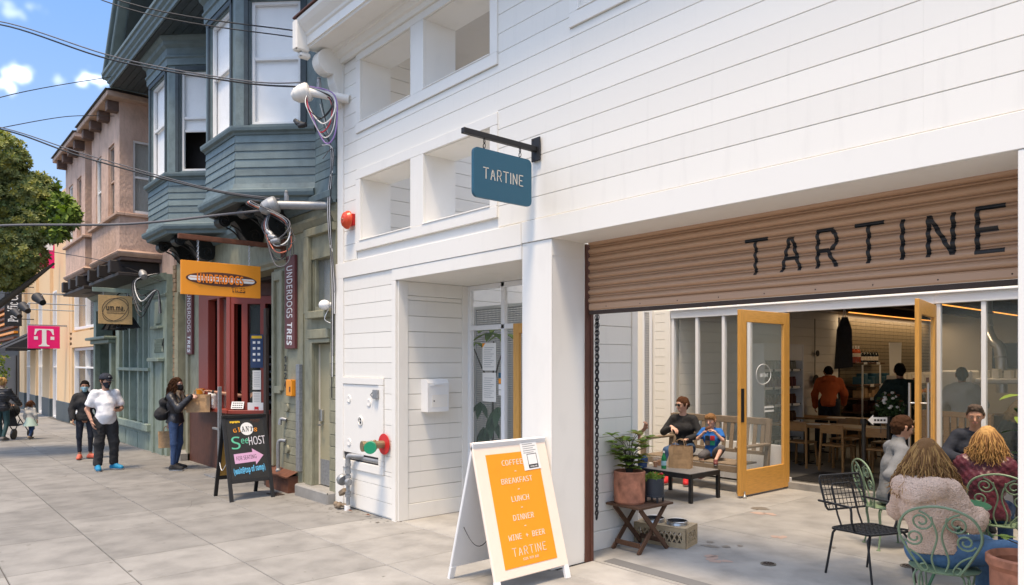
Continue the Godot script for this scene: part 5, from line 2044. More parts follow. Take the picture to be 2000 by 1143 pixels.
func signs() -> void:
	var E := Vector3(1, 0, 0)
	var S := Vector3(0, 0, 1)
	# --- teal blade sign ---
	var br := thing("sign_bracket", "black steel arm with wall plate holding the teal hanging sign", "sign bracket")
	var mb := MB.new()
	mb.bx(-5.195, -5.145, 4.07, 4.12, 0.03, 0.92, 0.004)
	part("arm", mb, M.iron, br)
	mb = MB.new()
	mb.bx(-5.23, -5.11, 3.98, 4.21, 0.013, 0.03, 0.003)
	part("wall_plate", mb, M.iron, br)
	for y: float in [4.0, 4.19]:
		mb = MB.new()
		mb.ball(Vector3(-5.2, y, 0.031), Vector3(0.008, 0.008, 0.006), 6)
		part("bolt", mb, M.rust_iron, br)
	var s := thing("hanging_sign", "teal rounded sign reading TARTINE hanging from a black arm on the white boards", "sign", Vector3(-5.17, 3.745, 0.45))
	mb = MB.new()
	mb.prism(rounded(0.715, 0.455, 0.05), 0.03, face(Vector3(-0.015, 0, 0), E))
	part("board", mb, M.teal, s)
	flat_letters("lettering", "TARTINE", 0.060, 0.098, 0.030, 0.0075, M.cream, s, face(Vector3(0.017, 0.005, 0), E))
	for z: float in [-0.22, 0.22]: chain(s, Vector3(0, 0.235, z), Vector3(0, 0.325, z), 0.045, 0.005, M.iron)
	# --- orange surf sign ---
	br = thing("sign_bracket", "rusty square steel arm above the orange surfboard sign", "sign bracket")
	mb = MB.new()
	mb.bx(-11.24, -11.17, 3.84, 3.91, 0.03, 1.62, 0.004)
	mb.bx(-11.28, -11.13, 3.70, 4.0, 0.0, 0.03, 0.004)
	part("arm", mb, M.corten, br)
	s = thing("hanging_sign", "orange board with a brown surfboard reading UNDERDOGS TRES", "sign", Vector3(-11.2, 3.27, 0.99))
	mb = MB.new()
	mb.box(Vector3.ZERO, Vector3(0.04, 0.505, 1.19), Basis(), 0.003)
	part("board", mb, M.sign_orange, s)
	var el := PackedVector2Array()
	var el2 := PackedVector2Array()
	for i in 32:
		var a := TAU * i / 32.0
		el.append(Vector2(cos(a) * 0.53, sin(a) * 0.105))
		el2.append(Vector2(cos(a) * 0.50, clampf(sin(a) * 0.092, -0.034, 0.034)))
	mb = MB.new()
	mb.prism(el, 0.006, face(Vector3(0.02, 0.0, 0), E))
	part("surfboard", mb, M.brown_panel, s)
	mb = MB.new()
	mb.prism(el2, 0.003, face(Vector3(0.026, 0.0, 0), E))
	part("surfboard_stripe", mb, M.white, s)
	mb = MB.new()
	mb.box(Vector3(0.0295, 0.008, 0), Vector3(0.002, 0.008, 0.98))
	part("stringer", mb, M.sign_orange, s)
	lettering("lettering_shadow", "UNDERDOGS", "Droid Sans", 0.70, 0.152, 0.003, M.dark_brown, s, face(Vector3(0.0305, -0.004, 0.026), E), true)
	lettering("lettering", "UNDERDOGS", "Droid Sans", 0.69, 0.142, 0.006, mat("letter_orange", 0.8, 0.22, 0.01, 0.5), s, face(Vector3(0.034, 0.0, 0.03), E), true)
	lettering("lettering_shadow", "TRES", "Droid Sans", 0.21, 0.078, 0.004, M.dark_brown, s, face(Vector3(0.022, -0.145, -0.245), E), true)
	lettering("lettering", "TRES", "Droid Sans", 0.19, 0.05, 0.006, M.sign_orange, s, face(Vector3(0.026, -0.14, -0.245), E), true)
	for z: float in [-0.42, 0.35]: chain(s, Vector3(0, 0.255, z), Vector3(0, 0.57, z), 0.05, 0.005, M.steel)
	# --- tall maroon signs ---
	for e: Array in [["maroon vertical sign reading UNDERDOGS TRES on the olive pier by the side door", Vector3(-10.87, 2.96, 0.03), 1.47], ["maroon vertical sign reading UNDERDOGS TRES left of the red service window", Vector3(-15.95, 2.9, 0.03), 1.44]]:
		s = thing("vertical_sign", e[0], "sign", e[1], 0, "tall maroon name signs")
		mb = MB.new()
		mb.box(Vector3.ZERO, Vector3(0.37, e[2], 0.05), Basis(), 0.004)
		part("board", mb, M.maroon, s)
		var turn := Transform3D(Basis(S, -PI / 2), Vector3(0, 0.16, 0.026))
		lettering("lettering", "UNDERDOGS", "Droid Sans", 0.82, 0.21, 0.006, M.white, s, turn)
		lettering("lettering", "TRES", "Droid Sans", 0.36, 0.19, 0.006, M.white, s, Transform3D(Basis(S, -PI / 2 - 0.06), Vector3(0, -0.50, 0.026)), true)
	# --- house number ---
	for i in 4:
		lettering("house_number", "1224"[i], "Droid Sans", 0.07, 0.105, 0.006, M.black_paint, get_node("victorian_building"), Transform3D(Basis(), Vector3(-11.1, 2.06 - i * 0.135, 0.025)), true)
	# --- umma ---
	br = thing("sign_bracket", "grey-green flat steel arm over the square wooden sign", "sign bracket")
	mb = MB.new()
	mb.bx(-18.53, -18.47, 3.62, 3.72, 0.16, 1.38, 0.006)
	part("arm", mb, M.green_grey, br)
	s = thing("hanging_sign", "square plywood sign with a burnt circle reading um.ma.", "sign", Vector3(-18.5, 3.225, 0.91))
	mb = MB.new()
	mb.box(Vector3.ZERO, Vector3(0.035, 0.66, 0.70), Basis(), 0.004)
	var ply := mat("plywood", 0.66, 0.43, 0.19, 0.6, "streak", Vector3(1, 4, 1))
	part("board", mb, ply, s)
	for k in 2:
		var loop := PackedVector3Array()
		for i in 36:
			var a := TAU * i / 36.0
			loop.append(Vector3(0.019, sin(a) * (0.262 + 0.012 * k) + 0.008 * k, cos(a + 0.4 * k) * (0.275 - 0.01 * k) * (1 if k == 0 else 1)))
		mb = MB.new()
		mb.tube(loop, 0.0055, -1, 4, true)
		part("ring", mb, M.dark_brown, s)
	lettering("lettering", "um.ma.", "Droid Sans", 0.38, 0.10, 0.004, M.black_paint, s, face(Vector3(0.02, 0.03, 0), E), true)
	mb = MB.new()
	mb.box(Vector3(0.019, -0.035, 0), Vector3(0.003, 0.007, 0.36))
	part("underline", mb, M.dark_brown, s)
	lettering("lettering", "korean food & coffee", "Droid Sans", 0.36, 0.034, 0.003, M.dark_brown, s, face(Vector3(0.019, -0.075, 0), E))
	for z: float in [-0.25, 0.25]: chain(s, Vector3(0, 0.33, z), Vector3(0, 0.40, z), 0.04, 0.005, M.steel)
	# --- magenta T ---
	s = thing("blade_sign", "square magenta blade sign with a white serif T", "sign", Vector3(-31.6, 2.95, 0.54))
	mb = MB.new()
	mb.box(Vector3.ZERO, Vector3(0.16, 0.83, 1.0), Basis(), 0.005)
	part("panel", mb, M.magenta, s)
	var tf := face(Vector3(0.081, 0, 0), E)
	mb = MB.new()
	mb.prism(P2([-0.29, 0.31, -0.31, 0.09, -0.27, 0.09, -0.22, 0.22, -0.15, 0.27, -0.07, 0.27, -0.07, -0.22, -0.1, -0.28, -0.17, -0.30, -0.17, -0.335, 0.17, -0.335, 0.17, -0.30, 0.1, -0.28, 0.07, -0.22, 0.07, 0.27, 0.15, 0.27, 0.22, 0.22, 0.27, 0.09, 0.31, 0.09, 0.29, 0.31]), 0.006, tf)
	for sx: float in [-1.0, 1.0]: mb.prism(P2([sx * 0.26 - 0.06, -0.09, sx * 0.26 + 0.06, -0.09, sx * 0.26 + 0.06, 0.03, sx * 0.26 - 0.06, 0.03]), 0.006, tf)
	part("emblem", mb, M.white, s)
	mb = MB.new()
	mb.bx(-0.03, 0.03, 0.42, 0.47, -0.74, 0.5)
	part("arm", mb, M.galv, s)
	# --- black banner ---
	s = thing("blade_sign", "tall black banner sign with white handwriting reading Pacific Catch", "sign", Vector3(-40.0, 4.78, 0.6))
	mb = MB.new()
	mb.box(Vector3.ZERO, Vector3(0.06, 2.16, 0.66), Basis(), 0.006)
	part("panel", mb, M.awning, s)
	lettering("lettering", "Pacific Catch", "Droid Serif", 1.75, 0.42, 0.008, M.white, s, face(Vector3(0.031, -0.02, 0.02), E) * Transform3D(Basis(S, PI / 2), Vector3.ZERO), true)
	for y: float in [-0.75, 0.75]:
		mb = MB.new()
		mb.bx(-0.02, 0.02, y - 0.02, y + 0.02, -0.95, -0.33)
		part("bracket", mb, M.iron, s)
	# --- pink shop banner glimpsed by the tree ---
	s = thing("blade_sign", "pink and white banner glimpsed between the tree and the pink house", "sign", Vector3(-33.0, 6.25, 0.25))
	mb = MB.new()
	mb.box(Vector3.ZERO, Vector3(0.06, 1.1, 0.5), Basis(), 0.006)
	part("panel", mb, M.magenta, s)
	mb = MB.new()
	mb.box(Vector3(0.032, 0.3, 0), Vector3(0.004, 0.3, 0.4))
	part("band", mb, M.white, s)
	# awnings of the yellow building
	for e: Array in [["black sloping canvas awning nearest the magenta sign", -37.7, -35.3], ["black sloping canvas awning on the far side of the yellow building", -42.0, -39.3]]:
		s = thing("awning", e[0], "awning", Vector3.ZERO, 0, "black awnings on the yellow building")
		mb = MB.new()
		mb.quad(Vector3(e[1], 2.62, 1.35), Vector3(e[2], 2.62, 1.35), Vector3(e[2], 3.45, -0.18), Vector3(e[1], 3.45, -0.18))
		mb.quad(Vector3(e[1], 2.40, 1.36), Vector3(e[2], 2.40, 1.36), Vector3(e[2], 2.62, 1.35), Vector3(e[1], 2.62, 1.35))
		mb.tri(Vector3(e[2], 2.62, 1.35), Vector3(e[2], 2.62, -0.18), Vector3(e[2], 3.45, -0.18))
		part("canvas", mb, M.awning, s)
		mb = MB.new()
		mb.tube(PV([Vector3(e[1], 2.6, -0.18), Vector3(e[1], 2.6, 1.33), Vector3(e[2], 2.6, 1.33), Vector3(e[2], 2.6, -0.18)]), 0.02, -1, 5)
		part("frame", mb, M.iron, s)
	# floodlights on arms, gooseneck shades
	var fl := [["black floodlight on a rod, nearest the plywood sign", Vector3(-24.6, 3.9, 1.5)], ["black floodlight on a rod, middle one above the magenta sign", Vector3(-27.2, 3.8, 1.55)], ["black floodlight on a rod, farthest toward the banner", Vector3(-29.6, 3.75, 1.5)]]
	for e: Array in fl:
		s = thing("floodlight", e[0], "floodlight", e[1], 0, "sign floodlights on rods")
		mb = MB.new()
		mb.tube(PV([Vector3(0, 0.1, -1.6), Vector3(0, 0.1, 0.0), Vector3(0, 0.0, 0.05)]), 0.02, -1, 6)
		part("rod", mb, M.galv, s)
		mb = MB.new()
		mb.lathe(P2([0.0, -0.2, 0.09, -0.2, 0.15, 0.2, 0.13, 0.21, 0.0, 0.16]), 12, Transform3D(Basis(Vector3(0.3, 0, 1).normalized(), 1.1), Vector3(0, -0.08, 0.08)))
		part("lamp_head", mb, M.iron, s)
	for e: Array in [["black gooseneck lamp left of the two over the shop window", -20.0], ["black gooseneck lamp right of the two over the shop window", -18.75]]:
		s = thing("gooseneck_lamp", e[0], "wall lamp", Vector3(e[1], 2.82, 0.62), 0, "gooseneck lamps over the green shop window")
		mb = MB.new()
		mb.tube(curve([Vector3(0, 0.75, -0.46), Vector3(0, 0.95, -0.2), Vector3(0, 0.75, 0.0), Vector3(0, 0.25, 0.0)], 5), 0.015, -1, 5)
		part("arm", mb, M.iron, s)
		mb = MB.new()
		for i in 4:
			var b0 := Basis(Vector3.UP, i * PI / 2)
			mb.quad(b0 * Vector3(-0.26, 0, 0.2), b0 * Vector3(0.26, 0, 0.2), b0 * Vector3(0.12, 0.26, 0.09), b0 * Vector3(-0.12, 0.26, 0.09))
		mb.bx(-0.12, 0.12, 0.24, 0.265, -0.1, 0.1)
		part("shade", mb, M.iron, s)


# ---------- overhead wires ----------
func wire(label: String, ctrl: Array, r: float, m: Material, group := "overhead wires across the street") -> void:
	var s := thing("overhead_wire", label, "wire", Vector3.ZERO, 0, group)
	var mb := MB.new()
	mb.tube(curve(ctrl, 10), r, -1, 5)
	part("cable", mb, m, s)


func wires() -> void:
	var bl: Material = M.black_paint
	var gr := mat("cable_grey", 0.10, 0.10, 0.11, 0.7)
	wire("upper one of the thin pair of wires crossing the bay window to the white cornice", [Vector3(-13.6, 9.1, 4.6), Vector3(-12.2, 7.55, 2.4), Vector3(-9.9, 6.82, 0.3)], 0.010, bl)
	wire("lower one of the thin pair of wires crossing the bay window to the white cornice", [Vector3(-13.6, 8.95, 4.6), Vector3(-12.2, 7.46, 2.4), Vector3(-9.9, 6.72, 0.32)], 0.009, bl)
	wire("thick black bundle of wires dropping to the white mast head by the cornice", [Vector3(-18.0, 8.6, 4.3), Vector3(-14.7, 7.67, 3.44), Vector3(-12.6, 6.75, 2.2), Vector3(-10.6, 6.12, 1.0), Vector3(-9.5, 5.85, 0.5)], 0.013, bl)
	wire("second strand twisted with the thick black bundle", [Vector3(-18.0, 8.62, 4.33), Vector3(-14.7, 7.72, 3.46), Vector3(-12.4, 6.73, 2.12), Vector3(-10.4, 6.09, 0.95), Vector3(-9.45, 5.9, 0.48)], 0.010, gr)
	wire("thin wire to the corner of the blue eave", [Vector3(-18.0, 6.5, 4.4), Vector3(-14.7, 6.45, 3.44), Vector3(-17.5, 8.25, 1.15)], 0.008, bl)
	wire("thin level wire running to the pink house eave", [Vector3(-15.2, 6.0, 3.55), Vector3(-16.6, 6.9, 2.2), Vector3(-18.2, 7.6, 1.0)], 0.008, bl)
	wire("long black bundle sagging in front of the blue bays to the grey mast head", [Vector3(-18.0, 6.7, 4.4), Vector3(-14.7, 5.92, 3.44), Vector3(-13.0, 5.25, 2.5), Vector3(-11.2, 4.62, 1.25), Vector3(-10.0, 4.33, 0.6)], 0.013, bl)
	wire("second strand lying along the long sagging bundle", [Vector3(-18.0, 6.74, 4.4), Vector3(-14.7, 5.95, 3.46), Vector3(-13.0, 5.30, 2.48), Vector3(-11.2, 4.64, 1.22), Vector3(-10.0, 4.36, 0.58)], 0.009, gr)
	wire("thick grey cable running nearly level under the bays", [Vector3(-18.0, 4.5, 4.4), Vector3(-14.7, 4.30, 3.44), Vector3(-12.6, 4.2, 2.0), Vector3(-10.9, 4.24, 0.95), Vector3(-9.75, 4.31, 0.1)], 0.02, gr)
	wire("black wire running level in front of the yellow building above the magenta sign", [Vector3(-34.0, 4.9, 3.6), Vector3(-30.0, 4.4, 2.5), Vector3(-24.8, 4.05, 0.9), Vector3(-19.5, 3.8, 0.3)], 0.013, bl)
	wire("thin drooping wire from the tree to the pink house corner", [Vector3(-24.0, 5.3, 3.0), Vector3(-21.0, 4.75, 1.6), Vector3(-18.6, 4.3, 0.9), Vector3(-17.1, 3.8, 0.3)], 0.009, bl)
	# service masts with drip loops
	for e: Array in [["white service mast with round head and loops of cable beside the cornice bracket", Vector3(-9.0, 5.66, 0.0), Vector3(-9.42, 5.78, 0.42), M.white_trim], ["grey galvanised service mast with pointed head under the blue bay", Vector3(-9.6, 4.28, 0.0), Vector3(-10.05, 4.28, 0.62), M.galv]]:
		var a: Vector3 = e[1]
		var h: Vector3 = e[2]
		var s := thing("service_mast", e[0], "cable mast", Vector3.ZERO, 0, "service masts for the overhead wires")
		var mb := MB.new()
		mb.tube(PV([a, h]), 0.06, -1, 12)
		part("pipe", mb, e[3], s)
		mb = MB.new()
		var dir := (h - a).normalized()
		var bs := Basis(dir.cross(Vector3.UP).normalized(), dir, Vector3.UP).orthonormalized()
		mb.lathe(P2([0.0, 0.24, 0.05, 0.23, 0.10, 0.17, 0.125, 0.08, 0.13, 0.0, 0.11, -0.03, 0.06, -0.04]), 16, Transform3D(Basis(Vector3(0, 0, 1), 0.7) * bs, h))
		part("head", mb, e[3], s)
		mb = MB.new()
		mb.bx(h.x + 0.05, h.x + 0.12, h.y + 0.05, h.y + 0.14, h.z - 0.15, h.z - 0.1, 0.01)
		mb.lathe(P2([0.0, 0.0, 0.03, 0.0, 0.03, 0.05, 0.018, 0.06, 0.03, 0.07, 0.0, 0.1]), 8, Transform3D(Basis(), Vector3(h.x + 0.09, h.y + 0.12, h.z - 0.12)))
		part("insulator", mb, M.galv, s)
		var up: bool = a.y > 5
		var col := [bl, gr, M.white, mat("cable_purple", 0.25, 0.16, 0.42, 0.5), mat("cable_red", 0.5, 0.03, 0.05, 0.5), bl, M.white] if up else [gr, bl, M.white, gr, mat("cable_orange", 0.6, 0.17, 0.1, 0.5), bl, bl, gr]
		for i in col.size():
			mb = MB.new()
			var w := 0.16 + 0.05 * (i % 4)
			var dp := 0.4 + 0.09 * ((i * 3) % 5)
			var sx := 0.03 * i
			if up:
				mb.tube(curve([h + Vector3(-0.03 + sx * 0.4, -0.05, 0.03), h + Vector3(0.05 + sx, -0.3, -0.05 + 0.03 * i), h + Vector3(w, -dp, -0.1), h + Vector3(w + 0.16, -dp + 0.12, -0.18), h + Vector3(w + 0.1, -0.12, -0.2), h + Vector3(0.05, 0.06, 0.0)], 6), 0.0095 if i < 5 else 0.006, -1, 5)
			else:
				mb.tube(curve([h + Vector3(0.02, -0.08, 0.06), h + Vector3(0.0 - sx, -0.3, 0.12), h + Vector3(0.12 + sx * 0.5, -dp - 0.12, 0.08), h + Vector3(0.34, -dp - 0.05, -0.02 * i), h + Vector3(0.3 - sx, -0.25, -0.05), h + Vector3(-0.12 - sx, 0.02, 0.3), h + Vector3(-0.2, 0.06, 0.16)], 6), 0.0095 if i < 6 else 0.006, -1, 5)
			part("drip_loop", mb, col[i], s)
		for i in 3:
			mb = MB.new()
			var c := h + (Vector3(-0.12 + 0.08 * i, -0.42 - 0.04 * i, 0.1) if up else Vector3(0.02 + 0.1 * i, -0.42 - 0.07 * i, 0.1))
			mb.lathe(P2([0.0, -0.07, 0.035, -0.06, 0.04, 0.0, 0.03, 0.06, 0.0, 0.07]), 8, Transform3D(Basis(Vector3(0.3, 0.2, 1).normalized(), 0.9 + i * 0.4), c))
			part("splice", mb, bl if up else M.galv, s)
	# thin bundle dropping between the two houses
	var s2 := thing("wall_cables", "tangle of thin cables running down the joint between blue house and white building", "cable")
	for i in 6:
		var mb := MB.new()
		var x := -9.46 + 0.02 * i
		mb.tube(curve([Vector3(x - 0.1, 5.9 - 0.2 * i, 0.18), Vector3(x + 0.02, 5.0, 0.07), Vector3(x - 0.04 * (i % 3), 4.2, 0.09), Vector3(x + 0.01, 3.2, 0.05), Vector3(x, 1.5 + 0.3 * i, 0.04)], 8), 0.007, -1, 4)
		part("cable", mb, [bl, M.white, gr][i % 3], s2)
	s2 = thing("wall_cables", "loops of cable and a small camera at the corner of the green shop front", "cable")
	for i in 5:
		var mb := MB.new()
		var q := Vector3(-17.2, 4.0, 0.3)
		mb.tube(curve([q, q + Vector3(-0.5 - 0.1 * i, -0.15, 0.35), q + Vector3(-0.35, -0.5 - 0.12 * i, 0.3), q + Vector3(0.15, -0.4, 0.1), q + Vector3(0.05 * i, -0.9, 0.02)], 7), 0.012, -1, 4)
		part("cable", mb, [bl, M.white, bl, gr, bl][i], s2)
	var mc := MB.new()
	mc.lathe(P2([0.0, -0.16, 0.07, -0.15, 0.09, 0.0, 0.06, 0.1, 0.0, 0.12]), 10, Transform3D(Basis(Vector3(0, 0, 1), 1.0), Vector3(-17.6, 4.0, 0.55)))
	part("mast_head", mc, M.galv, s2)


# ---------- things on the pavement and on the walls ----------
func pavement_things() -> void:
	var E := Vector3(1, 0, 0)
	var mb: MB
	# big white A-board
	var s := thing("sandwich_board", "white framed A-board with an orange menu panel standing by the white post", "sandwich board", Vector3(-5.06, 0, 0.46))
	var h := 1.29
	var tilt := atan2(0.37, h)
	for sgn: float in [1.0, -1.0]:
		var leaf := Node3D.new()
		leaf.name = "front_leaf" if sgn > 0 else "rear_leaf"
		s.add_child(leaf)
		var upv := Vector3(-sgn * sin(tilt), cos(tilt), 0)
		var out := Vector3(sgn * cos(tilt), sin(tilt), 0)
		var L := h / cos(tilt)
		var xf := Transform3D(Basis(upv.cross(out), upv, out), Vector3(sgn * 0.37, 0, 0))
		leaf.transform = xf
		var m: Material = M.pale_pink_wood if sgn > 0 else M.white
		mb = MB.new()
		for x: float in [-0.415, 0.415]:
			mb.bx(x - 0.03, x + 0.03, 0.0, 0.13, -0.035, 0.0, 0.004)
		part("foot", mb, M.white, leaf)
		mb = MB.new()
		mb.bx(-0.445, 0.445, 0.12, L, -0.03, 0.0, 0.006)
		part("panel", mb, m, leaf)
		if sgn > 0:
			mb = MB.new()
			mb.bx(-0.315, 0.315, 0.205, L - 0.125, 0.0, 0.003)
			part("orange_print", mb, M.board_orange, leaf)
			var y := L - 0.215
			for ln: Array in [["COFFEE", 0.25], ["-", 0.02], ["BREAKFAST", 0.375], ["-", 0.02], ["LUNCH", 0.21], ["-", 0.02], ["DINNER", 0.25], ["-", 0.02], ["WINE + BEER", 0.44]]:
				lettering("lettering", ln[0], "Droid Sans Mono", ln[1], 0.05 if ln[0] != "-" else 0.007, 0.002, M.cream, leaf, Transform3D(Basis(), Vector3(0.0 if ln[0] != "COFFEE" else -0.02, y, 0.0045)), true)
				y -= 0.083
			flat_letters("lettering", "TARTINE", 0.046, 0.068, 0.028, 0.005, M.cream, leaf, Transform3D(Basis(), Vector3(0.0, 0.335, 0.0045)))
			lettering("lettering", "1226 9TH AVE", "Droid Sans Mono", 0.19, 0.022, 0.002, M.cream, leaf, Transform3D(Basis(), Vector3(0, 0.262, 0.0045)))
			var fx := Transform3D(Basis(Vector3(0, 0, 1), 0.03), Vector3(0.215, L - 0.155, 0.005))
			mb = MB.new()
			mb.bx(-0.105, 0.105, -0.15, 0.14, 0, 0.002)
			part("flyer", mb, M.white, leaf, fx)
			for i in 6:
				mb = MB.new()
				mb.bx(-0.08, 0.08 - 0.03 * (i % 2), 0.11 - i * 0.02, 0.116 - i * 0.02, 0.002, 0.0026)
				part("flyer_text", mb, M.galv, leaf, fx)
			mb = MB.new()
			for q: Array in [[-0.045, 0.075, -0.105, -0.1], [-0.045, 0.075, -0.005, 0.0], [-0.045, -0.04, -0.1, -0.005], [0.07, 0.075, -0.1, -0.005]]: mb.bx(q[0], q[1], q[2], q[3], 0.002, 0.003)
			mb.bx(-0.045, 0.075, -0.135, -0.106, 0.002, 0.0032)
			part("flyer_frame", mb, M.black_paint, leaf, fx)
			lettering("flyer_text", "SCAN ME", "Droid Sans", 0.09, 0.015, 0.001, M.white, leaf, fx * Transform3D(Basis(), Vector3(0.015, -0.12, 0.004)), true)
	var ch := PackedVector3Array()
	for i in 13:
		var t := i / 12.0
		ch.append(Vector3(lerpf(-0.22, 0.22, t), 0.52 - 0.16 * sin(PI * t), 0.38))
	mb = MB.new()
	mb.tube(ch, 0.004, -1, 4)
	part("stay_chain", mb, M.iron, s)
	# black chalk A-board
	s = thing("sandwich_board", "black chalkboard A-board with coloured writing standing before the red service window", "sandwich board", Vector3(-10.9, gy(-10.9), 0.76))
	h = 1.25
	tilt = atan2(0.36, h)
	for sgn: float in [1.0, -1.0]:
		var leaf := Node3D.new()
		leaf.name = "front_leaf" if sgn > 0 else "rear_leaf"
		s.add_child(leaf)
		var upv := Vector3(-sgn * sin(tilt), cos(tilt), 0)
		var out := Vector3(sgn * cos(tilt), sin(tilt), 0)
		var L := h / cos(tilt)
		leaf.transform = Transform3D(Basis(upv.cross(out), upv, out), Vector3(sgn * 0.36, 0, 0))
		for e: Array in [[-0.335, -0.28, 0.0, L], [0.28, 0.335, 0.0, L], [-0.28, 0.28, L - 0.05, L], [-0.28, 0.28, 0.27, 0.33]]:
			mb = MB.new()
			mb.bx(e[0], e[1], e[2], e[3], -0.03, 0.0, 0.004)
			part("frame", mb, M.black_paint, leaf)
		mb = MB.new()
		mb.bx(-0.28, 0.28, 0.33, L - 0.05, -0.02, -0.008)
		part("slate", mb, M.chalk if sgn > 0 else ply_panel(), leaf)
		if sgn > 0:
			var g := mat("chalk_green", 0.12, 0.5, 0.32, 0.9)
			var w := mat("chalk_white", 0.68, 0.66, 0.72, 0.9)
			var p := mat("chalk_pink", 0.62, 0.36, 0.55, 0.9)
			var bl := mat("chalk_blue", 0.12, 0.48, 0.78, 0.9)
			var z := -0.007
			mb = MB.new()
			for q in 9: mb.bx(-0.225 + q * 0.016, -0.205 + q * 0.016, L - 0.125 + 0.008 * sin(q * 2.0), L - 0.1 + 0.01 * sin(q * 3.1), z, z + 0.002)
			part("yellow_print", mb, mat("print_yellow", 0.8, 0.5, 0.03, 0.8), leaf)
			lettering("lettering", "BULLEIT", "Droid Serif", 0.15, 0.026, 0.002, M.corten, leaf, Transform3D(Basis(), Vector3(0.16, L - 0.095, z)), true)
			lettering("lettering", "BOURBON", "Droid Serif", 0.1, 0.014, 0.002, M.corten, leaf, Transform3D(Basis(), Vector3(0.16, L - 0.125, z)))
			var cir := PackedVector2Array()
			for i in 24: cir.append(Vector2(cos(TAU * i / 24) * 0.098, sin(TAU * i / 24) * 0.098))
			mb = MB.new()
			mb.prism(cir, 0.002, Transform3D(Basis(), Vector3(0.02, L - 0.225, z)))
			part("white_disc", mb, M.white, leaf)
			for i in 6:
				var m: Material = M.sign_orange if i < 2 or i > 4 else M.black_paint
				var aa := 0.22 * (i - 2.5) / 2.5
				lettering("lettering", "GIANTS"[i], "Droid Serif", 0.05 if i != 1 else 0.028, 0.085 - 0.01 * absf(i - 2.5), 0.002, m, leaf, Transform3D(Basis(Vector3(0, 0, 1), -aa), Vector3(-0.012 + (i - 2.4) * 0.062, L - 0.225 - 0.02 * pow((i - 2.5) / 2.5, 2), z + 0.003)), true)
			lettering("lettering", "S", "Droid Sans", 0.13, 0.19, 0.002, g, leaf, Transform3D(Basis(), Vector3(-0.165, L - 0.43, z)))
			lettering("lettering", "ee", "Droid Sans", 0.11, 0.075, 0.002, g, leaf, Transform3D(Basis(), Vector3(-0.03, L - 0.41, z)))
			lettering("lettering", "HOST", "Droid Sans", 0.25, 0.125, 0.002, w, leaf, Transform3D(Basis(Vector3(0, 0, 1), 0.04), Vector3(0.155, L - 0.41, z)))
			mb = MB.new()
			mb.prism(P2([-0.19, -0.075, 0.12, -0.075, 0.12, -0.125, 0.25, 0.005, 0.09, 0.125, 0.09, 0.07, -0.19, 0.07]), 0.002, Transform3D(Basis(Vector3(0, 0, 1), 0.05), Vector3(-0.02, L - 0.66, z)))
			part("chalk_arrow", mb, p, leaf)
			lettering("lettering", "FOR SEATING", "Droid Sans", 0.3, 0.06, 0.002, M.chalk, leaf, Transform3D(Basis(Vector3(0, 0, 1), 0.05), Vector3(-0.03, L - 0.66, z + 0.002)))
			lettering("lettering", "(wait@top of ramp)", "Droid Sans", 0.47, 0.125, 0.002, bl, leaf, Transform3D(Basis(Vector3(0, 0, 1), 0.09), Vector3(0.0, L - 0.85, z)), true)
	mb = MB.new()
	mb.tube(curve([Vector3(-0.2, 0.55, 0.3), Vector3(-0.05, 0.42, 0.31), Vector3(0.18, 0.6, 0.3)], 6), 0.006, -1, 4)
	part("stay_cord", mb, M.white, s)
	# letter box
	s = thing("mailbox", "white wall letter box with a sloping lid on the boards of the doorway", "mailbox", Vector3(-7.77, 1.37, -0.53))
	mb = MB.new()
	mb.prism(P2([0, 0, 0.15, 0, 0.15, 0.37, 0.11, 0.42, 0, 0.42]), 0.33, Transform3D(Basis(Vector3(1, 0, 0), Vector3.UP, Vector3(0, 0, 1)), Vector3(0, 0, -0.165)))
	part("box", mb, M.white, s)
	mb = MB.new()
	mb.bx(0.15, 0.153, 0.06, 0.22, -0.14, 0.10)
	part("door", mb, M.white_trim, s)
	mb = MB.new()
	mb.bx(0.148, 0.156, 0.33, 0.355, -0.125, 0.125, 0.002)
	mb.bx(0.15, 0.17, 0.345, 0.357, -0.09, 0.07, 0.003)
	mb.bx(0.15, 0.1525, 0.222, 0.226, -0.145, 0.145)
	part("slot_flap", mb, M.white_metal, s)
	mb = MB.new()
	mb.lathe(P2([0.0, 0.006, 0.01, 0.006, 0.01, 0.0]), 8, Transform3D(Basis(Vector3(0, 0, 1), -PI / 2), Vector3(0.153, 0.14, 0.07)))
	part("lock", mb, M.iron, s)
	# fire bell
	s = thing("fire_bell", "round red fire alarm bell on the white wall beside the corner board", "alarm bell", Vector3(-8.93, 3.965, 0.0))
	mb = MB.new()
	mb.lathe(P2([0.0, 0.13, 0.05, 0.125, 0.1, 0.1, 0.125, 0.06, 0.128, 0.045, 0.05, 0.045]), 20, Transform3D(Basis(Vector3.RIGHT, PI / 2), Vector3(0, 0, 0.02)))
	part("gong", mb, mat("bell_orange", 0.62, 0.06, 0.015, 0.35), s)
	mb = MB.new()
	mb.bx(-0.03, 0.09, -0.08, 0.08, 0.0, 0.045, 0.006)
	part("base", mb, M.red_paint, s)
	mb = MB.new()
	mb.ball(Vector3(0, 0, 0.15), Vector3(0.016, 0.016, 0.008), 8)
	part("bolt", mb, M.brass, s)
	# standpipe
	s = thing("standpipe", "brass fire standpipe with green cap on a red round plate", "standpipe", Vector3(-8.04, 0.955, 0.022))
	mb = MB.new()
	mb.lathe(P2([0.0, 0.0, 0.135, 0.0, 0.135, 0.008, 0.05, 0.016]), 28, Transform3D(Basis(Vector3.RIGHT, PI / 2), Vector3.ZERO))
	part("plate", mb, M.red_paint, s)
	mb = MB.new()
	mb.tube(PV([Vector3(0, 0, 0.01), Vector3(0, 0, 0.2)]), 0.05, -1, 12)
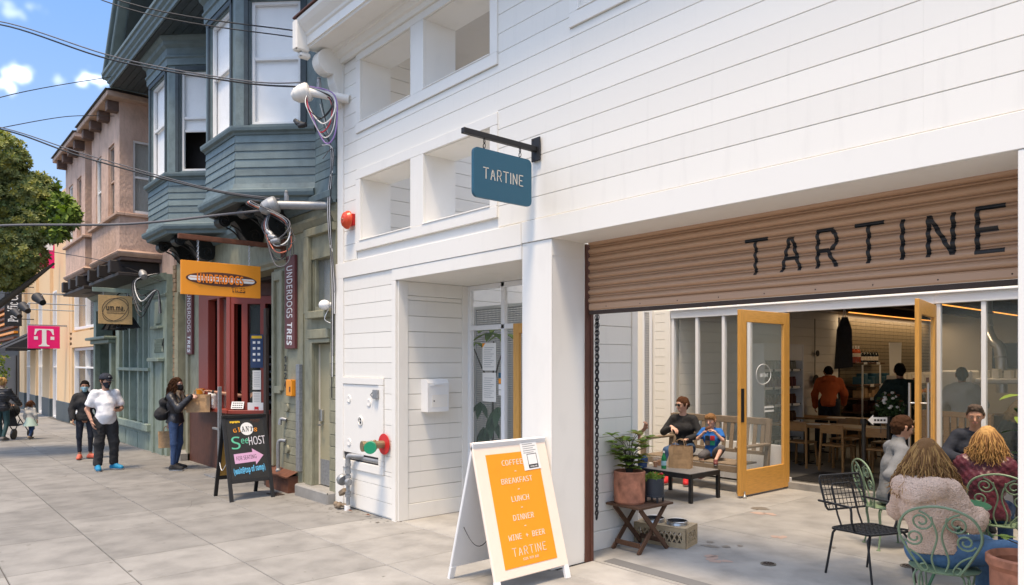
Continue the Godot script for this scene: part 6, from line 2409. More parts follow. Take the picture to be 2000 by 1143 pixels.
	mb.tube(PV([Vector3(0.0, 0, 0.17), Vector3(-0.04, -0.01, 0.27)]), 0.062, 0.055, 12)
	mb.tube(PV([Vector3(-0.037, -0.01, 0.25), Vector3(-0.045, -0.01, 0.30)]), 0.068, -1, 12)
	mb.tube(PV([Vector3(0.0, 0, 0.15), Vector3(0.09, -0.015, 0.24)]), 0.05, -1, 12)
	for y: float in [-0.05, 0.05]: mb.ball(Vector3(0, y, 0.14), Vector3(0.018, 0.018, 0.03), 8)
	part("valve_body", mb, M.brass, s)
	mb = MB.new()
	mb.tube(PV([Vector3(0.075, -0.015, 0.235), Vector3(0.11, -0.018, 0.27)]), 0.078, -1, 18)
	part("cap", mb, M.green_cap, s)
	# gas riser
	s = thing("gas_riser", "grey gas pipe with regulator and valves rising at the corner of the white wall", "gas pipe", Vector3(-8.86, gy(-8.86), 0.08))
	mb = MB.new()
	mb.tube(curve([Vector3(0.25, 0.745, -0.1), Vector3(0.12, 0.745, -0.04), Vector3(0.02, 0.74, 0.02), Vector3(0.0, 0.66, 0.02), Vector3(0, 0.5, 0.02)], 4), 0.035, -1, 8)
	mb.tube(PV([Vector3(0, 0.5, 0.02), Vector3(0.0, 0.06, 0.02)]), 0.026, -1, 8)
	for y: float in [0.62, 0.52, 0.46, 0.36, 0.24, 0.2]: mb.tube(PV([Vector3(0, y - 0.018, 0.02), Vector3(0, y + 0.018, 0.02)]), 0.042, -1, 8)
	part("pipe", mb, M.galv, s)
	mb = MB.new()
	mb.lathe(P2([0.0, -0.04, 0.075, -0.035, 0.085, 0.0, 0.075, 0.035, 0.03, 0.05, 0.0, 0.055]), 14, Transform3D(Basis(Vector3(0, 0, 1), 1.2), Vector3(-0.1, 0.41, 0.05)))
	mb.lathe(P2([0.0, -0.03, 0.045, -0.03, 0.045, 0.03, 0.0, 0.03]), 10, Transform3D(Basis(Vector3(0, 0, 1), 1.4), Vector3(0.07, 0.40, 0.05)))
	part("regulator", mb, M.galv, s)
	mb = MB.new()
	mb.box(Vector3(-0.09, 0.24, 0.05), Vector3(0.15, 0.07, 0.07), Basis(Vector3(0, 0, 1), 0.45), 0.012)
	mb.box(Vector3(-0.2, 0.045, 0.06), Vector3(0.12, 0.06, 0.07), Basis(Vector3(0, 0, 1), 0.5), 0.012)
	mb.tube(PV([Vector3(0.0, 0.06, 0.02), Vector3(-0.24, 0.05, 0.05)]), 0.028, -1, 8)
	mb.ball(Vector3(-0.27, 0.05, 0.06), Vector3(0.045, 0.04, 0.04), 8)
	mb.ball(Vector3(-0.13, 0.05, 0.09), Vector3(0.035, 0.04, 0.035), 8)
	part("valve", mb, M.bench_wood, s)
	mb = MB.new()
	mb.lathe(P2([0.04, 0.0, 0.04, 0.1, 0.03, 0.1]), 10, Transform3D(Basis(), Vector3(0.0, -0.03, 0.03)))
	part("sleeve", mb, M.white, s)
	# dry leaves blown into the corner
	for e: Array in [["dry orange leaf on the paving below the access panel", Vector3(-8.3, 0.012, 0.12)], ["curled brown leaf on the paving at the foot of the gas pipe", Vector3(-8.72, 0.01, 0.16)]]:
		s = thing("dry_leaf", e[0], "leaf", e[1], 30)
		mb = MB.new()
		mb.tri(Vector3(-0.05, 0, 0), Vector3(0, 0.012, 0.02), Vector3(0, 0.02, -0.02))
		mb.tri(Vector3(0, 0.012, 0.02), Vector3(0.06, 0, 0.005), Vector3(0, 0.02, -0.02))
		part("blade", mb, M.corten, s)
	# olive wall fittings
	s = thing("wall_pipe", "grey drain pipe with bends on the olive pier behind the chalkboard", "pipe", Vector3(-11.2, gy(-11.2), 0.02))
	mb = MB.new()
	mb.tube(curve([Vector3(0.12, 0.78, 0.0), Vector3(0.02, 0.78, 0.06), Vector3(0.0, 0.7, 0.08), Vector3(0, 0.4, 0.08), Vector3(0, 0.0, 0.08)], 4), 0.03, -1, 8)
	mb.tube(curve([Vector3(0.14, 1.12, 0.0), Vector3(0.07, 1.13, 0.06), Vector3(0.06, 1.04, 0.08)], 4), 0.03, -1, 8)
	for y: float in [0.3, 0.2]: mb.ball(Vector3(0, y, 0.08), Vector3(0.045, 0.045, 0.045), 8)
	part("pipe", mb, M.galv, s)
	s = thing("planter_box", "low rust-red steel planter base against the olive pier", "planter", Vector3(-11.1, gy(-11.1), 0.1))
	mb = MB.new()
	mb.bx(-0.46, 0.42, 0.0, 0.26, -0.12, 0.06, 0.004)
	part("box", mb, M.corten, s)
	mb = MB.new()
	mb.quad(Vector3(-0.48, 0.25, 0.1), Vector3(0.44, 0.25, 0.1), Vector3(0.44, 0.33, -0.1), Vector3(-0.48, 0.33, -0.1))
	mb.bx(-0.48, 0.44, 0.24, 0.262, 0.06, 0.1)
	part("lid", mb, M.corten, s)
	s = thing("cable_cover", "grey metal cable cover strip on the olive pier beside the door", "cable cover", Vector3(-10.57, 1.15, 0.03))
	mb = MB.new()
	mb.box(Vector3.ZERO, Vector3(0.12, 1.66, 0.06), Basis(), 0.006)
	part("strip", mb, M.galv, s)
	s = thing("call_box", "small orange box on the olive pier left of the side door", "box", Vector3(-10.85, 1.605, 0.04))
	mb = MB.new()
	mb.box(Vector3.ZERO, Vector3(0.21, 0.26, 0.08), Basis(), 0.01)
	part("case", mb, M.sign_orange, s)
	mb = MB.new()
	mb.box(Vector3(0.05, -0.02, 0.042), Vector3(0.04, 0.08, 0.006))
	part("latch", mb, M.corten, s)
	for e: Array in [["upper round outlet cover on the olive pier", 1.28], ["lower round outlet cover on the olive pier", 0.62]]:
		s = thing("outlet_cover", e[0], "outlet cover", Vector3(-11.02, e[1], 0.015), 0, "round outlet covers on the olive pier")
		mb = MB.new()
		mb.lathe(P2([0.0, 0.03, 0.06, 0.03, 0.07, 0.0]), 12, Transform3D(Basis(Vector3.RIGHT, PI / 2), Vector3.ZERO))
		part("cover", mb, M.olive_2, s)
	s = thing("security_camera", "white dome camera on the olive wall near the white corner", "camera", Vector3(-9.52, 2.83, 0.12))
	mb = MB.new()
	mb.ball(Vector3.ZERO, Vector3(0.085, 0.075, 0.085), 12)
	mb.tube(PV([Vector3(0, 0, 0), Vector3(0.03, 0.0, -0.12)]), 0.04, -1, 8)
	part("dome", mb, M.white, s)
	mb = MB.new()
	mb.tube(curve([Vector3(0.02, -0.06, -0.05), Vector3(0.0, -0.2, 0.0), Vector3(0.06, -0.26, -0.06)], 5), 0.006, -1, 4)
	part("cable", mb, M.white, s)
	# folding gate post with hinges
	s = thing("gate_post", "dark rusty steel gate post with hinges by the alcove door", "gate post", Vector3(-11.72, gy(-11.7), 0.08))
	mb = MB.new()
	mb.bx(-0.035, 0.035, 0.0, 2.95, -0.03, 0.03, 0.006)
	mb.bx(-0.09, -0.045, 0.05, 2.95, -0.03, 0.02, 0.006)
	part("post", mb, M.rust_iron, s)
	for y: float in [0.9, 1.05, 2.5]:
		mb = MB.new()
		mb.tube(PV([Vector3(0.05, y, 0.02), Vector3(0.05, y + 0.14, 0.02)]), 0.025, -1, 8)
		part("hinge", mb, M.rust_iron, s)
	mb = MB.new()
	mb.bx(-0.07, -0.02, 0.75, 0.95, 0.03, 0.06, 0.006)
	part("latch", mb, M.steel, s)
	# posters on the angled glass
	var c45 := Transform3D(Basis(Vector3(0.7071, 0, -0.7071), Vector3.UP, Vector3(0.7071, 0, 0.7071)), Vector3(-13.585, 0, 0))
	for e: Array in [["dark blue poster with white icons on the angled window", 0.5, 2.22, 0.24, 0.62, M.navy_print if M.has("navy_print") else mat("navy_print", 0.02, 0.045, 0.12, 0.6)], ["white menu sheet on the angled window, upper of two", 0.5, 1.68, 0.16, 0.36, M.paper], ["white menu sheet on the angled window, lower of two", 0.5, 1.3, 0.16, 0.32, M.paper], ["small white notice with a red dog on the sill of the angled window", 0.48, 1.26, 0.3, 0.2, M.white]]:
		s = thing("poster", e[0], "poster")
		s.transform = c45 * Transform3D(Basis(), Vector3(e[1], e[2] - (0.1 if e[3] > 0.28 else 0.0), 0.03 + (0.012 if e[3] > 0.28 else 0.0)))
		mb = MB.new()
		mb.box(Vector3.ZERO, Vector3(e[3], e[4], 0.004))
		part("sheet", mb, e[5], s)
		if e[4] > 0.5:
			for k in 8:
				mb = MB.new()
				mb.box(Vector3(-0.05 + 0.09 * (k % 2), 0.16 - 0.11 * (k / 2), 0.0032), Vector3(0.05, 0.045, 0.002))
				part("icon", mb, M.white, s)
			mb = MB.new()
			mb.box(Vector3(0, 0.26, 0.0034), Vector3(0.2, 0.05, 0.002))
			part("heading", mb, mat("print_yellow", 0.8, 0.5, 0.03, 0.8), s)
		elif e[3] > 0.28:
			mb = MB.new()
			mb.box(Vector3(0.02, 0.0, 0.0034), Vector3(0.08, 0.05, 0.002))
			mb.box(Vector3(-0.01, -0.03, 0.0034), Vector3(0.015, 0.04, 0.002))
			mb.box(Vector3(0.05, -0.03, 0.0034), Vector3(0.015, 0.04, 0.002))
			part("print", mb, M.red_paint, s)
		else:
			for k in 9:
				mb = MB.new()
				mb.box(Vector3(0, e[4] * 0.4 - k * e[4] * 0.09, 0.0032), Vector3(e[3] * 0.7, 0.006, 0.001))
				part("print", mb, M.galv, s)
	# sill clutter
	for e: Array in [["white tip jar with print on the red sill, left one", -14.55], ["clear jar of napkins on the red sill, right one", -14.25]]:
		s = thing("jar", e[0], "jar", Vector3(e[1], 1.12, 0.04), 0, "jars on the red window sill")
		mb = MB.new()
		mb.lathe(P2([0.0, 0.0, 0.09, 0.0, 0.09, 0.24, 0.07, 0.28, 0.07, 0.3]), 12)
		part("glass", mb, M.white if e[1] < -14.4 else M.cup_clear, s)
		mb = MB.new()
		mb.box(Vector3(0, 0.13, 0.088), Vector3(0.1, 0.12, 0.012))
		part("label", mb, M.paper, s)
	s = thing("counter_card", "white card with black lettering leaning on the red sill", "card")
	s.transform = c45 * Transform3D(Basis(Vector3.RIGHT, -0.35), Vector3(0.14, 1.21, 0.05))
	mb = MB.new()
	mb.box(Vector3.ZERO, Vector3(0.24, 0.14, 0.006))
	part("card", mb, M.white, s)
	for k in 3:
		mb = MB.new()
		for w in 5: mb.box(Vector3(-0.08 + w * 0.04, 0.04 - 0.042 * k, 0.0035), Vector3(0.03, 0.018, 0.001))
		part("print", mb, M.black_paint, s)
	s = thing("steel_stand", "grey steel post with foot plate standing in front of the brown panel", "post", Vector3(-13.4, gy(-13.4), 0.28))
	mb = MB.new()
	mb.bx(-0.03, 0.03, 0.02, 1.62, -0.03, 0.03, 0.004)
	mb.bx(-0.35, 0.03, 0.82, 0.86, -0.02, 0.02, 0.004)
	part("post", mb, M.galv, s)
	mb = MB.new()
	mb.bx(-0.25, 0.25, 0.0, 0.02, -0.2, 0.2, 0.003)
	part("foot_plate", mb, M.galv, s)
	s = thing("pavement_grate", "small rusty iron grate set in the paving before the olive pier", "grate", Vector3(-10.75, gy(-10.75) + 0.003, 0.33))
	for k in 6:
		mb = MB.new()
		mb.bx(-0.15, 0.15, 0.0, 0.006, -0.08 + k * 0.03, -0.062 + k * 0.03)
		part("bar", mb, M.rust_iron, s)
	s = thing("manhole_cover", "small round cover in the paving before the green shop window", "manhole cover", Vector3(-15.3, gy(-15.3) + 0.003, 2.6))
	mb = MB.new()
	mb.lathe(P2([0.0, 0.004, 0.2, 0.004, 0.22, 0.0]), 20)
	part("lid", mb, M.concrete_4, s)
	# parked black car nose: only its shade reaches the frame, so it is left out


func ply_panel() -> Material:
	return mat("board_back", 0.5, 0.28, 0.06, 0.7, "streak", Vector3(2, 0.5, 2))
# ---------- inside the bakery ----------
func shop_interior() -> void:
	var b := get_node("white_shop_building")
	var fy := 0.1
	var mb := MB.new()
	mb.bx(-8.2, 0.9, 0.0, fy, -18.6, -6.16)
	part("shop_floor", mb, M.shop_floor, b)
	mb = MB.new()
	mb.bx(-8.2, 0.9, 3.45, 3.6, -18.6, -6.3)
	part("shop_ceiling", mb, M.ceiling_wood, b)
	for i in 7:
		mb = MB.new()
		mb.bx(-8.0 + i * 1.3, -7.85 + i * 1.3, 3.25, 3.45, -18.4, -6.4)
		part("beam", mb, M.ceiling_wood, b)
	mb = MB.new()
	mb.bx(-8.2, -8.02, fy, 3.45, -18.6, -6.3)
	mb.bx(-8.2, 0.9, fy, 3.45, -18.8, -18.6)
	part("shop_wall", mb, M.grey_plaster, b)
	boards_side(b, -12.6, -6.2, rows(fy, 3.4), -8.0)
	# tiled stretch of the left wall, stacked rows
	mb = MB.new()
	mb.bx(-8.019, -7.99, fy, 3.1, -18.5, -12.62)
	part("tile_bed", mb, M.dark_brown, b)
	var ti := MB.new()
	for r in 32:
		var y := fy + 0.02 + r * 0.094
		for c in 20:
			var z := -12.66 - c * 0.29
			ti.box(Vector3(-7.985, y + 0.043, z - 0.14), Vector3(0.012 + 0.003 * ((r * 7 + c * 3) % 3), 0.083, 0.282))
	part("wall_tiles", ti, M.tile, b).set_meta("kind", "stuff")
	# light strips
	for e: Array in [["warm light strip along the top of the tiled wall", Vector3(-7.75, 3.22, -15.4), 5.6], ["warm light strip hanging from the ceiling over the counter", Vector3(-5.0, 3.12, -12.7), 5.2]]:
		var s := thing("light_strip", e[0], "strip light", e[1], 0, "strip lights in the shop")
		mb = MB.new()
		mb.box(Vector3(0, 0.03, 0), Vector3(0.06, 0.04, e[2]))
		part("rail", mb, M.ceiling_wood, s)
		mb = MB.new()
		mb.box(Vector3(0, -0.002, 0), Vector3(0.02, 0.022, e[2] - 0.04))
		part("tube", mb, glow("strip_glow", Color(1.0, 0.66, 0.3), 0.7), s)
		var l := AreaLight3D.new()
		l.name = "strip_area_light"
		l.area_size = Vector2(0.06, e[2])
		l.light_energy = 1.7
		l.light_color = Color(1.0, 0.86, 0.68)
		l.shadow_enabled = true
		l.area_range = 20.0
		s.add_child(l)
		l.transform = Transform3D(Basis(Vector3(1, 0, 0), -PI / 2), Vector3(0, -0.03, 0))
	# long wooden tables
	var spots := [["long pale wooden table just inside the doorway, nearest one", Vector3(-5.75, fy, -8.35), 2.9], ["long pale wooden table further inside by the white boarded wall", Vector3(-6.6, fy, -10.2), 2.4]]
	for e: Array in spots:
		var s := thing("dining_table", e[0], "table", e[1], 4, "long tables in the shop")
		for i in 2:
			mb = MB.new()
			mb.bx(-e[2] / 2 + i * e[2] / 2 + 0.004, -e[2] / 2 + (i + 1) * e[2] / 2 - 0.004, 0.71, 0.75, -0.4, 0.4, 0.005)
			part("tabletop", mb, M.pale_wood, s)
		for x: float in [-e[2] * 0.3, e[2] * 0.3]:
			mb = MB.new()
			mb.bx(x - 0.04, x + 0.04, 0.02, 0.71, -0.04, 0.04, 0.004)
			mb.bx(x - 0.3, x + 0.3, 0.0, 0.025, -0.03, 0.03)
			mb.bx(x - 0.03, x + 0.03, 0.001, 0.024, -0.3, 0.3)
			part("pedestal", mb, M.black_paint, s)
	for e: Array in [["white menu sheet lying on the nearest long table, left one", Vector3(-6.4, 0.852, -8.3)], ["white menu sheet lying on the nearest long table, right one", Vector3(-5.2, 0.852, -8.25)], ["white menu sheet lying on the inner long table", Vector3(-6.9, 0.852, -10.2)]]:
		var s := thing("menu_sheet", e[0], "paper", e[1], 10, "menu sheets on the tables")
		mb = MB.new()
		mb.bx(-0.2, 0.2, 0, 0.003, -0.13, 0.13)
		part("sheet", mb, M.paper, s)
	# wooden chairs
	var ch := thing("wooden_chair", "pale wooden chair tucked at the left end of the nearest long table", "chair", Vector3(-6.5, fy, -7.85), 180, "wooden chairs at the long tables")
	mb = MB.new()
	mb.box(Vector3(0, 0.45, 0), Vector3(0.42, 0.03, 0.42), Basis(), 0.008)
	part("seat", mb, M.pale_wood, ch)
	for q: Array in [[-0.18, 0.18, 0.44], [0.18, 0.18, 0.44], [-0.19, -0.19, 0.80], [0.19, -0.19, 0.80]]:
		mb = MB.new()
		mb.bar(Vector3(q[0] * 1.15, 0, q[1] * 1.2), Vector3(q[0], q[2], q[1]), 0.035, 0.035, Vector3(0, 0, 1), 0.004)
		part("leg", mb, M.pale_wood, ch)
	mb = MB.new()
	for i in 5:
		var x0 := -0.2 + i * 0.08
		mb.box(Vector3(x0 + 0.04, 0.74, -0.2 - 0.03 * sin(PI * (i + 0.5) / 5)), Vector3(0.085, 0.15, 0.02), Basis(Vector3.UP, 0.25 * (i - 2) * -0.3))
	part("backrest", mb, M.pale_wood, ch)
	for e: Array in [["pale wooden chair in the middle of the near side of the nearest table", Vector3(-5.8, fy, -7.8), 176], ["pale wooden chair at the right of the near side of the nearest table", Vector3(-5.05, fy, -7.75), 184], ["pale wooden chair on the far side of the nearest table, left", Vector3(-6.2, fy, -8.95), 5], ["pale wooden chair on the far side of the nearest table, right", Vector3(-5.4, fy, -8.9), -6], ["pale wooden chair at the inner table", Vector3(-6.2, fy, -9.65), 180]]:
		copy_of(ch, "wooden_chair", e[0], e[1], e[2])
	# slatted wooden settle behind the right-hand pane
	var st := thing("wooden_bench", "slatted wooden settle seen through the pane right of the open door", "bench", Vector3(-3.75, fy, -7.0), -20)
	mb = MB.new()
	mb.bx(-0.55, 0.55, 0.42, 0.46, -0.05, 0.45, 0.006)
	part("seat", mb, M.oak_h, st)
	for i in 9:
		mb = MB.new()
		mb.bx(-0.52 + i * 0.12, -0.43 + i * 0.12, 0.5, 1.1, -0.06, -0.03, 0.004)
		part("slat", mb, M.pale_wood, st)
	mb = MB.new()
	mb.bx(-0.58, 0.58, 1.1, 1.18, -0.08, -0.02, 0.006)
	for x: float in [-0.55, 0.55]:
		mb.bx(x - 0.03, x + 0.03, 0, 1.1, -0.07, -0.02, 0.004)
		mb.bx(x - 0.03, x + 0.03, 0, 0.42, 0.38, 0.44, 0.004)
	part("frame", mb, M.pale_wood, st)
	# chilled shelf against the boarded wall
	var s := thing("shelf_cabinet", "grey shelf cabinet stocked with small jars against the white boarded wall", "cabinet", Vector3(-7.72, fy, -9.0))
	mb = MB.new()
	mb.bx(-0.28, 0.28, 0, 2.25, -0.8, -0.76)
	mb.bx(-0.28, 0.28, 0, 2.25, 0.76, 0.8)
	mb.bx(-0.28, 0.28, 2.25, 2.29, -0.8, 0.8)
	mb.bx(-0.28, -0.26, 0, 2.25, -0.76, 0.76)
	part("case", mb, M.white_metal, s)
	mb = MB.new()
	mb.bx(0.2, 0.27, 1.95, 2.25, -0.76, 0.76)
	part("fascia", mb, M.white_metal, s)
	mb = MB.new()
	mb.bx(-0.259, -0.25, 0.02, 1.95, -0.76, 0.76)
	part("dark_back", mb, M.black_plastic, s)
	for k in 5:
		mb = MB.new()
		mb.bx(-0.25, 0.24, 0.3 + k * 0.36, 0.33 + k * 0.36, -0.76, 0.76)
		part("shelf", mb, M.black_plastic, s)
		mb = MB.new()
		for q in 4: mb.bx(0.24, 0.245, 0.285 + k * 0.36, 0.335 + k * 0.36, -0.7 + q * 0.37, -0.42 + q * 0.37)
		part("price_strip", mb, M.white, s)
		if k > 0:
			mb = MB.new()
			for q in 11: mb.lathe(P2([0.0, 0.0, 0.05, 0.0, 0.05, 0.14, 0.035, 0.17, 0.035, 0.2, 0.0, 0.2]), 6, Transform3D(Basis(), Vector3(0.12, 0.33 + k * 0.36, -0.68 + q * 0.135)))
			part("jars", mb, [M.teak, M.corten, M.maroon, M.curtain][k - 1], s)
	# wall lamp: rod with discs
	s = thing("wall_lamp", "thin black wall lamp rod with two round discs on the boarded wall", "wall lamp", Vector3(-7.97, 1.6, -11.3))
	mb = MB.new()
	mb.tube(PV([Vector3(0.03, 0, 0), Vector3(0.03, 1.42, 0)]), 0.01, -1, 5)
	part("rod", mb, M.black_plastic, s)
	for e: Array in [[0.0, 0.13, 0.0], [0.62, 0.07, -0.08]]:
		mb = MB.new()
		mb.lathe(P2([0.0, 0.02, e[1], 0.02, e[1], 0.0, 0.0, 0.0]), 16, Transform3D(Basis(Vector3(0, 0, 1), -PI / 2), Vector3(0.045, e[0], e[2])))
		part("disc", mb, M.black_plastic, s)
	# hanging apron
	s = thing("apron", "dark navy apron hanging by its straps at the corner of the tiled wall", "apron", Vector3(-7.85, 1.85, -12.5))
	mb = MB.new()
	mb.prism(P2([-0.2, 0.0, 0.22, 0.05, 0.2, 0.95, 0.1, 1.25, -0.02, 1.25, -0.14, 0.95]), 0.06, face(Vector3.ZERO, Vector3(0.75, 0, 0.65)))
	part("cloth", mb, M.navy, s)
	mb = MB.new()
	for x: float in [0.0, 0.07]: mb.tube(PV([face(Vector3.ZERO, Vector3(0.75, 0, 0.65)) * Vector3(x, 1.24, 0.03), face(Vector3.ZERO, Vector3(0.75, 0, 0.65)) * Vector3(0.04, 1.55, 0.0)]), 0.012, -1, 4)
	part("strap", mb, M.white, s)
	# wall shelf with bottles
	s = thing("wall_shelf", "dark wooden wall shelf carrying wine bottles on the tiled wall", "shelf", Vector3(-7.8, 1.97, -13.6))
	mb = MB.new()
	mb.bx(-0.17, 0.15, 0, 0.04, -0.85, 0.85, 0.004)
	part("board", mb, M.teak, s)
	for z: float in [-0.45, 0.3]:
		mb = MB.new()
		mb.bx(0.15, 0.155, -0.01, 0.05, z - 0.1, z + 0.1)
		part("price_card", mb, M.white, s)
	for i in 9:
		var pink: bool = i < 3
		var q: Node3D = thing("bottle", ("tall pink rosé bottle, %s of three at the left of the wall shelf" % ["first", "second", "third"][i]) if pink else ("dark wine bottle with cream label, number %s along the wall shelf from the pink ones" % ["one", "two", "three", "four", "five", "six"][i - 3]), "bottle", Vector3(-7.8, 2.011, -12.95 - i * 0.17 + (0.03 if i == 2 else 0.0)), 0, "bottles on the wall shelf")
		mb = MB.new()
		var k := 1.25 if pink else 1.0
		mb.lathe(P2([0.0, 0.0, 0.045 * k, 0.0, 0.045 * k, 0.2 * k, 0.015 * k, 0.26 * k, 0.014 * k, 0.32 * k, 0.0, 0.32 * k]), 10)
		part("glass", mb, M.red_glass if pink else M.bottle_dark, q)
		mb = MB.new()
		mb.lathe(P2([0.0465 * k, 0.05 * k if not pink else 0.11 * k, 0.0465 * k, 0.15 * k if not pink else 0.18 * k]), 10)
		part("label", mb, M.cream, q)
		mb = MB.new()
		mb.lathe(P2([0.017 * k, 0.27 * k, 0.017 * k, 0.325 * k, 0.0, 0.325 * k]), 8)
		part("capsule", mb, M.white if pink else M.brass, q)
	# shelf rack with goods
	s = thing("shelf_rack", "open wooden rack with price cards and packed goods below the bottle shelf", "rack", Vector3(-7.7, fy, -13.7))
	for k in 4:
		mb = MB.new()
		mb.bx(-0.25, 0.25, 0.35 + k * 0.33, 0.39 + k * 0.33, -1.0, 1.0, 0.004)
		part("shelf", mb, M.teak, s)
		mb = MB.new()
		for q in 3: mb.bx(0.25, 0.256, 0.33 + k * 0.33, 0.40 + k * 0.33, -0.8 + q * 0.6, -0.6 + q * 0.6)
		part("price_card", mb, M.white, s)
		mb = MB.new()
		for q in 9:
			var hh := 0.1 + 0.1 * ((q * 5 + k * 3) % 3) * 0.8
			mb.bx(-0.05, 0.16, 0.391 + k * 0.33, 0.391 + k * 0.33 + hh, -0.95 + q * 0.21, -0.79 + q * 0.21, 0.01)
		part("goods", mb, [M.bottle_dark, M.corten, M.kraft, M.teal][k], s)
	for z: float in [-1.0, 0.0, 1.0]:
		mb = MB.new()
		mb.bx(0.22, 0.25, 0, 1.85, z - 0.015, z + 0.015)
		part("post", mb, M.white, s)
	# paper roll menu
	s = thing("paper_scroll", "tall white paper menu hanging in front of the tiled wall", "menu", Vector3(-7.2, 1.55, -13.9))
	mb = MB.new()
	mb.prism(P2([-0.12, 0.05, 0.14, 0.0, 0.16, 0.95, -0.14, 0.95]), 0.01, face(Vector3.ZERO, Vector3(0.7, 0, 0.7)))
	part("sheet", mb, M.paper, s)
	# counter with pastry case
	s = thing("pastry_counter", "long glass pastry case with boxes stacked along its top", "counter", Vector3(-6.6, fy, -14.5))
	mb = MB.new()
	mb.bx(-0.35, 0.35, 0, 0.85, -2.4, 2.4, 0.01)
	part("base", mb, M.bottle_dark, s)
	mb = MB.new()
	mb.bx(0.33, 0.34, 0.85, 1.4, -2.4, 2.4)
	mb.bx(-0.35, 0.34, 1.4, 1.42, -2.4, 2.4)
	part("pane", mb, M.glass, s)
	for k in 2:
		mb = MB.new()
		mb.bx(-0.34, 0.3, 0.95 + k * 0.22, 0.97 + k * 0.22, -2.38, 2.38)
		part("shelf", mb, M.steel, s)
		mb = MB.new()
		for q in 22: mb.ball(Vector3(0.12 - 0.2 * (q % 2), 1.01 + k * 0.22, -2.2 + q * 0.2), Vector3(0.08, 0.045, 0.07), 8)
		part("pastries", mb, M.sign_orange if k else M.pale_wood, s)
	mb = MB.new()
	for q in 17: mb.bx(-0.1, 0.15, 1.42, 1.62 + 0.03 * (q % 3), 2.15 - q * 0.27, 2.36 - q * 0.27, 0.008)
	part("boxes", mb, M.cream, s)
	mb = MB.new()
	for q in 6: mb.bx(-0.09, 0.156, 1.44, 1.55, 2.17 - q * 0.81, 2.34 - q * 0.81)
	part("box_labels", mb, M.maroon, s)
	# kitchen duct and white machines at the right
	s = thing("vent_duct", "bent silver ventilation duct seen through the right panes", "duct", Vector3(-4.75, 0, -12.2))
	mb = MB.new()
	mb.tube(curve([Vector3(0, 3.4, 0), Vector3(0, 2.75, 0), Vector3(0.12, 2.45, 0.1), Vector3(0.25, 2.25, 0.1), Vector3(0.28, 1.4, 0.1)], 6), 0.10, -1, 12)
	part("pipe", mb, M.steel, s)
	mb = MB.new()
	for y: float in [3.0, 2.75, 2.1, 1.8]: mb.tube(PV([Vector3(0 if y > 2.5 else 0.26, y, 0 if y > 2.5 else 0.1), Vector3(0 if y > 2.5 else 0.26, y + 0.04, 0 if y > 2.5 else 0.1)]), 0.115, -1, 12)
	part("collar", mb, M.galv, s)
	s = thing("coffee_station", "white coffee machine on a worktop behind the right panes", "coffee machine", Vector3(-4.7, fy, -11.5))
	mb = MB.new()
	mb.bx(-0.7, 1.6, 0, 0.9, -0.35, 0.35, 0.01)
	part("worktop", mb, M.teak, s)
	mb = MB.new()
	mb.bx(-0.6, -0.05, 1.3, 1.75, -0.25, 0.25, 0.03)
	mb.bx(-0.55, -0.1, 0.9, 1.3, -0.25, -0.05, 0.02)
	mb.bx(0.0, 1.1, 1.5, 1.6, -0.25, 0.25, 0.02)
	part("machine", mb, M.white, s)
	mb = MB.new()
	for q in 5: mb.bx(0.05 + q * 0.2, 0.17 + q * 0.2, 1.6, 1.75 + 0.03 * (q % 2), -0.1, 0.1, 0.01)
	part("stacked_cups", mb, M.paper, s)
	s = thing("menu_screen", "dark blue menu board on the back wall behind the right pane", "screen", Vector3(-5.1, 2.2, -18.55))
	mb = MB.new()
	mb.box(Vector3.ZERO, Vector3(2.6, 0.7, 0.06))
	part("board", mb, mat("screen_blue", 0.01, 0.02, 0.06, 0.4), s)
	# entrance mat, stanchions, flowers
	s = thing("door_mat", "dark ribbed mat across the shop threshold", "mat", Vector3(-5.2, 0.101, -6.85))
	for i in 14:
		mb = MB.new()
		mb.bx(-0.7, 0.75, 0, 0.012, -0.6 + i * 0.085, -0.53 + i * 0.085)
		part("rib", mb, M.iron, s)
	mb = MB.new()
	mb.bx(-5.84, -3.66, 0.0, 0.1, -6.2, -6.0)
	part("threshold", mb, M.concrete_2, b)
	for e: Array in [["black barrier post by the long table, nearer the open door", Vector3(-4.88, fy, -6.68)], ["black barrier post by the flowers, nearer the counter", Vector3(-4.79, fy, -7.4)]]:
		s = thing("barrier_post", e[0], "barrier post", e[1], 0, "black barrier posts")
		mb = MB.new()
		mb.lathe(P2([0.0, 0.0, 0.16, 0.0, 0.16, 0.015, 0.03, 0.03, 0.03, 0.95, 0.045, 0.95, 0.045, 1.03, 0.0, 1.03]), 14)
		part("post", mb, M.black_plastic, s)
	s = thing("barrier_belt", "black belt stretched between the two barrier posts", "belt")
	mb = MB.new()
	mb.bar(Vector3(-4.88, fy + 0.98, -6.68), Vector3(-4.79, fy + 0.98, -7.4), 0.004, 0.05, Vector3.UP)
	part("belt", mb, M.black_plastic, s)
	s = thing("arrow_sign", "small white arrow sign pointing left above the barrier belt", "sign", Vector3(-4.66, fy + 1.02, -6.65), 40)
	mb = MB.new()
	mb.prism(P2([-0.14, 0.0, -0.06, 0.08, -0.06, 0.045, 0.14, 0.045, 0.14, -0.045, -0.06, -0.045, -0.06, -0.08]), 0.006)
	part("arrow", mb, M.white, s)
	mb = MB.new()
	for k in 4: mb.bx(-0.05 + k * 0.045, -0.02 + k * 0.045, -0.015, 0.015, 0.006, 0.008)
	part("print", mb, M.iron, s)
	mb = MB.new()
	mb.tube(PV([Vector3(0.05, -0.2, 0), Vector3(0.05, 0, 0)]), 0.006, -1, 4)
	part("stem", mb, M.iron, s)
	s = thing("flower_arrangement", "bunch of white and pink flowers in a vase near the barrier posts", "flowers", Vector3(-5.0, 0.85, -7.98))
	mb = MB.new()
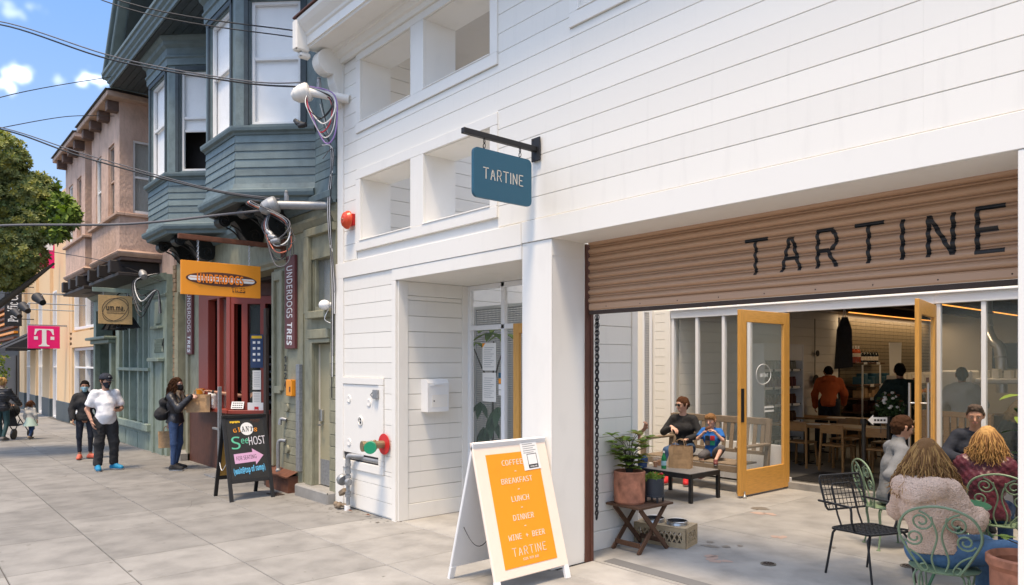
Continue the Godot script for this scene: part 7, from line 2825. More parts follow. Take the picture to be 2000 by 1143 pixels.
	mb.lathe(P2([0.0, 0.0, 0.06, 0.0, 0.08, 0.15, 0.05, 0.22, 0.055, 0.24]), 10)
	part("vase", mb, M.glass, s)
	crown(s, "foliage", [[Vector3(0, 0.42, 0), Vector3(0.19, 0.22, 0.19)]], rosette(0.09, 0.02, 5, 0.3), M.leaf_dark, 130, 0.7, 1.3, 0.1)
	for i in 36:
		mb = MB.new()
		var d := Vector3(rng.randfn(), absf(rng.randfn()) * 0.8 - 0.2, rng.randfn()).normalized()
		mb.ball(Vector3(0, 0.42, 0) + d * Vector3(0.19, 0.24, 0.19), Vector3(0.034, 0.025, 0.034), 6)
		part("bloom", mb, M.white if i % 3 else M.corten, s)


# ---------- courtyard furniture ----------
func palm_leaf(mb: MB, base: Vector3, dir: Vector3, len_: float, wid: float, droop := 0.3) -> void:
	var s := dir.cross(Vector3.UP).normalized()
	var p := base
	var q := dir
	var last_a := p
	var last_b := p
	for i in range(1, 5):
		var t := i / 4.0
		q = (q + Vector3(0, -droop * 0.3, 0)).normalized()
		p += q * len_ * 0.25
		var w := wid * sin(PI * (0.12 + 0.88 * t)) * (1.0 if i < 4 else 0.0)
		var a := p + s * w + Vector3(0, w * 0.25, 0)
		var b := p - s * w + Vector3(0, w * 0.25, 0)
		mb.quad(last_a, last_b, b, a)
		last_a = a
		last_b = b


func schefflera(under: Node3D, at: Vector3, h: float, n: int, len_: float, m: Array) -> void:
	for i in n:
		var a := i * 2.4
		var t := (i + 0.5) / n
		var top := at + Vector3(cos(a) * 0.16 * (0.4 + t), h * (0.15 + 0.85 * t) + rng.randf_range(-0.03, 0.03), sin(a) * 0.16 * (0.4 + t))
		var st := MB.new()
		st.tube(curve([at + Vector3(cos(a) * 0.02, 0, sin(a) * 0.02), at + Vector3(cos(a) * 0.05, h * 0.2 + h * 0.5 * t, sin(a) * 0.05), top], 3), 0.007, 0.003, 4)
		part("stem", st, M.bark, under)
		var lf := MB.new()
		var cnt := 6
		for k in cnt:
			var b := TAU * k / cnt + a
			palm_leaf(lf, top, Vector3(cos(b), 0.35 + 0.2 * (k % 2), sin(b)).normalized(), len_ * rng.randf_range(0.8, 1.1), len_ * 0.33, 0.35)
		part("leaf_whorl", lf, m[i % m.size()], under)


func bistro_chair(label: String, at: Vector3, yaw: float) -> Node3D:
	var s := thing("bistro_chair", label, "chair", at, yaw, "sage green wire bistro chairs")
	var mb := MB.new()
	mb.lathe(P2([0.0, 0.435, 0.2, 0.43, 0.235, 0.438, 0.24, 0.447, 0.2, 0.452, 0.0, 0.45]), 24)
	part("seat", mb, M.sage, s)
	mb = MB.new()
	# outer hoop
	mb.tube(curve([Vector3(-0.12, 0.44, -0.2), Vector3(-0.2, 0.58, -0.235), Vector3(-0.265, 0.74, -0.27), Vector3(-0.2, 0.89, -0.30), Vector3(0, 0.95, -0.31), Vector3(0.2, 0.89, -0.30), Vector3(0.265, 0.74, -0.27), Vector3(0.2, 0.58, -0.235), Vector3(0.12, 0.44, -0.2)], 5), 0.010, -1, 6)
	part("back_hoop", mb, M.sage, s)
	for sx: float in [-1.0, 1.0]:
		mb = MB.new()
		# upper and lower scrolls
		for e: Array in [[0.115, 0.83, 0.075, 2.6, 1], [0.165, 0.70, 0.065, -0.4, -1]]:
			var sp := PackedVector3Array()
			for q in spiral(Vector2(e[0], e[1]), e[2], 0.018, e[3], 1.5 * e[4], 18): sp.append(Vector3(q.x * sx, q.y, -0.2 - (q.y - 0.44) * 0.22))
			mb.tube(sp, 0.008, -1, 5)
		mb.tube(curve([Vector3(sx * 0.03, 0.45, -0.205), Vector3(sx * 0.055, 0.55, -0.22), Vector3(sx * 0.015, 0.72, -0.262), Vector3(sx * 0.06, 0.86, -0.29), Vector3(sx * 0.13, 0.905, -0.30)], 5), 0.008, -1, 5)
		mb.tube(curve([Vector3(sx * 0.2, 0.6, -0.235), Vector3(sx * 0.13, 0.55, -0.225), Vector3(sx * 0.08, 0.47, -0.21), Vector3(sx * 0.11, 0.45, -0.205), Vector3(sx * 0.13, 0.49, -0.21), Vector3(sx * 0.1, 0.5, -0.212)], 5), 0.007, -1, 5)
		part("scroll", mb, M.sage, s)
	for e: Array in [[-1, -1], [1, -1], [-1, 1], [1, 1]]:
		mb = MB.new()
		for o: float in [-0.018, 0.018]:
			mb.tube(curve([Vector3(e[0] * 0.14 + o, 0.432, e[1] * 0.14), Vector3(e[0] * 0.165 + o, 0.38, e[1] * 0.165), Vector3(e[0] * 0.15 + o * 0.6, 0.2, e[1] * 0.15), Vector3(e[0] * 0.185, 0.0, e[1] * 0.185)], 4), 0.008, -1, 5)
		mb.lathe(P2([0.0, 0.012, 0.022, 0.008, 0.022, 0.0]), 8, Transform3D(Basis(), Vector3(e[0] * 0.185, 0, e[1] * 0.185)))
		part("leg", mb, M.sage, s)
	return s


func patio_things() -> void:
	var mb: MB
	# folding teak stand with pots
	var s := thing("folding_stand", "small dark teak folding stand holding two plant pots by the white side wall", "side table", Vector3(-4.975, 0, -1.3))
	for i in 5:
		mb = MB.new()
		mb.bx(-0.21 + i * 0.094, -0.12 + i * 0.094, 0.475, 0.5, -0.285, 0.285, 0.003)
		part("slat", mb, M.teak, s)
	for x: float in [-0.15, 0.2]:
		mb = MB.new()
		mb.bar(Vector3(x, 0.0, 0.24), Vector3(x, 0.475, -0.22), 0.022, 0.05, Vector3(0, 1, 0.4), 0.003)
		part("leg", mb, M.teak, s)
		mb = MB.new()
		mb.bar(Vector3(x + 0.024, 0.0, -0.22), Vector3(x + 0.024, 0.475, 0.24), 0.022, 0.05, Vector3(0, 1, -0.4), 0.003)
		part("leg", mb, M.teak, s)
	mb = MB.new()
	mb.bx(-0.14, 0.19, 0.06, 0.11, 0.19, 0.215, 0.003)
	mb.bx(-0.115, 0.215, 0.06, 0.11, -0.2, -0.175, 0.003)
	part("rail", mb, M.teak, s)
	s = thing("terracotta_pot", "large weathered terracotta pot with a leafy green plant on the teak stand", "plant pot", Vector3(-5.0, 0.5, -1.19))
	mb = MB.new()
	mb.lathe(P2([0.0, 0.0, 0.155, 0.0, 0.165, 0.02, 0.168, 0.3, 0.17, 0.335, 0.158, 0.345, 0.15, 0.335, 0.148, 0.28]), 32)
	part("pot", mb, M.terracotta, s)
	mb = MB.new()
	mb.lathe(P2([0.15, 0.285, 0.0, 0.295]), 20)
	part("soil", mb, M.soil, s)
	schefflera(s, Vector3(0, 0.28, 0), 0.47, 30, 0.115, [M.leaf_bright, M.leaf_yellow, M.leaf_bright, M.leaf_bright])
	s = thing("grey_pot", "dark grey footed pot with orange flowers on the teak stand", "plant pot", Vector3(-4.86, 0.5, -1.44))
	mb = MB.new()
	mb.lathe(P2([0.0, 0.07, 0.1, 0.07, 0.102, 0.25, 0.094, 0.255, 0.09, 0.22, 0.0, 0.22]), 24)
	part("pot", mb, M.pot_grey, s)
	mb = MB.new()
	mb.lathe(P2([0.095, 0.055, 0.11, 0.058, 0.11, 0.075, 0.095, 0.075]), 24)
	for i in 4: mb.bx(cos(i * PI / 2 + 0.6) * 0.095 - 0.008, cos(i * PI / 2 + 0.6) * 0.095 + 0.008, 0, 0.06, sin(i * PI / 2 + 0.6) * 0.095 - 0.008, sin(i * PI / 2 + 0.6) * 0.095 + 0.008)
	part("stand_ring", mb, M.pot_grey, s)
	crown(s, "leaves", [[Vector3(0, 0.26, 0), Vector3(0.09, 0.035, 0.09)]], rosette(0.05, 0.012, 6, 0.3), M.leaf_bright, 60, 0.7, 1.2, 0.0)
	for i in 4:
		mb = MB.new()
		mb.ball(Vector3(-0.03 + 0.03 * i, 0.29 + 0.012 * (i % 2), 0.02 - 0.02 * i), Vector3(0.022, 0.014, 0.022), 8)
		part("bloom", mb, M.red_paint if i % 2 else M.sign_orange, s)
	# dog bowl crate
	s = thing("bowl_crate", "low wooden crate with lattice cut-outs holding two steel dog bowls", "crate", Vector3(-4.93, 0, -1.72), 14)
	var cw := 0.31
	var cd := 0.165
	for e: Array in [[Vector3(0, 0, cd), 0.62, Vector3(0, 0, 1)], [Vector3(cw, 0, 0), 0.33, Vector3(1, 0, 0)], [Vector3(0, 0, -cd), 0.62, Vector3(0, 0, -1)], [Vector3(-cw, 0, 0), 0.33, Vector3(-1, 0, 0)]]:
		var xf := face(e[0], e[2])
		var w: float = e[1]
		mb = MB.new()
		mb.bx(-w / 2, w / 2, 0.0, 0.055, -0.012, 0)
		mb.bx(-w / 2, w / 2, 0.165, 0.208, -0.012, 0)
		mb.bx(-w / 2, -w / 2 + 0.05, 0.055, 0.165, -0.012, 0)
		mb.bx(w / 2 - 0.05, w / 2, 0.055, 0.165, -0.012, 0)
		var nn := int((w - 0.1) / 0.055)
		for i in nn:
			var x := -w / 2 + 0.05 + (w - 0.1) * i / nn
			var dx := (w - 0.1) / nn
			mb.bar(Vector3(x, 0.055, -0.006), Vector3(x + dx, 0.165, -0.006), 0.014, 0.01, Vector3(0, 0, 1))
			mb.bar(Vector3(x + dx, 0.055, -0.0065), Vector3(x, 0.165, -0.0065), 0.014, 0.0095, Vector3(0, 0, 1))
		part("side_panel", mb, M.crate_wood, s, xf)
	mb = MB.new()
	mb.bx(-cw, cw, 0.208, 0.222, -cd, cd, 0.002)
	part("top_panel", mb, M.crate_wood, s)
	for x: float in [-0.13, 0.14]:
		mb = MB.new()
		mb.lathe(P2([0.118, 0.2225, 0.112, 0.25, 0.122, 0.262, 0.118, 0.266, 0.106, 0.262]), 24, Transform3D(Basis(), Vector3(x, 0, 0.0)))
		part("bowl_rim", mb, M.steel, s)
		mb = MB.new()
		mb.lathe(P2([0.0, 0.2245, 0.095, 0.2265, 0.106, 0.262]), 24, Transform3D(Basis(), Vector3(x, 0, 0.0)))
		part("bowl", mb, M.iron, s)  # inside of the steel bowl, its shade put into a darker colour
	# shutter chain
	s = thing("pull_chain", "dark iron pull chain hanging beside the shutter guide", "chain", Vector3(-4.9, 0, -0.60))
	chain(s, Vector3(-0.02, 2.48, 0), Vector3(-0.02, 0.42, 0.02), 0.055, 0.006, M.iron)
	chain(s, Vector3(-0.05, 2.48, -0.01), Vector3(-0.05, 0.42, -0.02), 0.055, 0.006, M.iron)
	# weathered garden bench
	s = thing("garden_bench", "weathered grey-brown slatted garden bench against the shop front", "bench", Vector3(-6.93, 0, -5.45))
	for z: float in [0.0, 0.11, 0.22, 0.33, 0.44]:
		mb = MB.new()
		mb.bx(-0.9, 0.9, 0.415, 0.44, z - 0.02 - 0.05, z + 0.025, 0.004)
		part("seat_slat", mb, M.bench_wood, s)
	mb = MB.new()
	mb.bx(-0.9, 0.9, 0.31, 0.405, 0.44, 0.475, 0.004)
	part("apron", mb, M.bench_wood, s)
	mb = MB.new()
	mb.bx(-0.93, 0.93, 1.0, 1.11, -0.40, -0.36, 0.006)
	mb.bx(-0.9, 0.9, 0.52, 0.58, -0.33, -0.29, 0.004)
	part("back_rail", mb, M.bench_wood, s)
	for i in 13:
		mb = MB.new()
		mb.bar(Vector3(-0.84 + i * 0.14, 0.56, -0.31), Vector3(-0.84 + i * 0.14, 1.01, -0.375), 0.07, 0.018, Vector3(0, 0, 1), 0.003)
		part("back_slat", mb, M.bench_wood, s)
	for x: float in [-0.93, 0.93]:
		mb = MB.new()
		mb.bx(x - 0.04, x + 0.04, 0, 0.68, 0.43, 0.50, 0.006)
		part("leg", mb, M.bench_wood, s)
		mb = MB.new()
		mb.bar(Vector3(x, 0, -0.27), Vector3(x, 1.1, -0.39), 0.08, 0.07, Vector3(0, 0, 1), 0.006)
		part("leg", mb, M.bench_wood, s)
		mb = MB.new()
		mb.bx(x - 0.055, x + 0.055, 0.68, 0.72, -0.34, 0.54, 0.01)
		part("armrest", mb, M.bench_wood, s)
	# coffee table
	s = thing("coffee_table", "low table with black steel frame and white terrazzo top before the bench", "table", Vector3(-6.48, 0, -4.13))
	mb = MB.new()
	mb.bx(-0.43, 0.43, 0.385, 0.42, -0.36, 0.36, 0.004)
	part("tabletop", mb, M.terrazzo, s)
	mb = MB.new()
	for e: Array in [[-0.45, 0.45, 0.355, 0.371], [-0.45, 0.45, -0.371, -0.355]]: mb.bx(e[0], e[1], 0.345, 0.415, e[2] + 0.006, e[3] + 0.006)
	for e: Array in [[-0.455, -0.435], [0.435, 0.455]]: mb.bx(e[0], e[1], 0.346, 0.414, -0.355, 0.355)
	part("frame", mb, M.black_paint, s)
	for e: Array in [[-0.43, 0.34], [0.43, 0.34], [-0.43, -0.34], [0.43, -0.34]]:
		mb = MB.new()
		mb.bx(e[0] - 0.025, e[0] + 0.025, 0, 0.345, e[1] - 0.025, e[1] + 0.025, 0.003)
		part("leg", mb, M.black_paint, s)
	paper_bag("brown kraft paper bag with twisted handles standing on the low terrazzo table", Vector3(-6.52, 0.42, -4.2), 25, 0.33, 0.33, 0.19)
	s = thing("water_bottle", "green glass water bottle with pale blue label on the low table", "bottle", Vector3(-6.62, 0.42, -3.92))
	mb = MB.new()
	mb.lathe(P2([0.0, 0.0, 0.038, 0.0, 0.038, 0.15, 0.03, 0.18, 0.014, 0.22, 0.014, 0.25]), 14)
	part("glass", mb, mat("bottle_green_solid", 0.015, 0.22, 0.07, 0.12), s)
	mb = MB.new()
	mb.lathe(P2([0.0392, 0.05, 0.0392, 0.12]), 14)
	part("label", mb, mat("label_blue", 0.35, 0.6, 0.68, 0.6), s)
	mb = MB.new()
	mb.lathe(P2([0.016, 0.235, 0.016, 0.262, 0.0, 0.262]), 10)
	part("cap", mb, M.white, s)
	for e: Array in [["clear plastic cup of iced coffee near the table edge by the bottle", Vector3(-6.8, 0.42, -3.95)], ["clear plastic cup of iced coffee behind the other cup", Vector3(-6.86, 0.42, -4.12)]]:
		s = thing("iced_cup", e[0], "cup", e[1], 0, "iced coffee cups on the low table")
		mb = MB.new()
		mb.lathe(P2([0.03, 0.0, 0.042, 0.13, 0.045, 0.135, 0.03, 0.15]), 14)
		part("cup", mb, M.cup_clear, s)
		mb = MB.new()
		mb.lathe(P2([0.0, 0.004, 0.028, 0.004, 0.036, 0.085, 0.0, 0.085]), 14)
		part("drink", mb, mat("iced_coffee", 0.42, 0.18, 0.06, 0.3), s)
	s = thing("paper_wrapper", "crumpled tan paper wrapper standing on the low table", "paper", Vector3(-6.74, 0.42, -4.2), 20)
	mb = MB.new()
	mb.prism(P2([-0.12, 0, 0.12, 0, 0.1, 0.12, 0.02, 0.2, -0.02, 0.08]), 0.02)
	part("paper", mb, M.pale_pink_wood, s)
	# bistro chairs
	bistro_chair("sage green bistro chair under the woman in the beige fleece", Vector3(-1.98, 0, -1.27), rad_to_deg(atan2(-0.2, -0.98)))
	bistro_chair("sage green bistro chair under the woman in the burgundy jacket", Vector3(-2.15, 0, -3.38), rad_to_deg(atan2(-0.15, -0.98)))
	bistro_chair("sage green bistro chair under the man in the grey coat", Vector3(-3.22, 0, -3.4), rad_to_deg(atan2(0.7, -0.7)))
	bistro_chair("sage green bistro chair under the smiling man", Vector3(-3.0, 0, -5.45), rad_to_deg(atan2(0.3, 0.95)))
	# green round tables
	var gt := thing("bistro_table", "round dark green table beside the woman in the beige fleece", "table", Vector3(-2.36, 0, -2.5), 20, "round green bistro tables")
	mb = MB.new()
	mb.lathe(P2([0.0, 0.70, 0.31, 0.70, 0.34, 0.705, 0.345, 0.72, 0.335, 0.727, 0.0, 0.727]), 36)
	part("tabletop", mb, M.green_top, gt)
	for i in 3:
		mb = MB.new()
		var b := Basis(Vector3.UP, TAU * i / 3)
		mb.tube(PackedVector3Array(curve([b * Vector3(0.24, 0.70, 0), b * Vector3(0.08, 0.45, 0), b * Vector3(0.1, 0.25, 0), b * Vector3(0.3, 0.0, 0)], 5)), 0.014, -1, 6)
		part("leg", mb, M.green_top, gt)
	copy_of(gt, "bistro_table", "round dark green table between the burgundy jacket and the smiling man", Vector3(-2.8, 0, -4.5), 50)
	# black wire armchair
	s = thing("wire_chair", "black wire armchair with grid back standing empty on the patio", "chair", Vector3(-2.87, 0, -2.08), rad_to_deg(atan2(0.94, 0.34)))
	var r := 0.011
	mb = MB.new()
	mb.tube(curve([Vector3(-0.24, 0.46, 0.22), Vector3(-0.24, 0.45, 0.0), Vector3(-0.22, 0.44, -0.22), Vector3(0.22, 0.44, -0.22), Vector3(0.24, 0.45, 0.0), Vector3(0.24, 0.46, 0.22), Vector3(-0.24, 0.46, 0.22)], 5), r, -1, 6)
	for i in 9:
		mb.tube(PV([Vector3(-0.2 + i * 0.05, 0.457, 0.21), Vector3(-0.2 + i * 0.05, 0.445, -0.02), Vector3(-0.2 + i * 0.05, 0.44, -0.21)]), 0.006, -1, 4)
		mb.tube(PV([Vector3(-0.23, 0.452 - 0.001 * i, 0.2 - i * 0.05), Vector3(0.23, 0.452 - 0.001 * i, 0.2 - i * 0.05)]), 0.006, -1, 4)
	part("seat", mb, M.black_paint, s)
	mb = MB.new()
	var lean := func(x: float, y: float) -> Vector3: return Vector3(x, y, -0.22 - (y - 0.44) * 0.3)
	mb.tube(PV([lean.call(-0.23, 0.60), lean.call(-0.25, 0.63), lean.call(-0.26, 0.88), lean.call(-0.24, 0.91), lean.call(0.24, 0.91), lean.call(0.26, 0.88), lean.call(0.25, 0.63), lean.call(0.23, 0.60), lean.call(-0.23, 0.60)]), r, -1, 6)
	part("back_frame", mb, M.black_paint, s)
	mb = MB.new()
	for i in 10: mb.tube(PV([lean.call(-0.21 + i * 0.0467, 0.60), lean.call(-0.21 + i * 0.0467, 0.91)]), 0.0045, -1, 4)
	for i in 6: mb.tube(PV([lean.call(-0.25, 0.645 + i * 0.045), lean.call(0.25, 0.645 + i * 0.045)]), 0.0045, -1, 4)
	part("back_grid", mb, M.black_paint, s)
	mb = MB.new()
	mb.tube(PV([Vector3(-0.13, 0.44, -0.2), lean.call(-0.13, 0.55), lean.call(-0.13, 0.80), lean.call(-0.1, 0.83), lean.call(0.1, 0.83), lean.call(0.13, 0.80), lean.call(0.13, 0.55), Vector3(0.13, 0.44, -0.2)]), 0.009, -1, 6)
	part("back_hoop", mb, M.black_paint, s)
	for sx: float in [-1.0, 1.0]:
		mb = MB.new()
		mb.tube(curve([Vector3(sx * 0.24, 0.45, 0.06), Vector3(sx * 0.28, 0.55, 0.06), Vector3(sx * 0.28, 0.66, 0.05), Vector3(sx * 0.28, 0.68, 0.0), Vector3(sx * 0.28, 0.68, -0.34)], 4), r, -1, 6)
		part("armrest", mb, M.black_paint, s)
		for sz: float in [-1.0, 1.0]:
			mb = MB.new()
			mb.tube(PV([Vector3(sx * 0.2, 0.445, sz * 0.19), Vector3(sx * 0.24, 0.4, sz * 0.2), Vector3(sx * 0.26, 0.0, sz * 0.27)]), r, -1, 6)
			part("leg", mb, M.black_paint, s)
	# pot at the right edge and the big-leaved fig
	s = thing("terracotta_pot", "terracotta pot cut off by the right-hand white post", "plant pot", Vector3(-1.43, 0, -1.2))
	s.scale = Vector3.ONE * 1.2
	mb = MB.new()
	mb.lathe(P2([0.0, 0.0, 0.17, 0.0, 0.18, 0.03, 0.19, 0.46, 0.21, 0.49, 0.21, 0.53, 0.195, 0.54, 0.175, 0.5, 0.17, 0.42]), 32)
	part("pot", mb, M.terracotta, s)
	mb = MB.new()
	mb.lathe(P2([0.172, 0.43, 0.0, 0.44]), 20)
	part("soil", mb, M.soil, s)
	schefflera(s, Vector3(0.08, 0.42, 0), 0.22, 5, 0.07, [M.leaf_bright])
	s = thing("fig_plant", "broad-leaved fig plant in a dark pot by the right-hand panes", "plant", Vector3(-2.45, 0, -5.75))
	mb = MB.new()
	mb.lathe(P2([0.0, 0.0, 0.18, 0.0, 0.22, 0.4, 0.2, 0.4, 0.19, 0.36, 0.0, 0.36]), 20)
	part("pot", mb, M.pot_grey, s)
	mb = MB.new()
	mb.tube(curve([Vector3(0, 0.36, 0), Vector3(0.02, 0.9, 0.02), Vector3(0, 1.7, 0)], 5), 0.02, 0.01, 6)
	part("stem", mb, M.bark, s)
	for i in 11:
		var a := i * 2.3 + 0.5
		mb = MB.new()
		palm_leaf(mb, Vector3(0, 0.75 + i * 0.09, 0), Vector3(cos(a), 0.35, sin(a)).normalized(), 0.42, 0.13, 0.5)
		part("leaf", mb, M.leaf_dark if i % 3 else M.leaf_bright, s)
	# tall plant and notices behind the doorway glass
	s = thing("indoor_tree", "tall umbrella plant standing behind the doorway glass", "plant", Vector3(-7.98, 0, -1.6))
	mb = MB.new()
	mb.lathe(P2([0.0, 0.0, 0.18, 0.0, 0.2, 0.4, 0.0, 0.36]), 18)
	part("pot", mb, M.white, s)
	mb = MB.new()
	mb.tube(curve([Vector3(0.15, 0.36, 0), Vector3(0.2, 1.3, 0.03), Vector3(0.18, 2.3, 0)], 5), 0.02, 0.012, 6)
	mb.tube(curve([Vector3(0.2, 1.6, 0), Vector3(0.0, 1.9, 0.05), Vector3(-0.2, 2.2, 0.05)], 5), 0.014, 0.008, 5)
	mb.tube(curve([Vector3(0.2, 1.75, 0), Vector3(0.35, 2.0, 0.05), Vector3(0.5, 2.25, 0.05)], 5), 0.014, 0.008, 5)
	part("stem", mb, M.bark, s)
	for e: Array in [[-0.2, 2.3, 0.05, 0.3, -0.3], [0.18, 2.42, 0.05, 0.32, -0.3], [0.5, 2.4, 0.05, 0.3, -0.3], [0.05, 2.5, 0.1, 0.28, -0.2], [0.35, 2.48, 0.12, 0.28, -0.2], [0.0, 1.45, 0.1, 0.3, -0.75], [0.28, 1.25, 0.1, 0.34, -0.9], [0.4, 1.4, 0.1, 0.34, -0.75], [0.1, 1.1, 0.12, 0.32, -0.95], [0.35, 0.9, 0.1, 0.3, -0.9]]:
		mb = MB.new()
		for k in 7:
			var a := TAU * k / 7
			palm_leaf(mb, Vector3(e[0], e[1], e[2]), Vector3(cos(a) * (1.0 + e[4] * 0.6), 0.2 + e[4], sin(a) * (1.0 + e[4] * 0.6)).normalized(), e[3], e[3] * 0.17, 0.4)
		part("leaf_whorl", mb, M.leaf_dark if e[4] < -0.5 else M.leaf_bright, s)
	for e: Array in [["white notice taped to the doorway glass, upper sheet with a yellow corner", Vector3(-7.32, 2.08, -1.13), 0.28, 0.36], ["white notice taped to the doorway glass, lower sheet", Vector3(-7.32, 1.68, -1.13), 0.28, 0.38]]:
		s = thing("notice", e[0], "notice", e[1])
		mb = MB.new()
		mb.box(Vector3.ZERO, Vector3(e[2], e[3], 0.003))
		part("sheet", mb, M.paper, s)
		for k in 10:
			mb = MB.new()
			mb.box(Vector3(-0.02 * (k % 3), 0.12 - k * 0.028, 0.0022), Vector3(0.2 - 0.03 * (k % 3), 0.006, 0.001))
			part("print", mb, M.galv, s)
		if e[1].y > 2:
			mb = MB.new()
			mb.prism(P2([-0.139, 0.179, -0.139, 0.12, -0.08, 0.179]), 0.002, Transform3D(Basis(), Vector3(0, 0, 0.0016)))
			part("yellow_corner", mb, M.board_orange, s)
	s = thing("sticker", "strip of blue, red and white card stickers on the doorway glass", "sticker", Vector3(-7.09, 1.72, -1.13))
	for k in 4:
		mb = MB.new()
		mb.box(Vector3(0, 0.12 - k * 0.075, 0), Vector3(0.07, 0.065, 0.003))
		part("label", mb, [M.teal, M.sign_orange, M.white, M.paper][k], s)


func paper_bag(label: String, at: Vector3, yaw: float, w: float, h: float, d: float) -> Node3D:
	var s := thing("paper_bag", label, "paper bag", at, yaw)
	var q := FastNoiseLite.new()
	q.seed = int(absf(at.x) * 100)
	q.frequency = 6.0
	var g := func(x: float, y: float, z: float) -> Vector3:
		var p := Vector3(x, y, z)
		var k := 0.010 * (0.2 + y / h)
		return p + Vector3(q.get_noise_3d(x, y, z), q.get_noise_3d(y, z + 5, x) * 0.4, q.get_noise_3d(z, x, y + 9)) * k * 2.0 + Vector3(0, 0, -signf(z) * 0.03 * (y / h) * (1.0 - absf(x) / w))
	var mb := MB.new()
	var n := 5
	for i in n:
		for j in n:
			for sg: float in [1.0, -1.0]:
				var x0 := (-0.5 + float(i) / n) * w * sg
				var x1 := (-0.5 + float(i + 1) / n) * w * sg
				var y0 := h * j / n
				var y1 := h * (j + 1) / n
				mb.quad(g.call(x0, y0, sg * d / 2), g.call(x1, y0, sg * d / 2), g.call(x1, y1, sg * d / 2), g.call(x0, y1, sg * d / 2))
				var z0 := (0.5 - float(i) / n) * d * sg
				var z1 := (0.5 - float(i + 1) / n) * d * sg
				# gusseted sides
				var in0 := 0.03 * (1.0 - absf(z0) * 2.0 / d) * y0 / h
				var in1 := 0.03 * (1.0 - absf(z1) * 2.0 / d) * y0 / h
				var in2 := 0.03 * (1.0 - absf(z1) * 2.0 / d) * y1 / h
				var in3 := 0.03 * (1.0 - absf(z0) * 2.0 / d) * y1 / h
				mb.quad(g.call(sg * (w / 2 - in0), y0, z0), g.call(sg * (w / 2 - in1), y0, z1), g.call(sg * (w / 2 - in2), y1, z1), g.call(sg * (w / 2 - in3), y1, z0))
	mb.quad(Vector3(-w / 2, 0.002, d / 2), Vector3(-w / 2, 0.002, -d / 2), Vector3(w / 2, 0.002, -d / 2), Vector3(w / 2, 0.002, d / 2))
	part("bag", mb, M.kraft, s)
	for sg: float in [1.0, -1.0]:
		mb = MB.new()
		mb.tube(curve([Vector3(-w * 0.22, h - 0.03, sg * d * 0.42), Vector3(-w * 0.17, h + 0.07, sg * d * 0.3), Vector3(0, h + 0.1, sg * d * 0.22), Vector3(w * 0.17, h + 0.07, sg * d * 0.3), Vector3(w * 0.22, h - 0.03, sg * d * 0.42)], 4), 0.005, -1, 5)
		part("handle", mb, M.kraft, s)
	return s
# ---------- people ----------
func stand_pose() -> Dictionary:
	return {"pel": Vector3(0, 0.94, 0), "chest": Vector3(0, 1.24, -0.01), "neck": Vector3(0, 1.45, -0.02), "head": Vector3(0, 1.615, 0.02),
		"shL": Vector3(0.18, 1.40, -0.015), "elL": Vector3(0.25, 1.12, -0.03), "wrL": Vector3(0.27, 0.88, 0.05),
		"shR": Vector3(-0.18, 1.40, -0.015), "elR": Vector3(-0.25, 1.12, -0.03), "wrR": Vector3(-0.27, 0.88, 0.05),
		"hipL": Vector3(0.09, 0.91, 0), "knL": Vector3(0.11, 0.50, 0.02), "anL": Vector3(0.12, 0.09, -0.03), "toeL": Vector3(0.15, 0.035, 0.13),
		"hipR": Vector3(-0.09, 0.91, 0), "knR": Vector3(-0.11, 0.50, 0.02), "anR": Vector3(-0.12, 0.09, -0.03), "toeR": Vector3(-0.15, 0.035, 0.13),
		"face": Vector3(0, 0, 1), "hup": Vector3.UP}


func sit_pose() -> Dictionary:
	return {"pel": Vector3(0, 0.56, 0), "chest": Vector3(0, 0.86, -0.01), "neck": Vector3(0, 1.08, -0.01), "head": Vector3(0, 1.245, 0.03),
		"shL": Vector3(0.18, 1.03, 0.0), "elL": Vector3(0.26, 0.77, 0.05), "wrL": Vector3(0.16, 0.70, 0.27),
		"shR": Vector3(-0.18, 1.03, 0.0), "elR": Vector3(-0.26, 0.77, 0.05), "wrR": Vector3(-0.16, 0.70, 0.27),
		"hipL": Vector3(0.1, 0.53, 0.02), "knL": Vector3(0.12, 0.53, 0.44), "anL": Vector3(0.12, 0.10, 0.42), "toeL": Vector3(0.14, 0.04, 0.58),
		"hipR": Vector3(-0.1, 0.53, 0.02), "knR": Vector3(-0.12, 0.53, 0.44), "anR": Vector3(-0.12, 0.10, 0.42), "toeR": Vector3(-0.14, 0.04, 0.58),
		"face": Vector3(0, 0, 1), "hup": Vector3.UP}


func head_basis(J: Dictionary) -> Basis:
	var z: Vector3 = (J.face as Vector3).normalized()
	var x: Vector3 = (J.hup as Vector3).cross(z).normalized()
	return Basis(x, z.cross(x), z)


func grid_for(pts: Array, pad: float, cell: float) -> SDF:
	var lo: Vector3 = pts[0]
	var hi: Vector3 = pts[0]
	for p: Vector3 in pts:
		lo = lo.min(p)
		hi = hi.max(p)
	return SDF.new(lo - Vector3.ONE * pad, hi + Vector3.ONE * pad, cell)


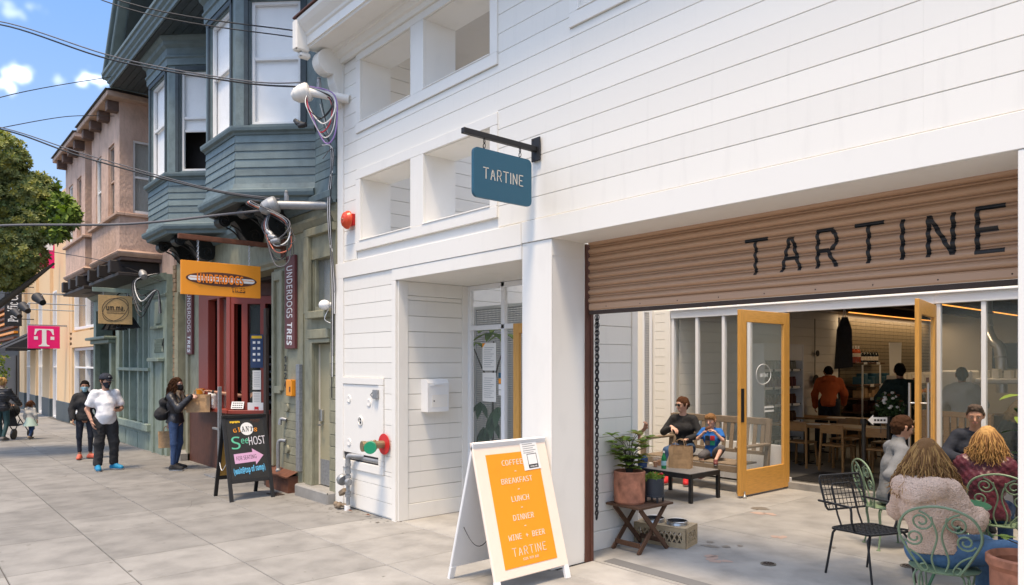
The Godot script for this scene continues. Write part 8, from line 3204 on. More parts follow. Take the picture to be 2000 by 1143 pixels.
func hand(mb: MB, w: Vector3, dir: Vector3, palm: Vector3, curl: float, thumb: Vector3, s := 1.0, cell := 0.007) -> void:
	# dir: from wrist to knuckles, palm: out of the palm, thumb: towards the thumb's side
	var d := dir.normalized()
	var side := (thumb - d * thumb.dot(d)).normalized()
	var pn := d.cross(side).normalized()
	if pn.dot(palm) < 0: pn = -pn
	var g := SDF.new(w + d * 0.08 * s - Vector3.ONE * 0.13 * s, w + d * 0.08 * s + Vector3.ONE * 0.13 * s, cell)
	g.cap(w - d * 0.03 * s, w + d * 0.02 * s, 0.026 * s, 0.024 * s, 0.01)
	for i in 4:
		var o := side * (0.028 - 0.019 * i) * s
		g.cap(w + d * 0.015 * s + o * 0.6, w + d * (0.088 - 0.004 * absf(i - 1.2)) * s + o, 0.015 * s, 0.0115 * s, 0.012)
	for i in 4:
		var o := side * (0.030 - 0.020 * i) * s
		var p := w + d * (0.086 - 0.004 * absf(i - 1.2)) * s + o
		var v := d
		var ln: float = [0.072, 0.080, 0.075, 0.058][i] * s
		for k in 3:
			v = v.rotated(d.cross(pn).normalized(), curl * float([0.7, 1.0, 0.8][k]))
			var q: Vector3 = p + v * ln * [0.45, 0.32, 0.23][k]
			g.cap(p, q, [0.0092, 0.0086, 0.008][k] * s, [0.0086, 0.008, 0.0072][k] * s, 0.003)
			p = q
	var t0 := w + d * 0.02 * s + side * 0.022 * s
	var t1 := t0 + (side * 0.75 + d * 0.6 + pn * 0.25).normalized() * 0.04 * s
	var t2 := t1 + (side * 0.25 + d * 0.85 + pn * (0.2 + curl * 0.4)).normalized() * 0.034 * s
	g.cap(t0, t1, 0.014 * s, 0.0105 * s, 0.008)
	g.cap(t1, t2, 0.0102 * s, 0.0085 * s, 0.004)
	g.into(mb)


func figure(called_label: String, at: Vector3, yaw: float, J: Dictionary, S: Dictionary, scale := 1.0) -> Node3D:
	var o := thing("person", called_label, "person", at, yaw)
	o.scale = Vector3.ONE * scale
	var skin: Material = S.get("skin", M.skin)
	var cell: float = S.get("cell", 0.02)
	var legs: bool = not S.get("no_legs", false)
	# --- body: torso, limbs, neck in one skin, head and hands on finer grids joined to it
	var pts := [J.pel, J.chest, J.neck, J.shL, J.shR, J.elL, J.elR, J.wrL, J.wrR]
	if legs: pts.append_array([J.knL, J.knR, J.anL, J.anR, J.toeL, J.toeR])
	var mb := MB.new()
	var g := grid_for(pts, 0.17, cell)
	var up: Vector3 = (J.neck - J.pel).normalized()
	var across: Vector3 = (J.shL - J.shR).normalized()
	var fwd := across.cross(up).normalized()
	var wide: float = S.get("wide", 1.0)
	g.cap(J.pel + across * 0.05, J.pel - across * 0.05, 0.105, 0.105, 0.05, fwd * 0.15)
	g.cap(J.pel, J.chest, 0.105, 0.115, 0.06)
	g.cap(J.chest + across * 0.06, J.chest - across * 0.06, 0.105, 0.105, 0.05, fwd * 0.15)
	g.cap(J.shL - across * 0.04, J.shR + across * 0.04, 0.045, 0.045, 0.05)
	g.cap(J.chest, J.neck, 0.09, 0.05, 0.05)
	g.cap(J.neck - up * 0.03, J.head - up * 0.02, 0.052, 0.05, 0.03)
	for sd in ["L", "R"]:
		g.cap(J["sh" + sd] - up * 0.02, J["el" + sd], 0.040, 0.038, 0.03)
		g.cap(J["el" + sd], J["wr" + sd], 0.040, 0.026, 0.02)
		if legs:
			g.cap(J["hip" + sd], J["kn" + sd], 0.082, 0.054, 0.04)
			g.cap(J["kn" + sd], J["an" + sd], 0.052, 0.034, 0.03)
			g.cap(J["an" + sd], J["toe" + sd], 0.036, 0.026, 0.02)
	g.into(mb)
	var hb := head_basis(J)
	var hc: Vector3 = J.head
	var hs: float = S.get("head", 1.0)
	var hx := Transform3D(hb.scaled(Vector3.ONE * hs), hc)
	var hcell: float = S.get("hcell", 0.0085)
	g = SDF.new(hc - Vector3.ONE * 0.17 * hs, hc + Vector3.ONE * 0.17 * hs, hcell)
	g.cap(hx * Vector3(0, 0.03, -0.028), hx * Vector3(0, 0.035, 0.012), 0.088 * hs, 0.082 * hs, 0.02, hb.x * 0.12)
	g.cap(hx * Vector3(0, -0.02, 0.02), hx * Vector3(0, -0.075, 0.048), 0.066 * hs, 0.036 * hs, 0.03)
	g.cap(hx * Vector3(0.03, -0.02, 0.05), hx * Vector3(-0.03, -0.02, 0.05), 0.03 * hs, 0.03 * hs, 0.02)
	g.cap(hx * Vector3(0, 0.015, 0.088), hx * Vector3(0, -0.025, 0.108), 0.009 * hs, 0.014 * hs, 0.012)
	g.cap(hx * Vector3(0.04, 0.03, 0.075), hx * Vector3(-0.04, 0.03, 0.075), 0.016 * hs, 0.016 * hs, 0.015)
	g.cap(hx * Vector3(0, -0.062, 0.085), hx * Vector3(0, -0.062, 0.083), 0.015 * hs, 0.015 * hs, 0.015)
	for sx: float in [-1.0, 1.0]:
		g.cap(hx * Vector3(sx * 0.078, -0.02, -0.012), hx * Vector3(sx * 0.084, 0.018, -0.018), 0.012 * hs, 0.016 * hs, 0.008)
	g.cap(hx * Vector3(0, -0.05, -0.02), hc + (J.neck - hc) * 0.8, 0.052 * hs, 0.054, 0.03)
	g.into(mb)
	for sd in ["L", "R"]:
		if S.has("nohand" + sd): continue
		var e: Vector3 = J["el" + sd]
		var w: Vector3 = J["wr" + sd]
		var dir: Vector3 = J.get("hd" + sd, w - e)
		var inw: Vector3 = across * (-1.0 if sd == "L" else 1.0)
		hand(mb, w, dir, J.get("palm" + sd, inw), J.get("curl" + sd, 0.35), J.get("thumb" + sd, fwd), 1.0 if scale > 0.8 else 1.05, S.get("handcell", 0.008))
	part("body", mb, skin, o)
	# --- face
	if not S.get("noface", false):
		for sx: float in [-1.0, 1.0]:
			if not S.get("shades", false):
				mb = MB.new()
				mb.ball(hx * Vector3(sx * 0.032, 0.008, 0.082), Vector3(0.013, 0.0075, 0.012) * hs, 8, hb)
				part("eye", mb, M.eye_white, o)
				mb = MB.new()
				mb.ball(hx * Vector3(sx * 0.032, 0.008, 0.0915), Vector3(0.0065, 0.0065, 0.004) * hs, 8, hb)
				part("iris", mb, M.eye_dark, o)
			mb = MB.new()
			mb.tube(PV([hx * Vector3(sx * 0.016, 0.028, 0.098), hx * Vector3(sx * 0.034, 0.034, 0.094), hx * Vector3(sx * 0.05, 0.027, 0.082)]), 0.0045 * hs, 0.003 * hs, 4)
			part("eyebrow", mb, S.get("hair", M.hair_brown), o)
		if not S.has("mask"):
			mb = MB.new()
			mb.tube(PV([hx * Vector3(-0.024, -0.050, 0.092), hx * Vector3(0, -0.052, 0.1015), hx * Vector3(0.024, -0.050, 0.092)]), 0.005 * hs, -1, 5)
			part("mouth", mb, M.lip, o)
	if S.has("mask"):
		g = SDF.new(hc - Vector3.ONE * 0.15 * hs, hc + Vector3.ONE * 0.15 * hs, 0.009)
		g.cap(hx * Vector3(0, -0.025, 0.03), hx * Vector3(0, -0.075, 0.052), 0.076 * hs, 0.046 * hs, 0.03)
		g.cap(hx * Vector3(0, -0.012, 0.095), hx * Vector3(0, -0.06, 0.09), 0.026 * hs, 0.022 * hs, 0.025)
		g.cut(hx * Vector3(0, 0.0, 0.09), (hb * Vector3(0, 1, -0.1)).normalized())
		g.cut(hx * Vector3(0, 0, 0.015), hb * Vector3(0, 0, -1))
		mb = MB.new()
		g.into(mb)
		for sx: float in [-1.0, 1.0]:
			mb.tube(PV([hx * Vector3(sx * 0.07, -0.02, 0.04), hx * Vector3(sx * 0.09, 0.02, -0.01)]), 0.0035, -1, 4)
			mb.tube(PV([hx * Vector3(sx * 0.066, -0.06, 0.03), hx * Vector3(sx * 0.09, -0.02, -0.015)]), 0.0035, -1, 4)
		part("face_mask", mb, S.mask, o)
	if S.get("shades", false):
		mb = MB.new()
		for sx: float in [-1.0, 1.0]:
			mb.box(hx * Vector3(sx * 0.034, 0.008, 0.104), Vector3(0.052, 0.036, 0.008), hb * Basis(Vector3.UP, sx * 0.2), 0.003)
			mb.bar(hx * Vector3(sx * 0.062, 0.014, 0.096), hx * Vector3(sx * 0.085, 0.012, -0.01), 0.006, 0.005)
		mb.box(hx * Vector3(0, 0.014, 0.108), Vector3(0.02, 0.006, 0.005), hb)
		part("sunglasses", mb, M.bottle_dark, o)
	hair(o, S.get("style", "short"), J, hx, hb, hs, S)
	# --- clothes
	var q := FastNoiseLite.new()
	q.seed = int(absf(at.x * 37.0 + at.z * 11.0))
	q.frequency = 5.0
	q.fractal_octaves = 3
	if legs and S.has("legs"):
		var L: Dictionary = S.legs
		var r: float = L.get("r", 0.012)
		g = grid_for([J.pel, J.hipL, J.hipR, J.knL, J.knR, J.anL, J.anR], 0.16, S.get("lcell", 0.017))
		g.cap(J.pel + across * 0.05, J.pel - across * 0.05, 0.112 + r * 0.7, 0.112 + r * 0.7, 0.04, fwd * 0.12)
		for sd in ["L", "R"]:
			var kn: Vector3 = J["kn" + sd]
			var an: Vector3 = J["an" + sd]
			var k: float = L.get("len", 1.0)
			g.cap(J["hip" + sd], kn.lerp(J["hip" + sd], maxf(0.0, 0.55 - k) * 0.9), 0.088 + r, 0.058 + r, 0.035)
			if k > 0.55:
				g.cap(kn, an.lerp(kn, (1.0 - k) * 2.0), 0.057 + r, 0.040 + r * L.get("flare", 1.0), 0.025)
				g.cut_end(an.lerp(kn, (1.0 - k) * 2.0 + 0.02), (an - kn).normalized(), 0.12)
		if L.has("waist"): g.cut(J.pel + up * L.waist, up)
		mb = MB.new()
		g.into(mb, q, L.get("fold", 0.012) * 0.65)
		part("trousers", mb, L.mat, o)
	if S.has("top"):
		var U: Dictionary = S.top
		var r: float = U.get("r", 0.014)
		pts = [J.pel, J.chest, J.neck, J.shL, J.shR, J.elL, J.elR]
		var sl: float = U.get("sleeve", 1.0)
		if sl > 0.5: pts.append_array([J.wrL, J.wrR])
		for e: Array in U.get("extra", []): pts.append_array([e[0], e[1]])
		g = grid_for(pts, 0.19 + U.get("belly", 0.0), U.get("cell", 0.016))
		if U.has("quilt"): g.quilt = U.quilt
		g.fuzz = U.get("fuzz", 0.0)
		var b: float = U.get("belly", 0.0)
		g.cap(J.pel + across * 0.05 * wide - up * 0.02, J.pel - across * 0.05 * wide - up * 0.02, 0.112 + r, 0.112 + r, 0.05, fwd * 0.12)
		g.cap(J.pel, J.chest, 0.108 + r + b * 0.3, 0.118 + r, 0.07)
		if b > 0: g.cap(J.pel + up * 0.08 + fwd * b, J.pel + up * 0.22 + fwd * b * 0.8, 0.115 + b * 0.4, 0.11 + b * 0.3, 0.07)
		g.cap(J.chest + across * 0.065 * wide, J.chest - across * 0.065 * wide, 0.112 + r, 0.112 + r, 0.05, fwd * 0.12)
		if U.get("bust", false): g.cap(J.chest + across * 0.06 + fwd * 0.06 + up * 0.02, J.chest - across * 0.06 + fwd * 0.06 + up * 0.02, 0.075 + r * 0.5, 0.075 + r * 0.5, 0.05)
		g.cap(J.shL - across * 0.04, J.shR + across * 0.04, 0.052 + r, 0.052 + r, 0.06)
		g.cap(J.chest, J.neck - up * 0.02, 0.095 + r, 0.062 + r, 0.05)
		if U.has("collar"): g.cap(J.neck - up * 0.02, J.neck + up * U.collar, 0.066, 0.064, 0.02)
		for sd in ["L", "R"]:
			var sh: Vector3 = J["sh" + sd]
			var e: Vector3 = J["el" + sd]
			var w: Vector3 = J["wr" + sd]
			if sl > 0.5:
				g.cap(sh - up * 0.02, e, 0.045 + r, 0.046 + r, 0.05)
				g.cap(e, w.lerp(e, 1.0 - sl), 0.047 + r, 0.034 + r, 0.02)
			else:
				g.cap(sh, sh.lerp(e, sl * 1.9), 0.046 + r, 0.056 + r, 0.05)
				g.cut_end(sh.lerp(e, sl * 1.9), (e - sh).normalized(), 0.13)
		for e: Array in U.get("extra", []): g.cap(e[0], e[1], e[2], e[3], e[4] if e.size() > 4 else 0.03)
		g.cut(J.pel - up * U.get("hem", 0.06), -up)
		if not U.has("collar"): g.cut(J.neck + up * 0.012 + fwd * 0.03, (up + fwd * 0.45).normalized())
		mb = MB.new()
		g.into(mb, q, U.get("fold", 0.014) * 0.65)
		part(U.get("name", "top"), mb, U.mat, o)
	if legs and S.has("shoe"):
		for sd in ["L", "R"]:
			var an: Vector3 = J["an" + sd]
			var to: Vector3 = J["toe" + sd]
			var dr := (to - an)
			dr.y = 0
			dr = dr.normalized()
			var sole := minf(an.y - 0.09, to.y - 0.035)
			g = grid_for([an, to, an - dr * 0.05], 0.1, 0.010)
			var heel := an - dr * 0.03 + Vector3(0, -0.045, 0)
			g.cap(an + Vector3(0, 0.0, 0), heel, 0.043, 0.045, 0.02)
			g.cap(heel, to + dr * 0.01 + Vector3(0, 0.008, 0), 0.044, 0.04, 0.03)
			g.cap(an + dr * 0.03, to, 0.042, 0.036, 0.03)
			var base := Vector3(0, sole + 0.022, 0)
			g.cut(base, Vector3.DOWN)
			g.cut(an + Vector3(0, 0.025, 0), Vector3.UP)
			mb = MB.new()
			g.into(mb)
			var sh := part("shoe", mb, S.shoe, o)
			g = grid_for([an, to, an - dr * 0.05], 0.1, 0.010)
			g.cap(heel, to + dr * 0.012 + Vector3(0, 0.008, 0), 0.048, 0.044, 0.03)
			g.cut(base, Vector3.UP)
			g.cut(Vector3(0, sole + 0.001, 0), Vector3.DOWN)
			mb = MB.new()
			g.into(mb)
			part("sole", mb, S.get("sole", M.white), sh)
	return o


func strands(mb: MB, J: Dictionary, hx: Transform3D, hb: Basis, n: int, y_end: float, wave: float, rad: float, a0: float, a1: float, spread := 0.06, freq := 9.0) -> void:
	# locks from the skull falling to the height y_end; angles measured from the back of the head
	for i in n:
		var t := (i + 0.5) / n
		var a := lerpf(a0, a1, t) + rng.randf_range(-0.1, 0.1)
		var el := rng.randf_range(0.05, 1.25)
		var dir := hb * Vector3(sin(a) * cos(el), sin(el), -cos(a) * cos(el))
		var p0 := hx * (Vector3(0, 0.035, -0.012) + (hb.inverse() * dir) * Vector3(0.092, 0.10, 0.105))
		var flat := Vector3(dir.x, 0, dir.z).normalized()
		var out := p0 + flat * (0.03 + 0.02 * rng.randf()) + Vector3(0, -0.06, 0)
		var ctrl := [p0, out]
		var ye := y_end + rng.randf_range(-0.06, 0.06)
		var m := 5
		for k in range(1, m + 1):
			var u := float(k) / m
			var ph := rng.randf() * TAU
			var q := out + flat * (spread * u * (0.6 + 0.8 * rng.randf()))
			q.y = lerpf(out.y, ye, u)
			ctrl.append(q + Vector3(cos(ph), 0, sin(ph)) * wave * (0.4 + u))
		var pts := curve(ctrl, 3)
		mb.tube(pts, rad * rng.randf_range(0.8, 1.2), rad * 0.35, 4)


func hair(o: Node3D, style: String, J: Dictionary, hx: Transform3D, hb: Basis, hs: float, S: Dictionary) -> void:
	var m: Material = S.get("hair", M.hair_brown)
	if style == "none": return
	var q := FastNoiseLite.new()
	q.seed = 3
	q.frequency = 26.0
	var c: Vector3 = J.head
	var g := SDF.new(c - Vector3.ONE * 0.2 * hs, c + Vector3.ONE * 0.2 * hs, S.get("hcell", 0.0085))
	g.cap(hx * Vector3(0, 0.045, -0.03), hx * Vector3(0, 0.055, 0.004), 0.092 * hs, 0.089 * hs, 0.02, hb.x * 0.1)
	g.cap(hx * Vector3(0, 0.0, -0.05), hx * Vector3(0, -0.03, -0.05), 0.078 * hs, 0.06 * hs, 0.03)
	for sx: float in [-1.0, 1.0]:
		g.cap(hx * Vector3(sx * 0.06, 0.03, 0.0), hx * Vector3(sx * 0.072, -0.005, 0.012), 0.035 * hs, 0.018 * hs, 0.02)
	if style == "quiff": g.cap(hx * Vector3(0.03, 0.11, 0.05), hx * Vector3(-0.03, 0.115, 0.05), 0.038 * hs, 0.04 * hs, 0.03)
	if style == "fringe": g.cap(hx * Vector3(0.035, 0.075, 0.055), hx * Vector3(-0.035, 0.075, 0.055), 0.045 * hs, 0.045 * hs, 0.03)
	if style == "bun":
		g.cap(hx * Vector3(0, 0.10, -0.11), hx * Vector3(0, 0.105, -0.11), 0.05 * hs, 0.05 * hs, 0.01)
	if style == "tied":
		g.cap(hx * Vector3(0, 0.0, -0.12), hx * Vector3(0, -0.02, -0.125), 0.035 * hs, 0.03 * hs, 0.01)
	# keep the face free
	if style == "quiff": g.cut(hx * Vector3(0, 0.085, 0.085), (hb * Vector3(0, -0.75, 0.66)).normalized())
	g.cut(hx * Vector3(0, 0.062, 0.088), (hb * Vector3(0, -0.62, 0.78)).normalized()) if style != "fringe" else g.cut(hx * Vector3(0, 0.045, 0.095), (hb * Vector3(0, -0.62, 0.78)).normalized())
	var mb := MB.new()
	g.into(mb, q, 0.010)
	part("hair", mb, m, o)
	if style == "long":
		for e: Array in [[m, 90], [S.get("hair2", m), 80]]:
			mb = MB.new()
			strands(mb, J, hx, hb, e[1] * 3, S.get("hair_y", 1.1), 0.02, 0.0055, -2.0, 2.0, S.get("spread", 0.09))
			part("hair_locks", mb, e[0], o)
	if style == "bob":
		for e: Array in [[m, 90], [S.get("hair2", m), 60]]:
			mb = MB.new()
			strands(mb, J, hx, hb, e[1] * 3, S.get("hair_y", 1.1), 0.012, 0.0055, -2.1, 2.1, 0.05)
			part("hair_locks", mb, e[0], o)
	if style == "curly":
		mb = MB.new()
		for i in int(S.get("curls", 70)):
			var a := rng.randf_range(-2.1, 2.1)
			var el := rng.randf_range(0.0, 1.3)
			var dir := hb * Vector3(sin(a) * cos(el), sin(el), -cos(a) * cos(el))
			var p := hx * (Vector3(0, 0.035, -0.012) + (hb.inverse() * dir) * Vector3(0.09, 0.1, 0.1))
			var flat := Vector3(dir.x, 0, dir.z).normalized()
			var ye: float = S.get("hair_y", 1.3) + rng.randf_range(-0.05, 0.12)
			var pts := PackedVector3Array()
			var m2 := 16
			for k in m2 + 1:
				var u := float(k) / m2
				var b := p + flat * (0.05 * sin(minf(1.0, u * 1.6) * PI * 0.5) + 0.02 * u)
				b.y = lerpf(p.y, ye, u * u * 0.4 + u * 0.6)
				var ph := u * 16.0 + i
				pts.append(b + Vector3(cos(ph), 0.2 * sin(ph * 1.3), sin(ph)) * 0.016)
			mb.tube(pts, 0.009, 0.005, 4)
		part("hair_curls", mb, m, o)


func people() -> void:
	# man in the white T-shirt
	var J := stand_pose()
	J.elL = Vector3(0.27, 1.12, -0.02); J.wrL = Vector3(0.17, 1.10, 0.23); J.palmL = Vector3(0, 1, 0.2); J.thumbL = Vector3(0.2, 0.6, 0.5); J.hdL = Vector3(-0.6, 0.05, 0.75); J.curlL = 0.55
	J.elR = Vector3(-0.29, 1.12, -0.06); J.wrR = Vector3(-0.24, 0.90, 0.07); J.hdR = Vector3(0.2, -1, 0.1)
	J.face = Vector3(0.25, -0.12, 1)
	J.knL = Vector3(0.13, 0.5, 0.03); J.anL = Vector3(0.14, 0.09, -0.02); J.toeL = Vector3(0.22, 0.035, 0.12)
	J.anR = Vector3(-0.13, 0.09, 0.0); J.toeR = Vector3(-0.15, 0.035, 0.16)
	var o := figure("man in white T-shirt, black cap and dark mask looking at his phone", Vector3(-15.65, gy(-15.6), 1.68), 93, J, {"skin": M.skin, "hair": M.hair_brown, "mask": M.navy, "top": {"mat": M.tee_white, "r": 0.02, "sleeve": 0.42, "hem": 0.10, "belly": 0.07, "fold": 0.022, "name": "shirt"}, "wide": 1.1, "legs": {"mat": M.cloth_char, "r": 0.028, "flare": 1.1, "fold": 0.03}, "shoe": M.sneaker_blue}, 1.06)
	var hb := head_basis(J)
	var hx := Transform3D(hb, J.head)
	var g := SDF.new(J.head - Vector3.ONE * 0.2, J.head + Vector3.ONE * 0.22, 0.009)
	g.cap(hx * Vector3(0, 0.055, -0.03), hx * Vector3(0, 0.06, 0.015), 0.103, 0.098, 0.02)
	g.cut(hx * Vector3(0, 0.045, 0), hb * Vector3(0, -1, 0.12))
	g.cap(hx * Vector3(0.03, 0.045, 0.1), hx * Vector3(-0.03, 0.045, 0.1), 0.03, 0.03, 0.01, hb.y * 3.0)
	g.cap(hx * Vector3(0.03, 0.035, 0.16), hx * Vector3(-0.03, 0.035, 0.16), 0.035, 0.035, 0.02, hb.y * 4.0)
	var mb := MB.new()
	g.into(mb)
	part("cap", mb, M.navy, o)
	mb = MB.new()
	mb.ball(hx * Vector3(0, 0.10, 0.105), Vector3(0.02, 0.02, 0.008), 8, hb)
	part("cap_badge", mb, M.galv, o)
	var ph := thing("phone", "dark phone in the hand of the man in the white T-shirt", "phone")
	ph.transform = o.transform * Transform3D(Basis(Vector3.RIGHT, -0.5), Vector3(0.10, 1.135, 0.315))
	mb = MB.new()
	mb.box(Vector3.ZERO, Vector3(0.075, 0.012, 0.15), Basis(), 0.004)
	part("case", mb, M.black_plastic, ph)
	# woman behind him
	J = stand_pose()
	J.face = Vector3(0.0, -0.05, 1)
	J.elR = Vector3(-0.25, 1.12, 0.0); J.wrR = Vector3(-0.23, 0.90, 0.12)
	J.anL = Vector3(0.10, 0.09, -0.05); J.toeL = Vector3(0.24, 0.035, 0.05); J.anR = Vector3(-0.1, 0.09, 0.0); J.toeR = Vector3(-0.12, 0.035, 0.16)
	o = figure("woman in pale blue mask and black jacket standing behind the man in white", Vector3(-17.9, gy(-17.9), 1.63), 78, J, {"skin": M.skin_tan, "hair": M.hair_black, "style": "tied", "mask": M.mask_blue, "top": {"mat": M.cloth_black, "r": 0.026, "collar": 0.06, "hem": 0.08, "fold": 0.016, "name": "jacket", "bust": true}, "legs": {"mat": M.navy, "r": 0.0, "len": 0.93, "fold": 0.004}, "shoe": M.sneaker_coral, "sole": M.sneaker_grey}, 0.98)
	mb = MB.new()
	mb.box(Vector3(0.08, 1.27, 0.165), Vector3(0.06, 0.03, 0.006), Basis(Vector3.RIGHT, -0.2))
	part("jacket_logo", mb, mat("logo_lime", 0.35, 0.55, 0.05, 0.7), o)
	mb = MB.new()
	mb.box(Vector3(0.08, 1.235, 0.162), Vector3(0.07, 0.022, 0.006), Basis(Vector3.RIGHT, -0.2))
	part("jacket_print", mb, M.white, o)
	# woman collecting the order
	J = stand_pose()
	J.face = Vector3(-0.05, 0.0, 1)
	J.elR = Vector3(-0.24, 1.17, 0.17); J.wrR = Vector3(-0.17, 1.39, 0.36); J.curlR = 0.9; J.hdR = Vector3(0.15, 0.05, 1); J.palmR = Vector3(0, -0.5, 0.5); J.thumbR = Vector3(0.5, 0.9, 0)
	J.elL = Vector3(0.25, 1.12, -0.14); J.wrL = Vector3(0.21, 0.88, -0.24); J.curlL = 1.0; J.hdL = Vector3(0, -1, 0.1)
	J.anL = Vector3(0.11, 0.09, -0.06); J.toeL = Vector3(0.13, 0.035, 0.10); J.anR = Vector3(-0.11, 0.09, 0.0); J.toeR = Vector3(-0.12, 0.035, 0.16)
	var wq := Vector3(-14.73, gy(-14.7), 0.66)
	o = figure("woman with long curly hair and black mask taking a bag at the red window", wq, 138, J, {"skin": M.skin_fair, "hair": M.hair_brown, "style": "curly", "hair_y": 1.2, "curls": 95, "mask": M.cloth_black, "top": {"mat": M.puffer_black, "r": 0.02, "hem": 0.06, "collar": 0.02, "fold": 0.018, "name": "jacket"}, "legs": {"mat": M.denim_dark, "r": 0.004, "len": 0.98, "fold": 0.012}, "shoe": M.cloth_black}, 1.02)
	g = grid_for([Vector3(-0.2, 1.1, 0.1), Vector3(0.2, 1.5, 0.2)], 0.1, 0.014)
	g.cap(Vector3(-0.08, 1.47, 0.06), Vector3(0.08, 1.47, 0.06), 0.045, 0.045, 0.02)
	g.cap(Vector3(-0.09, 1.46, 0.07), Vector3(-0.07, 1.12, 0.15), 0.04, 0.03, 0.02)
	g.cap(Vector3(0.08, 1.46, 0.07), Vector3(0.06, 1.15, 0.15), 0.04, 0.03, 0.02)
	mb = MB.new()
	g.into(mb)
	part("scarf", mb, M.scarf, o)
	var ox := o.transform
	var bp := thing("backpack", "black backpack on the back of the curly haired woman", "backpack", Vector3.ZERO)
	bp.transform = ox
	g = grid_for([Vector3(-0.15, 0.95, -0.3), Vector3(0.15, 1.35, -0.1)], 0.1, 0.016)
	g.cap(Vector3(-0.05, 1.28, -0.2), Vector3(0.05, 1.28, -0.2), 0.09, 0.09, 0.05)
	g.cap(Vector3(-0.07, 1.06, -0.24), Vector3(0.07, 1.06, -0.24), 0.125, 0.125, 0.08)
	mb = MB.new()
	var qn := FastNoiseLite.new()
	qn.frequency = 8.0
	g.into(mb, qn, 0.012)
	part("bag", mb, M.cloth_black, bp)
	mb = MB.new()
	for sx: float in [-1.0, 1.0]: mb.tube(curve([Vector3(sx * 0.1, 1.34, -0.17), Vector3(sx * 0.13, 1.48, -0.02), Vector3(sx * 0.13, 1.3, 0.15), Vector3(sx * 0.15, 1.08, -0.12)], 5), 0.014, -1, 5)
	part("strap", mb, M.cloth_black, bp)
	paper_bag("brown paper bag being handed over at the red service window", Vector3(-14.45, 1.05, 0.32), 66, 0.42, 0.34, 0.22)
	paper_bag("brown paper bag hanging low in the other hand of the curly haired woman", ox * Vector3(0.2, 0.40, -0.26), 80, 0.32, 0.32, 0.16)
	var cup := thing("paper_cup", "orange paper cup of napkins on the sill behind the handed-over bag", "cup", Vector3(-15.05, 1.12, 0.1))
	mb = MB.new()
	mb.lathe(P2([0.0, 0.0, 0.05, 0.0, 0.09, 0.36, 0.085, 0.36, 0.045, 0.02]), 12)
	part("cup", mb, M.sign_orange, cup)
	# server reaching out of the window
	J = stand_pose()
	J.pel = Vector3(0, 0.98, -0.1); J.chest = Vector3(0, 1.24, 0.06); J.neck = Vector3(0, 1.40, 0.17); J.head = Vector3(0, 1.5, 0.30); J.face = Vector3(0.2, -0.6, 1)
	J.shL = Vector3(0.18, 1.34, 0.15); J.shR = Vector3(-0.18, 1.40, 0.26)
	J.elR = Vector3(-0.17, 1.43, 0.60); J.wrR = Vector3(-0.10, 1.50, 0.98); J.curlR = 0.9; J.palmR = Vector3(0, -1, 0); J.thumbR = Vector3(0.8, 0.3, 0)
	J.elL = Vector3(0.3, 1.1, 0.2); J.wrL = Vector3(0.25, 1.08, 0.42)
	o = figure("server in a dark shirt stretching one bare arm out of the red window", Vector3(-13.64, -0.05, -0.62), rad_to_deg(atan2(-0.5, 0.86)), J, {"skin": M.skin, "hair": M.hair_black, "noface": true, "top": {"mat": M.navy, "r": 0.02, "sleeve": 0.42, "hem": 0.1, "name": "shirt"}, "legs": {"mat": M.cloth_black, "r": 0.01}})
	mb = MB.new()
	mb.tube(PV([J.wrR.lerp(J.elR, 0.06), J.wrR.lerp(J.elR, 0.16)]), 0.034, -1, 10)
	part("wristband", mb, M.black_plastic, o)
	# child and woman walking away with a pushchair
	J = stand_pose()
	J.anL = Vector3(0.08, 0.09, 0.13); J.toeL = Vector3(0.09, 0.035, 0.29); J.knL = Vector3(0.09, 0.5, 0.12); J.anR = Vector3(-0.08, 0.15, -0.22); J.toeR = Vector3(-0.09, 0.04, -0.1)
	o = figure("small child in white sweater and mint tulle skirt walking away", Vector3(-24.25, gy(-24.25), 1.85), -131, J, {"hair": M.hair_chestnut, "style": "curly", "hair_y": 1.5, "curls": 60, "head": 1.35, "noface": true, "cell": 0.026, "top": {"mat": M.sweater_white, "r": 0.03, "hem": 0.02, "cell": 0.022, "name": "sweater"}, "legs": {"mat": M.denim_dark, "r": 0.004}, "lcell": 0.022, "shoe": M.bench_wood}, 0.61)
	mb = MB.new()
	for k in 3: mb.lathe(P2([0.15, 1.02, 0.2 + 0.02 * k, 0.85 - 0.03 * k, 0.27 + 0.02 * k, 0.66 - 0.02 * k]), 18)
	part("skirt", mb, M.tulle, o)
	J = stand_pose()
	J.elR = Vector3(-0.28, 1.15, 0.1); J.wrR = Vector3(-0.25, 1.0, 0.33); J.elL = Vector3(0.28, 1.15, 0.1); J.wrL = Vector3(0.1, 1.0, 0.35)
	J.anL = Vector3(0.1, 0.09, 0.1); J.toeL = Vector3(0.12, 0.035, 0.26); J.anR = Vector3(-0.1, 0.11, -0.12); J.toeR = Vector3(-0.11, 0.04, 0.03)
	figure("woman with blonde bun in black puffer jacket pushing a pushchair away", Vector3(-24.2, gy(-24.2), 2.5), -131, J, {"hair": M.hair_blonde, "style": "bun", "noface": true, "cell": 0.024, "top": {"mat": M.puffer_black, "r": 0.035, "hem": 0.12, "cell": 0.02, "fold": 0.02, "name": "jacket", "quilt": -48.0}, "legs": {"mat": M.teal_legging, "r": 0.006, "fold": 0.004}, "lcell": 0.02, "shoe": M.sneaker_grey}, 1.0)
	var pc := thing("pushchair", "dark folding pushchair pushed by the woman in the puffer jacket", "pushchair", Vector3(-24.92, gy(-24.7), 2.2), -131)
	mb = MB.new()
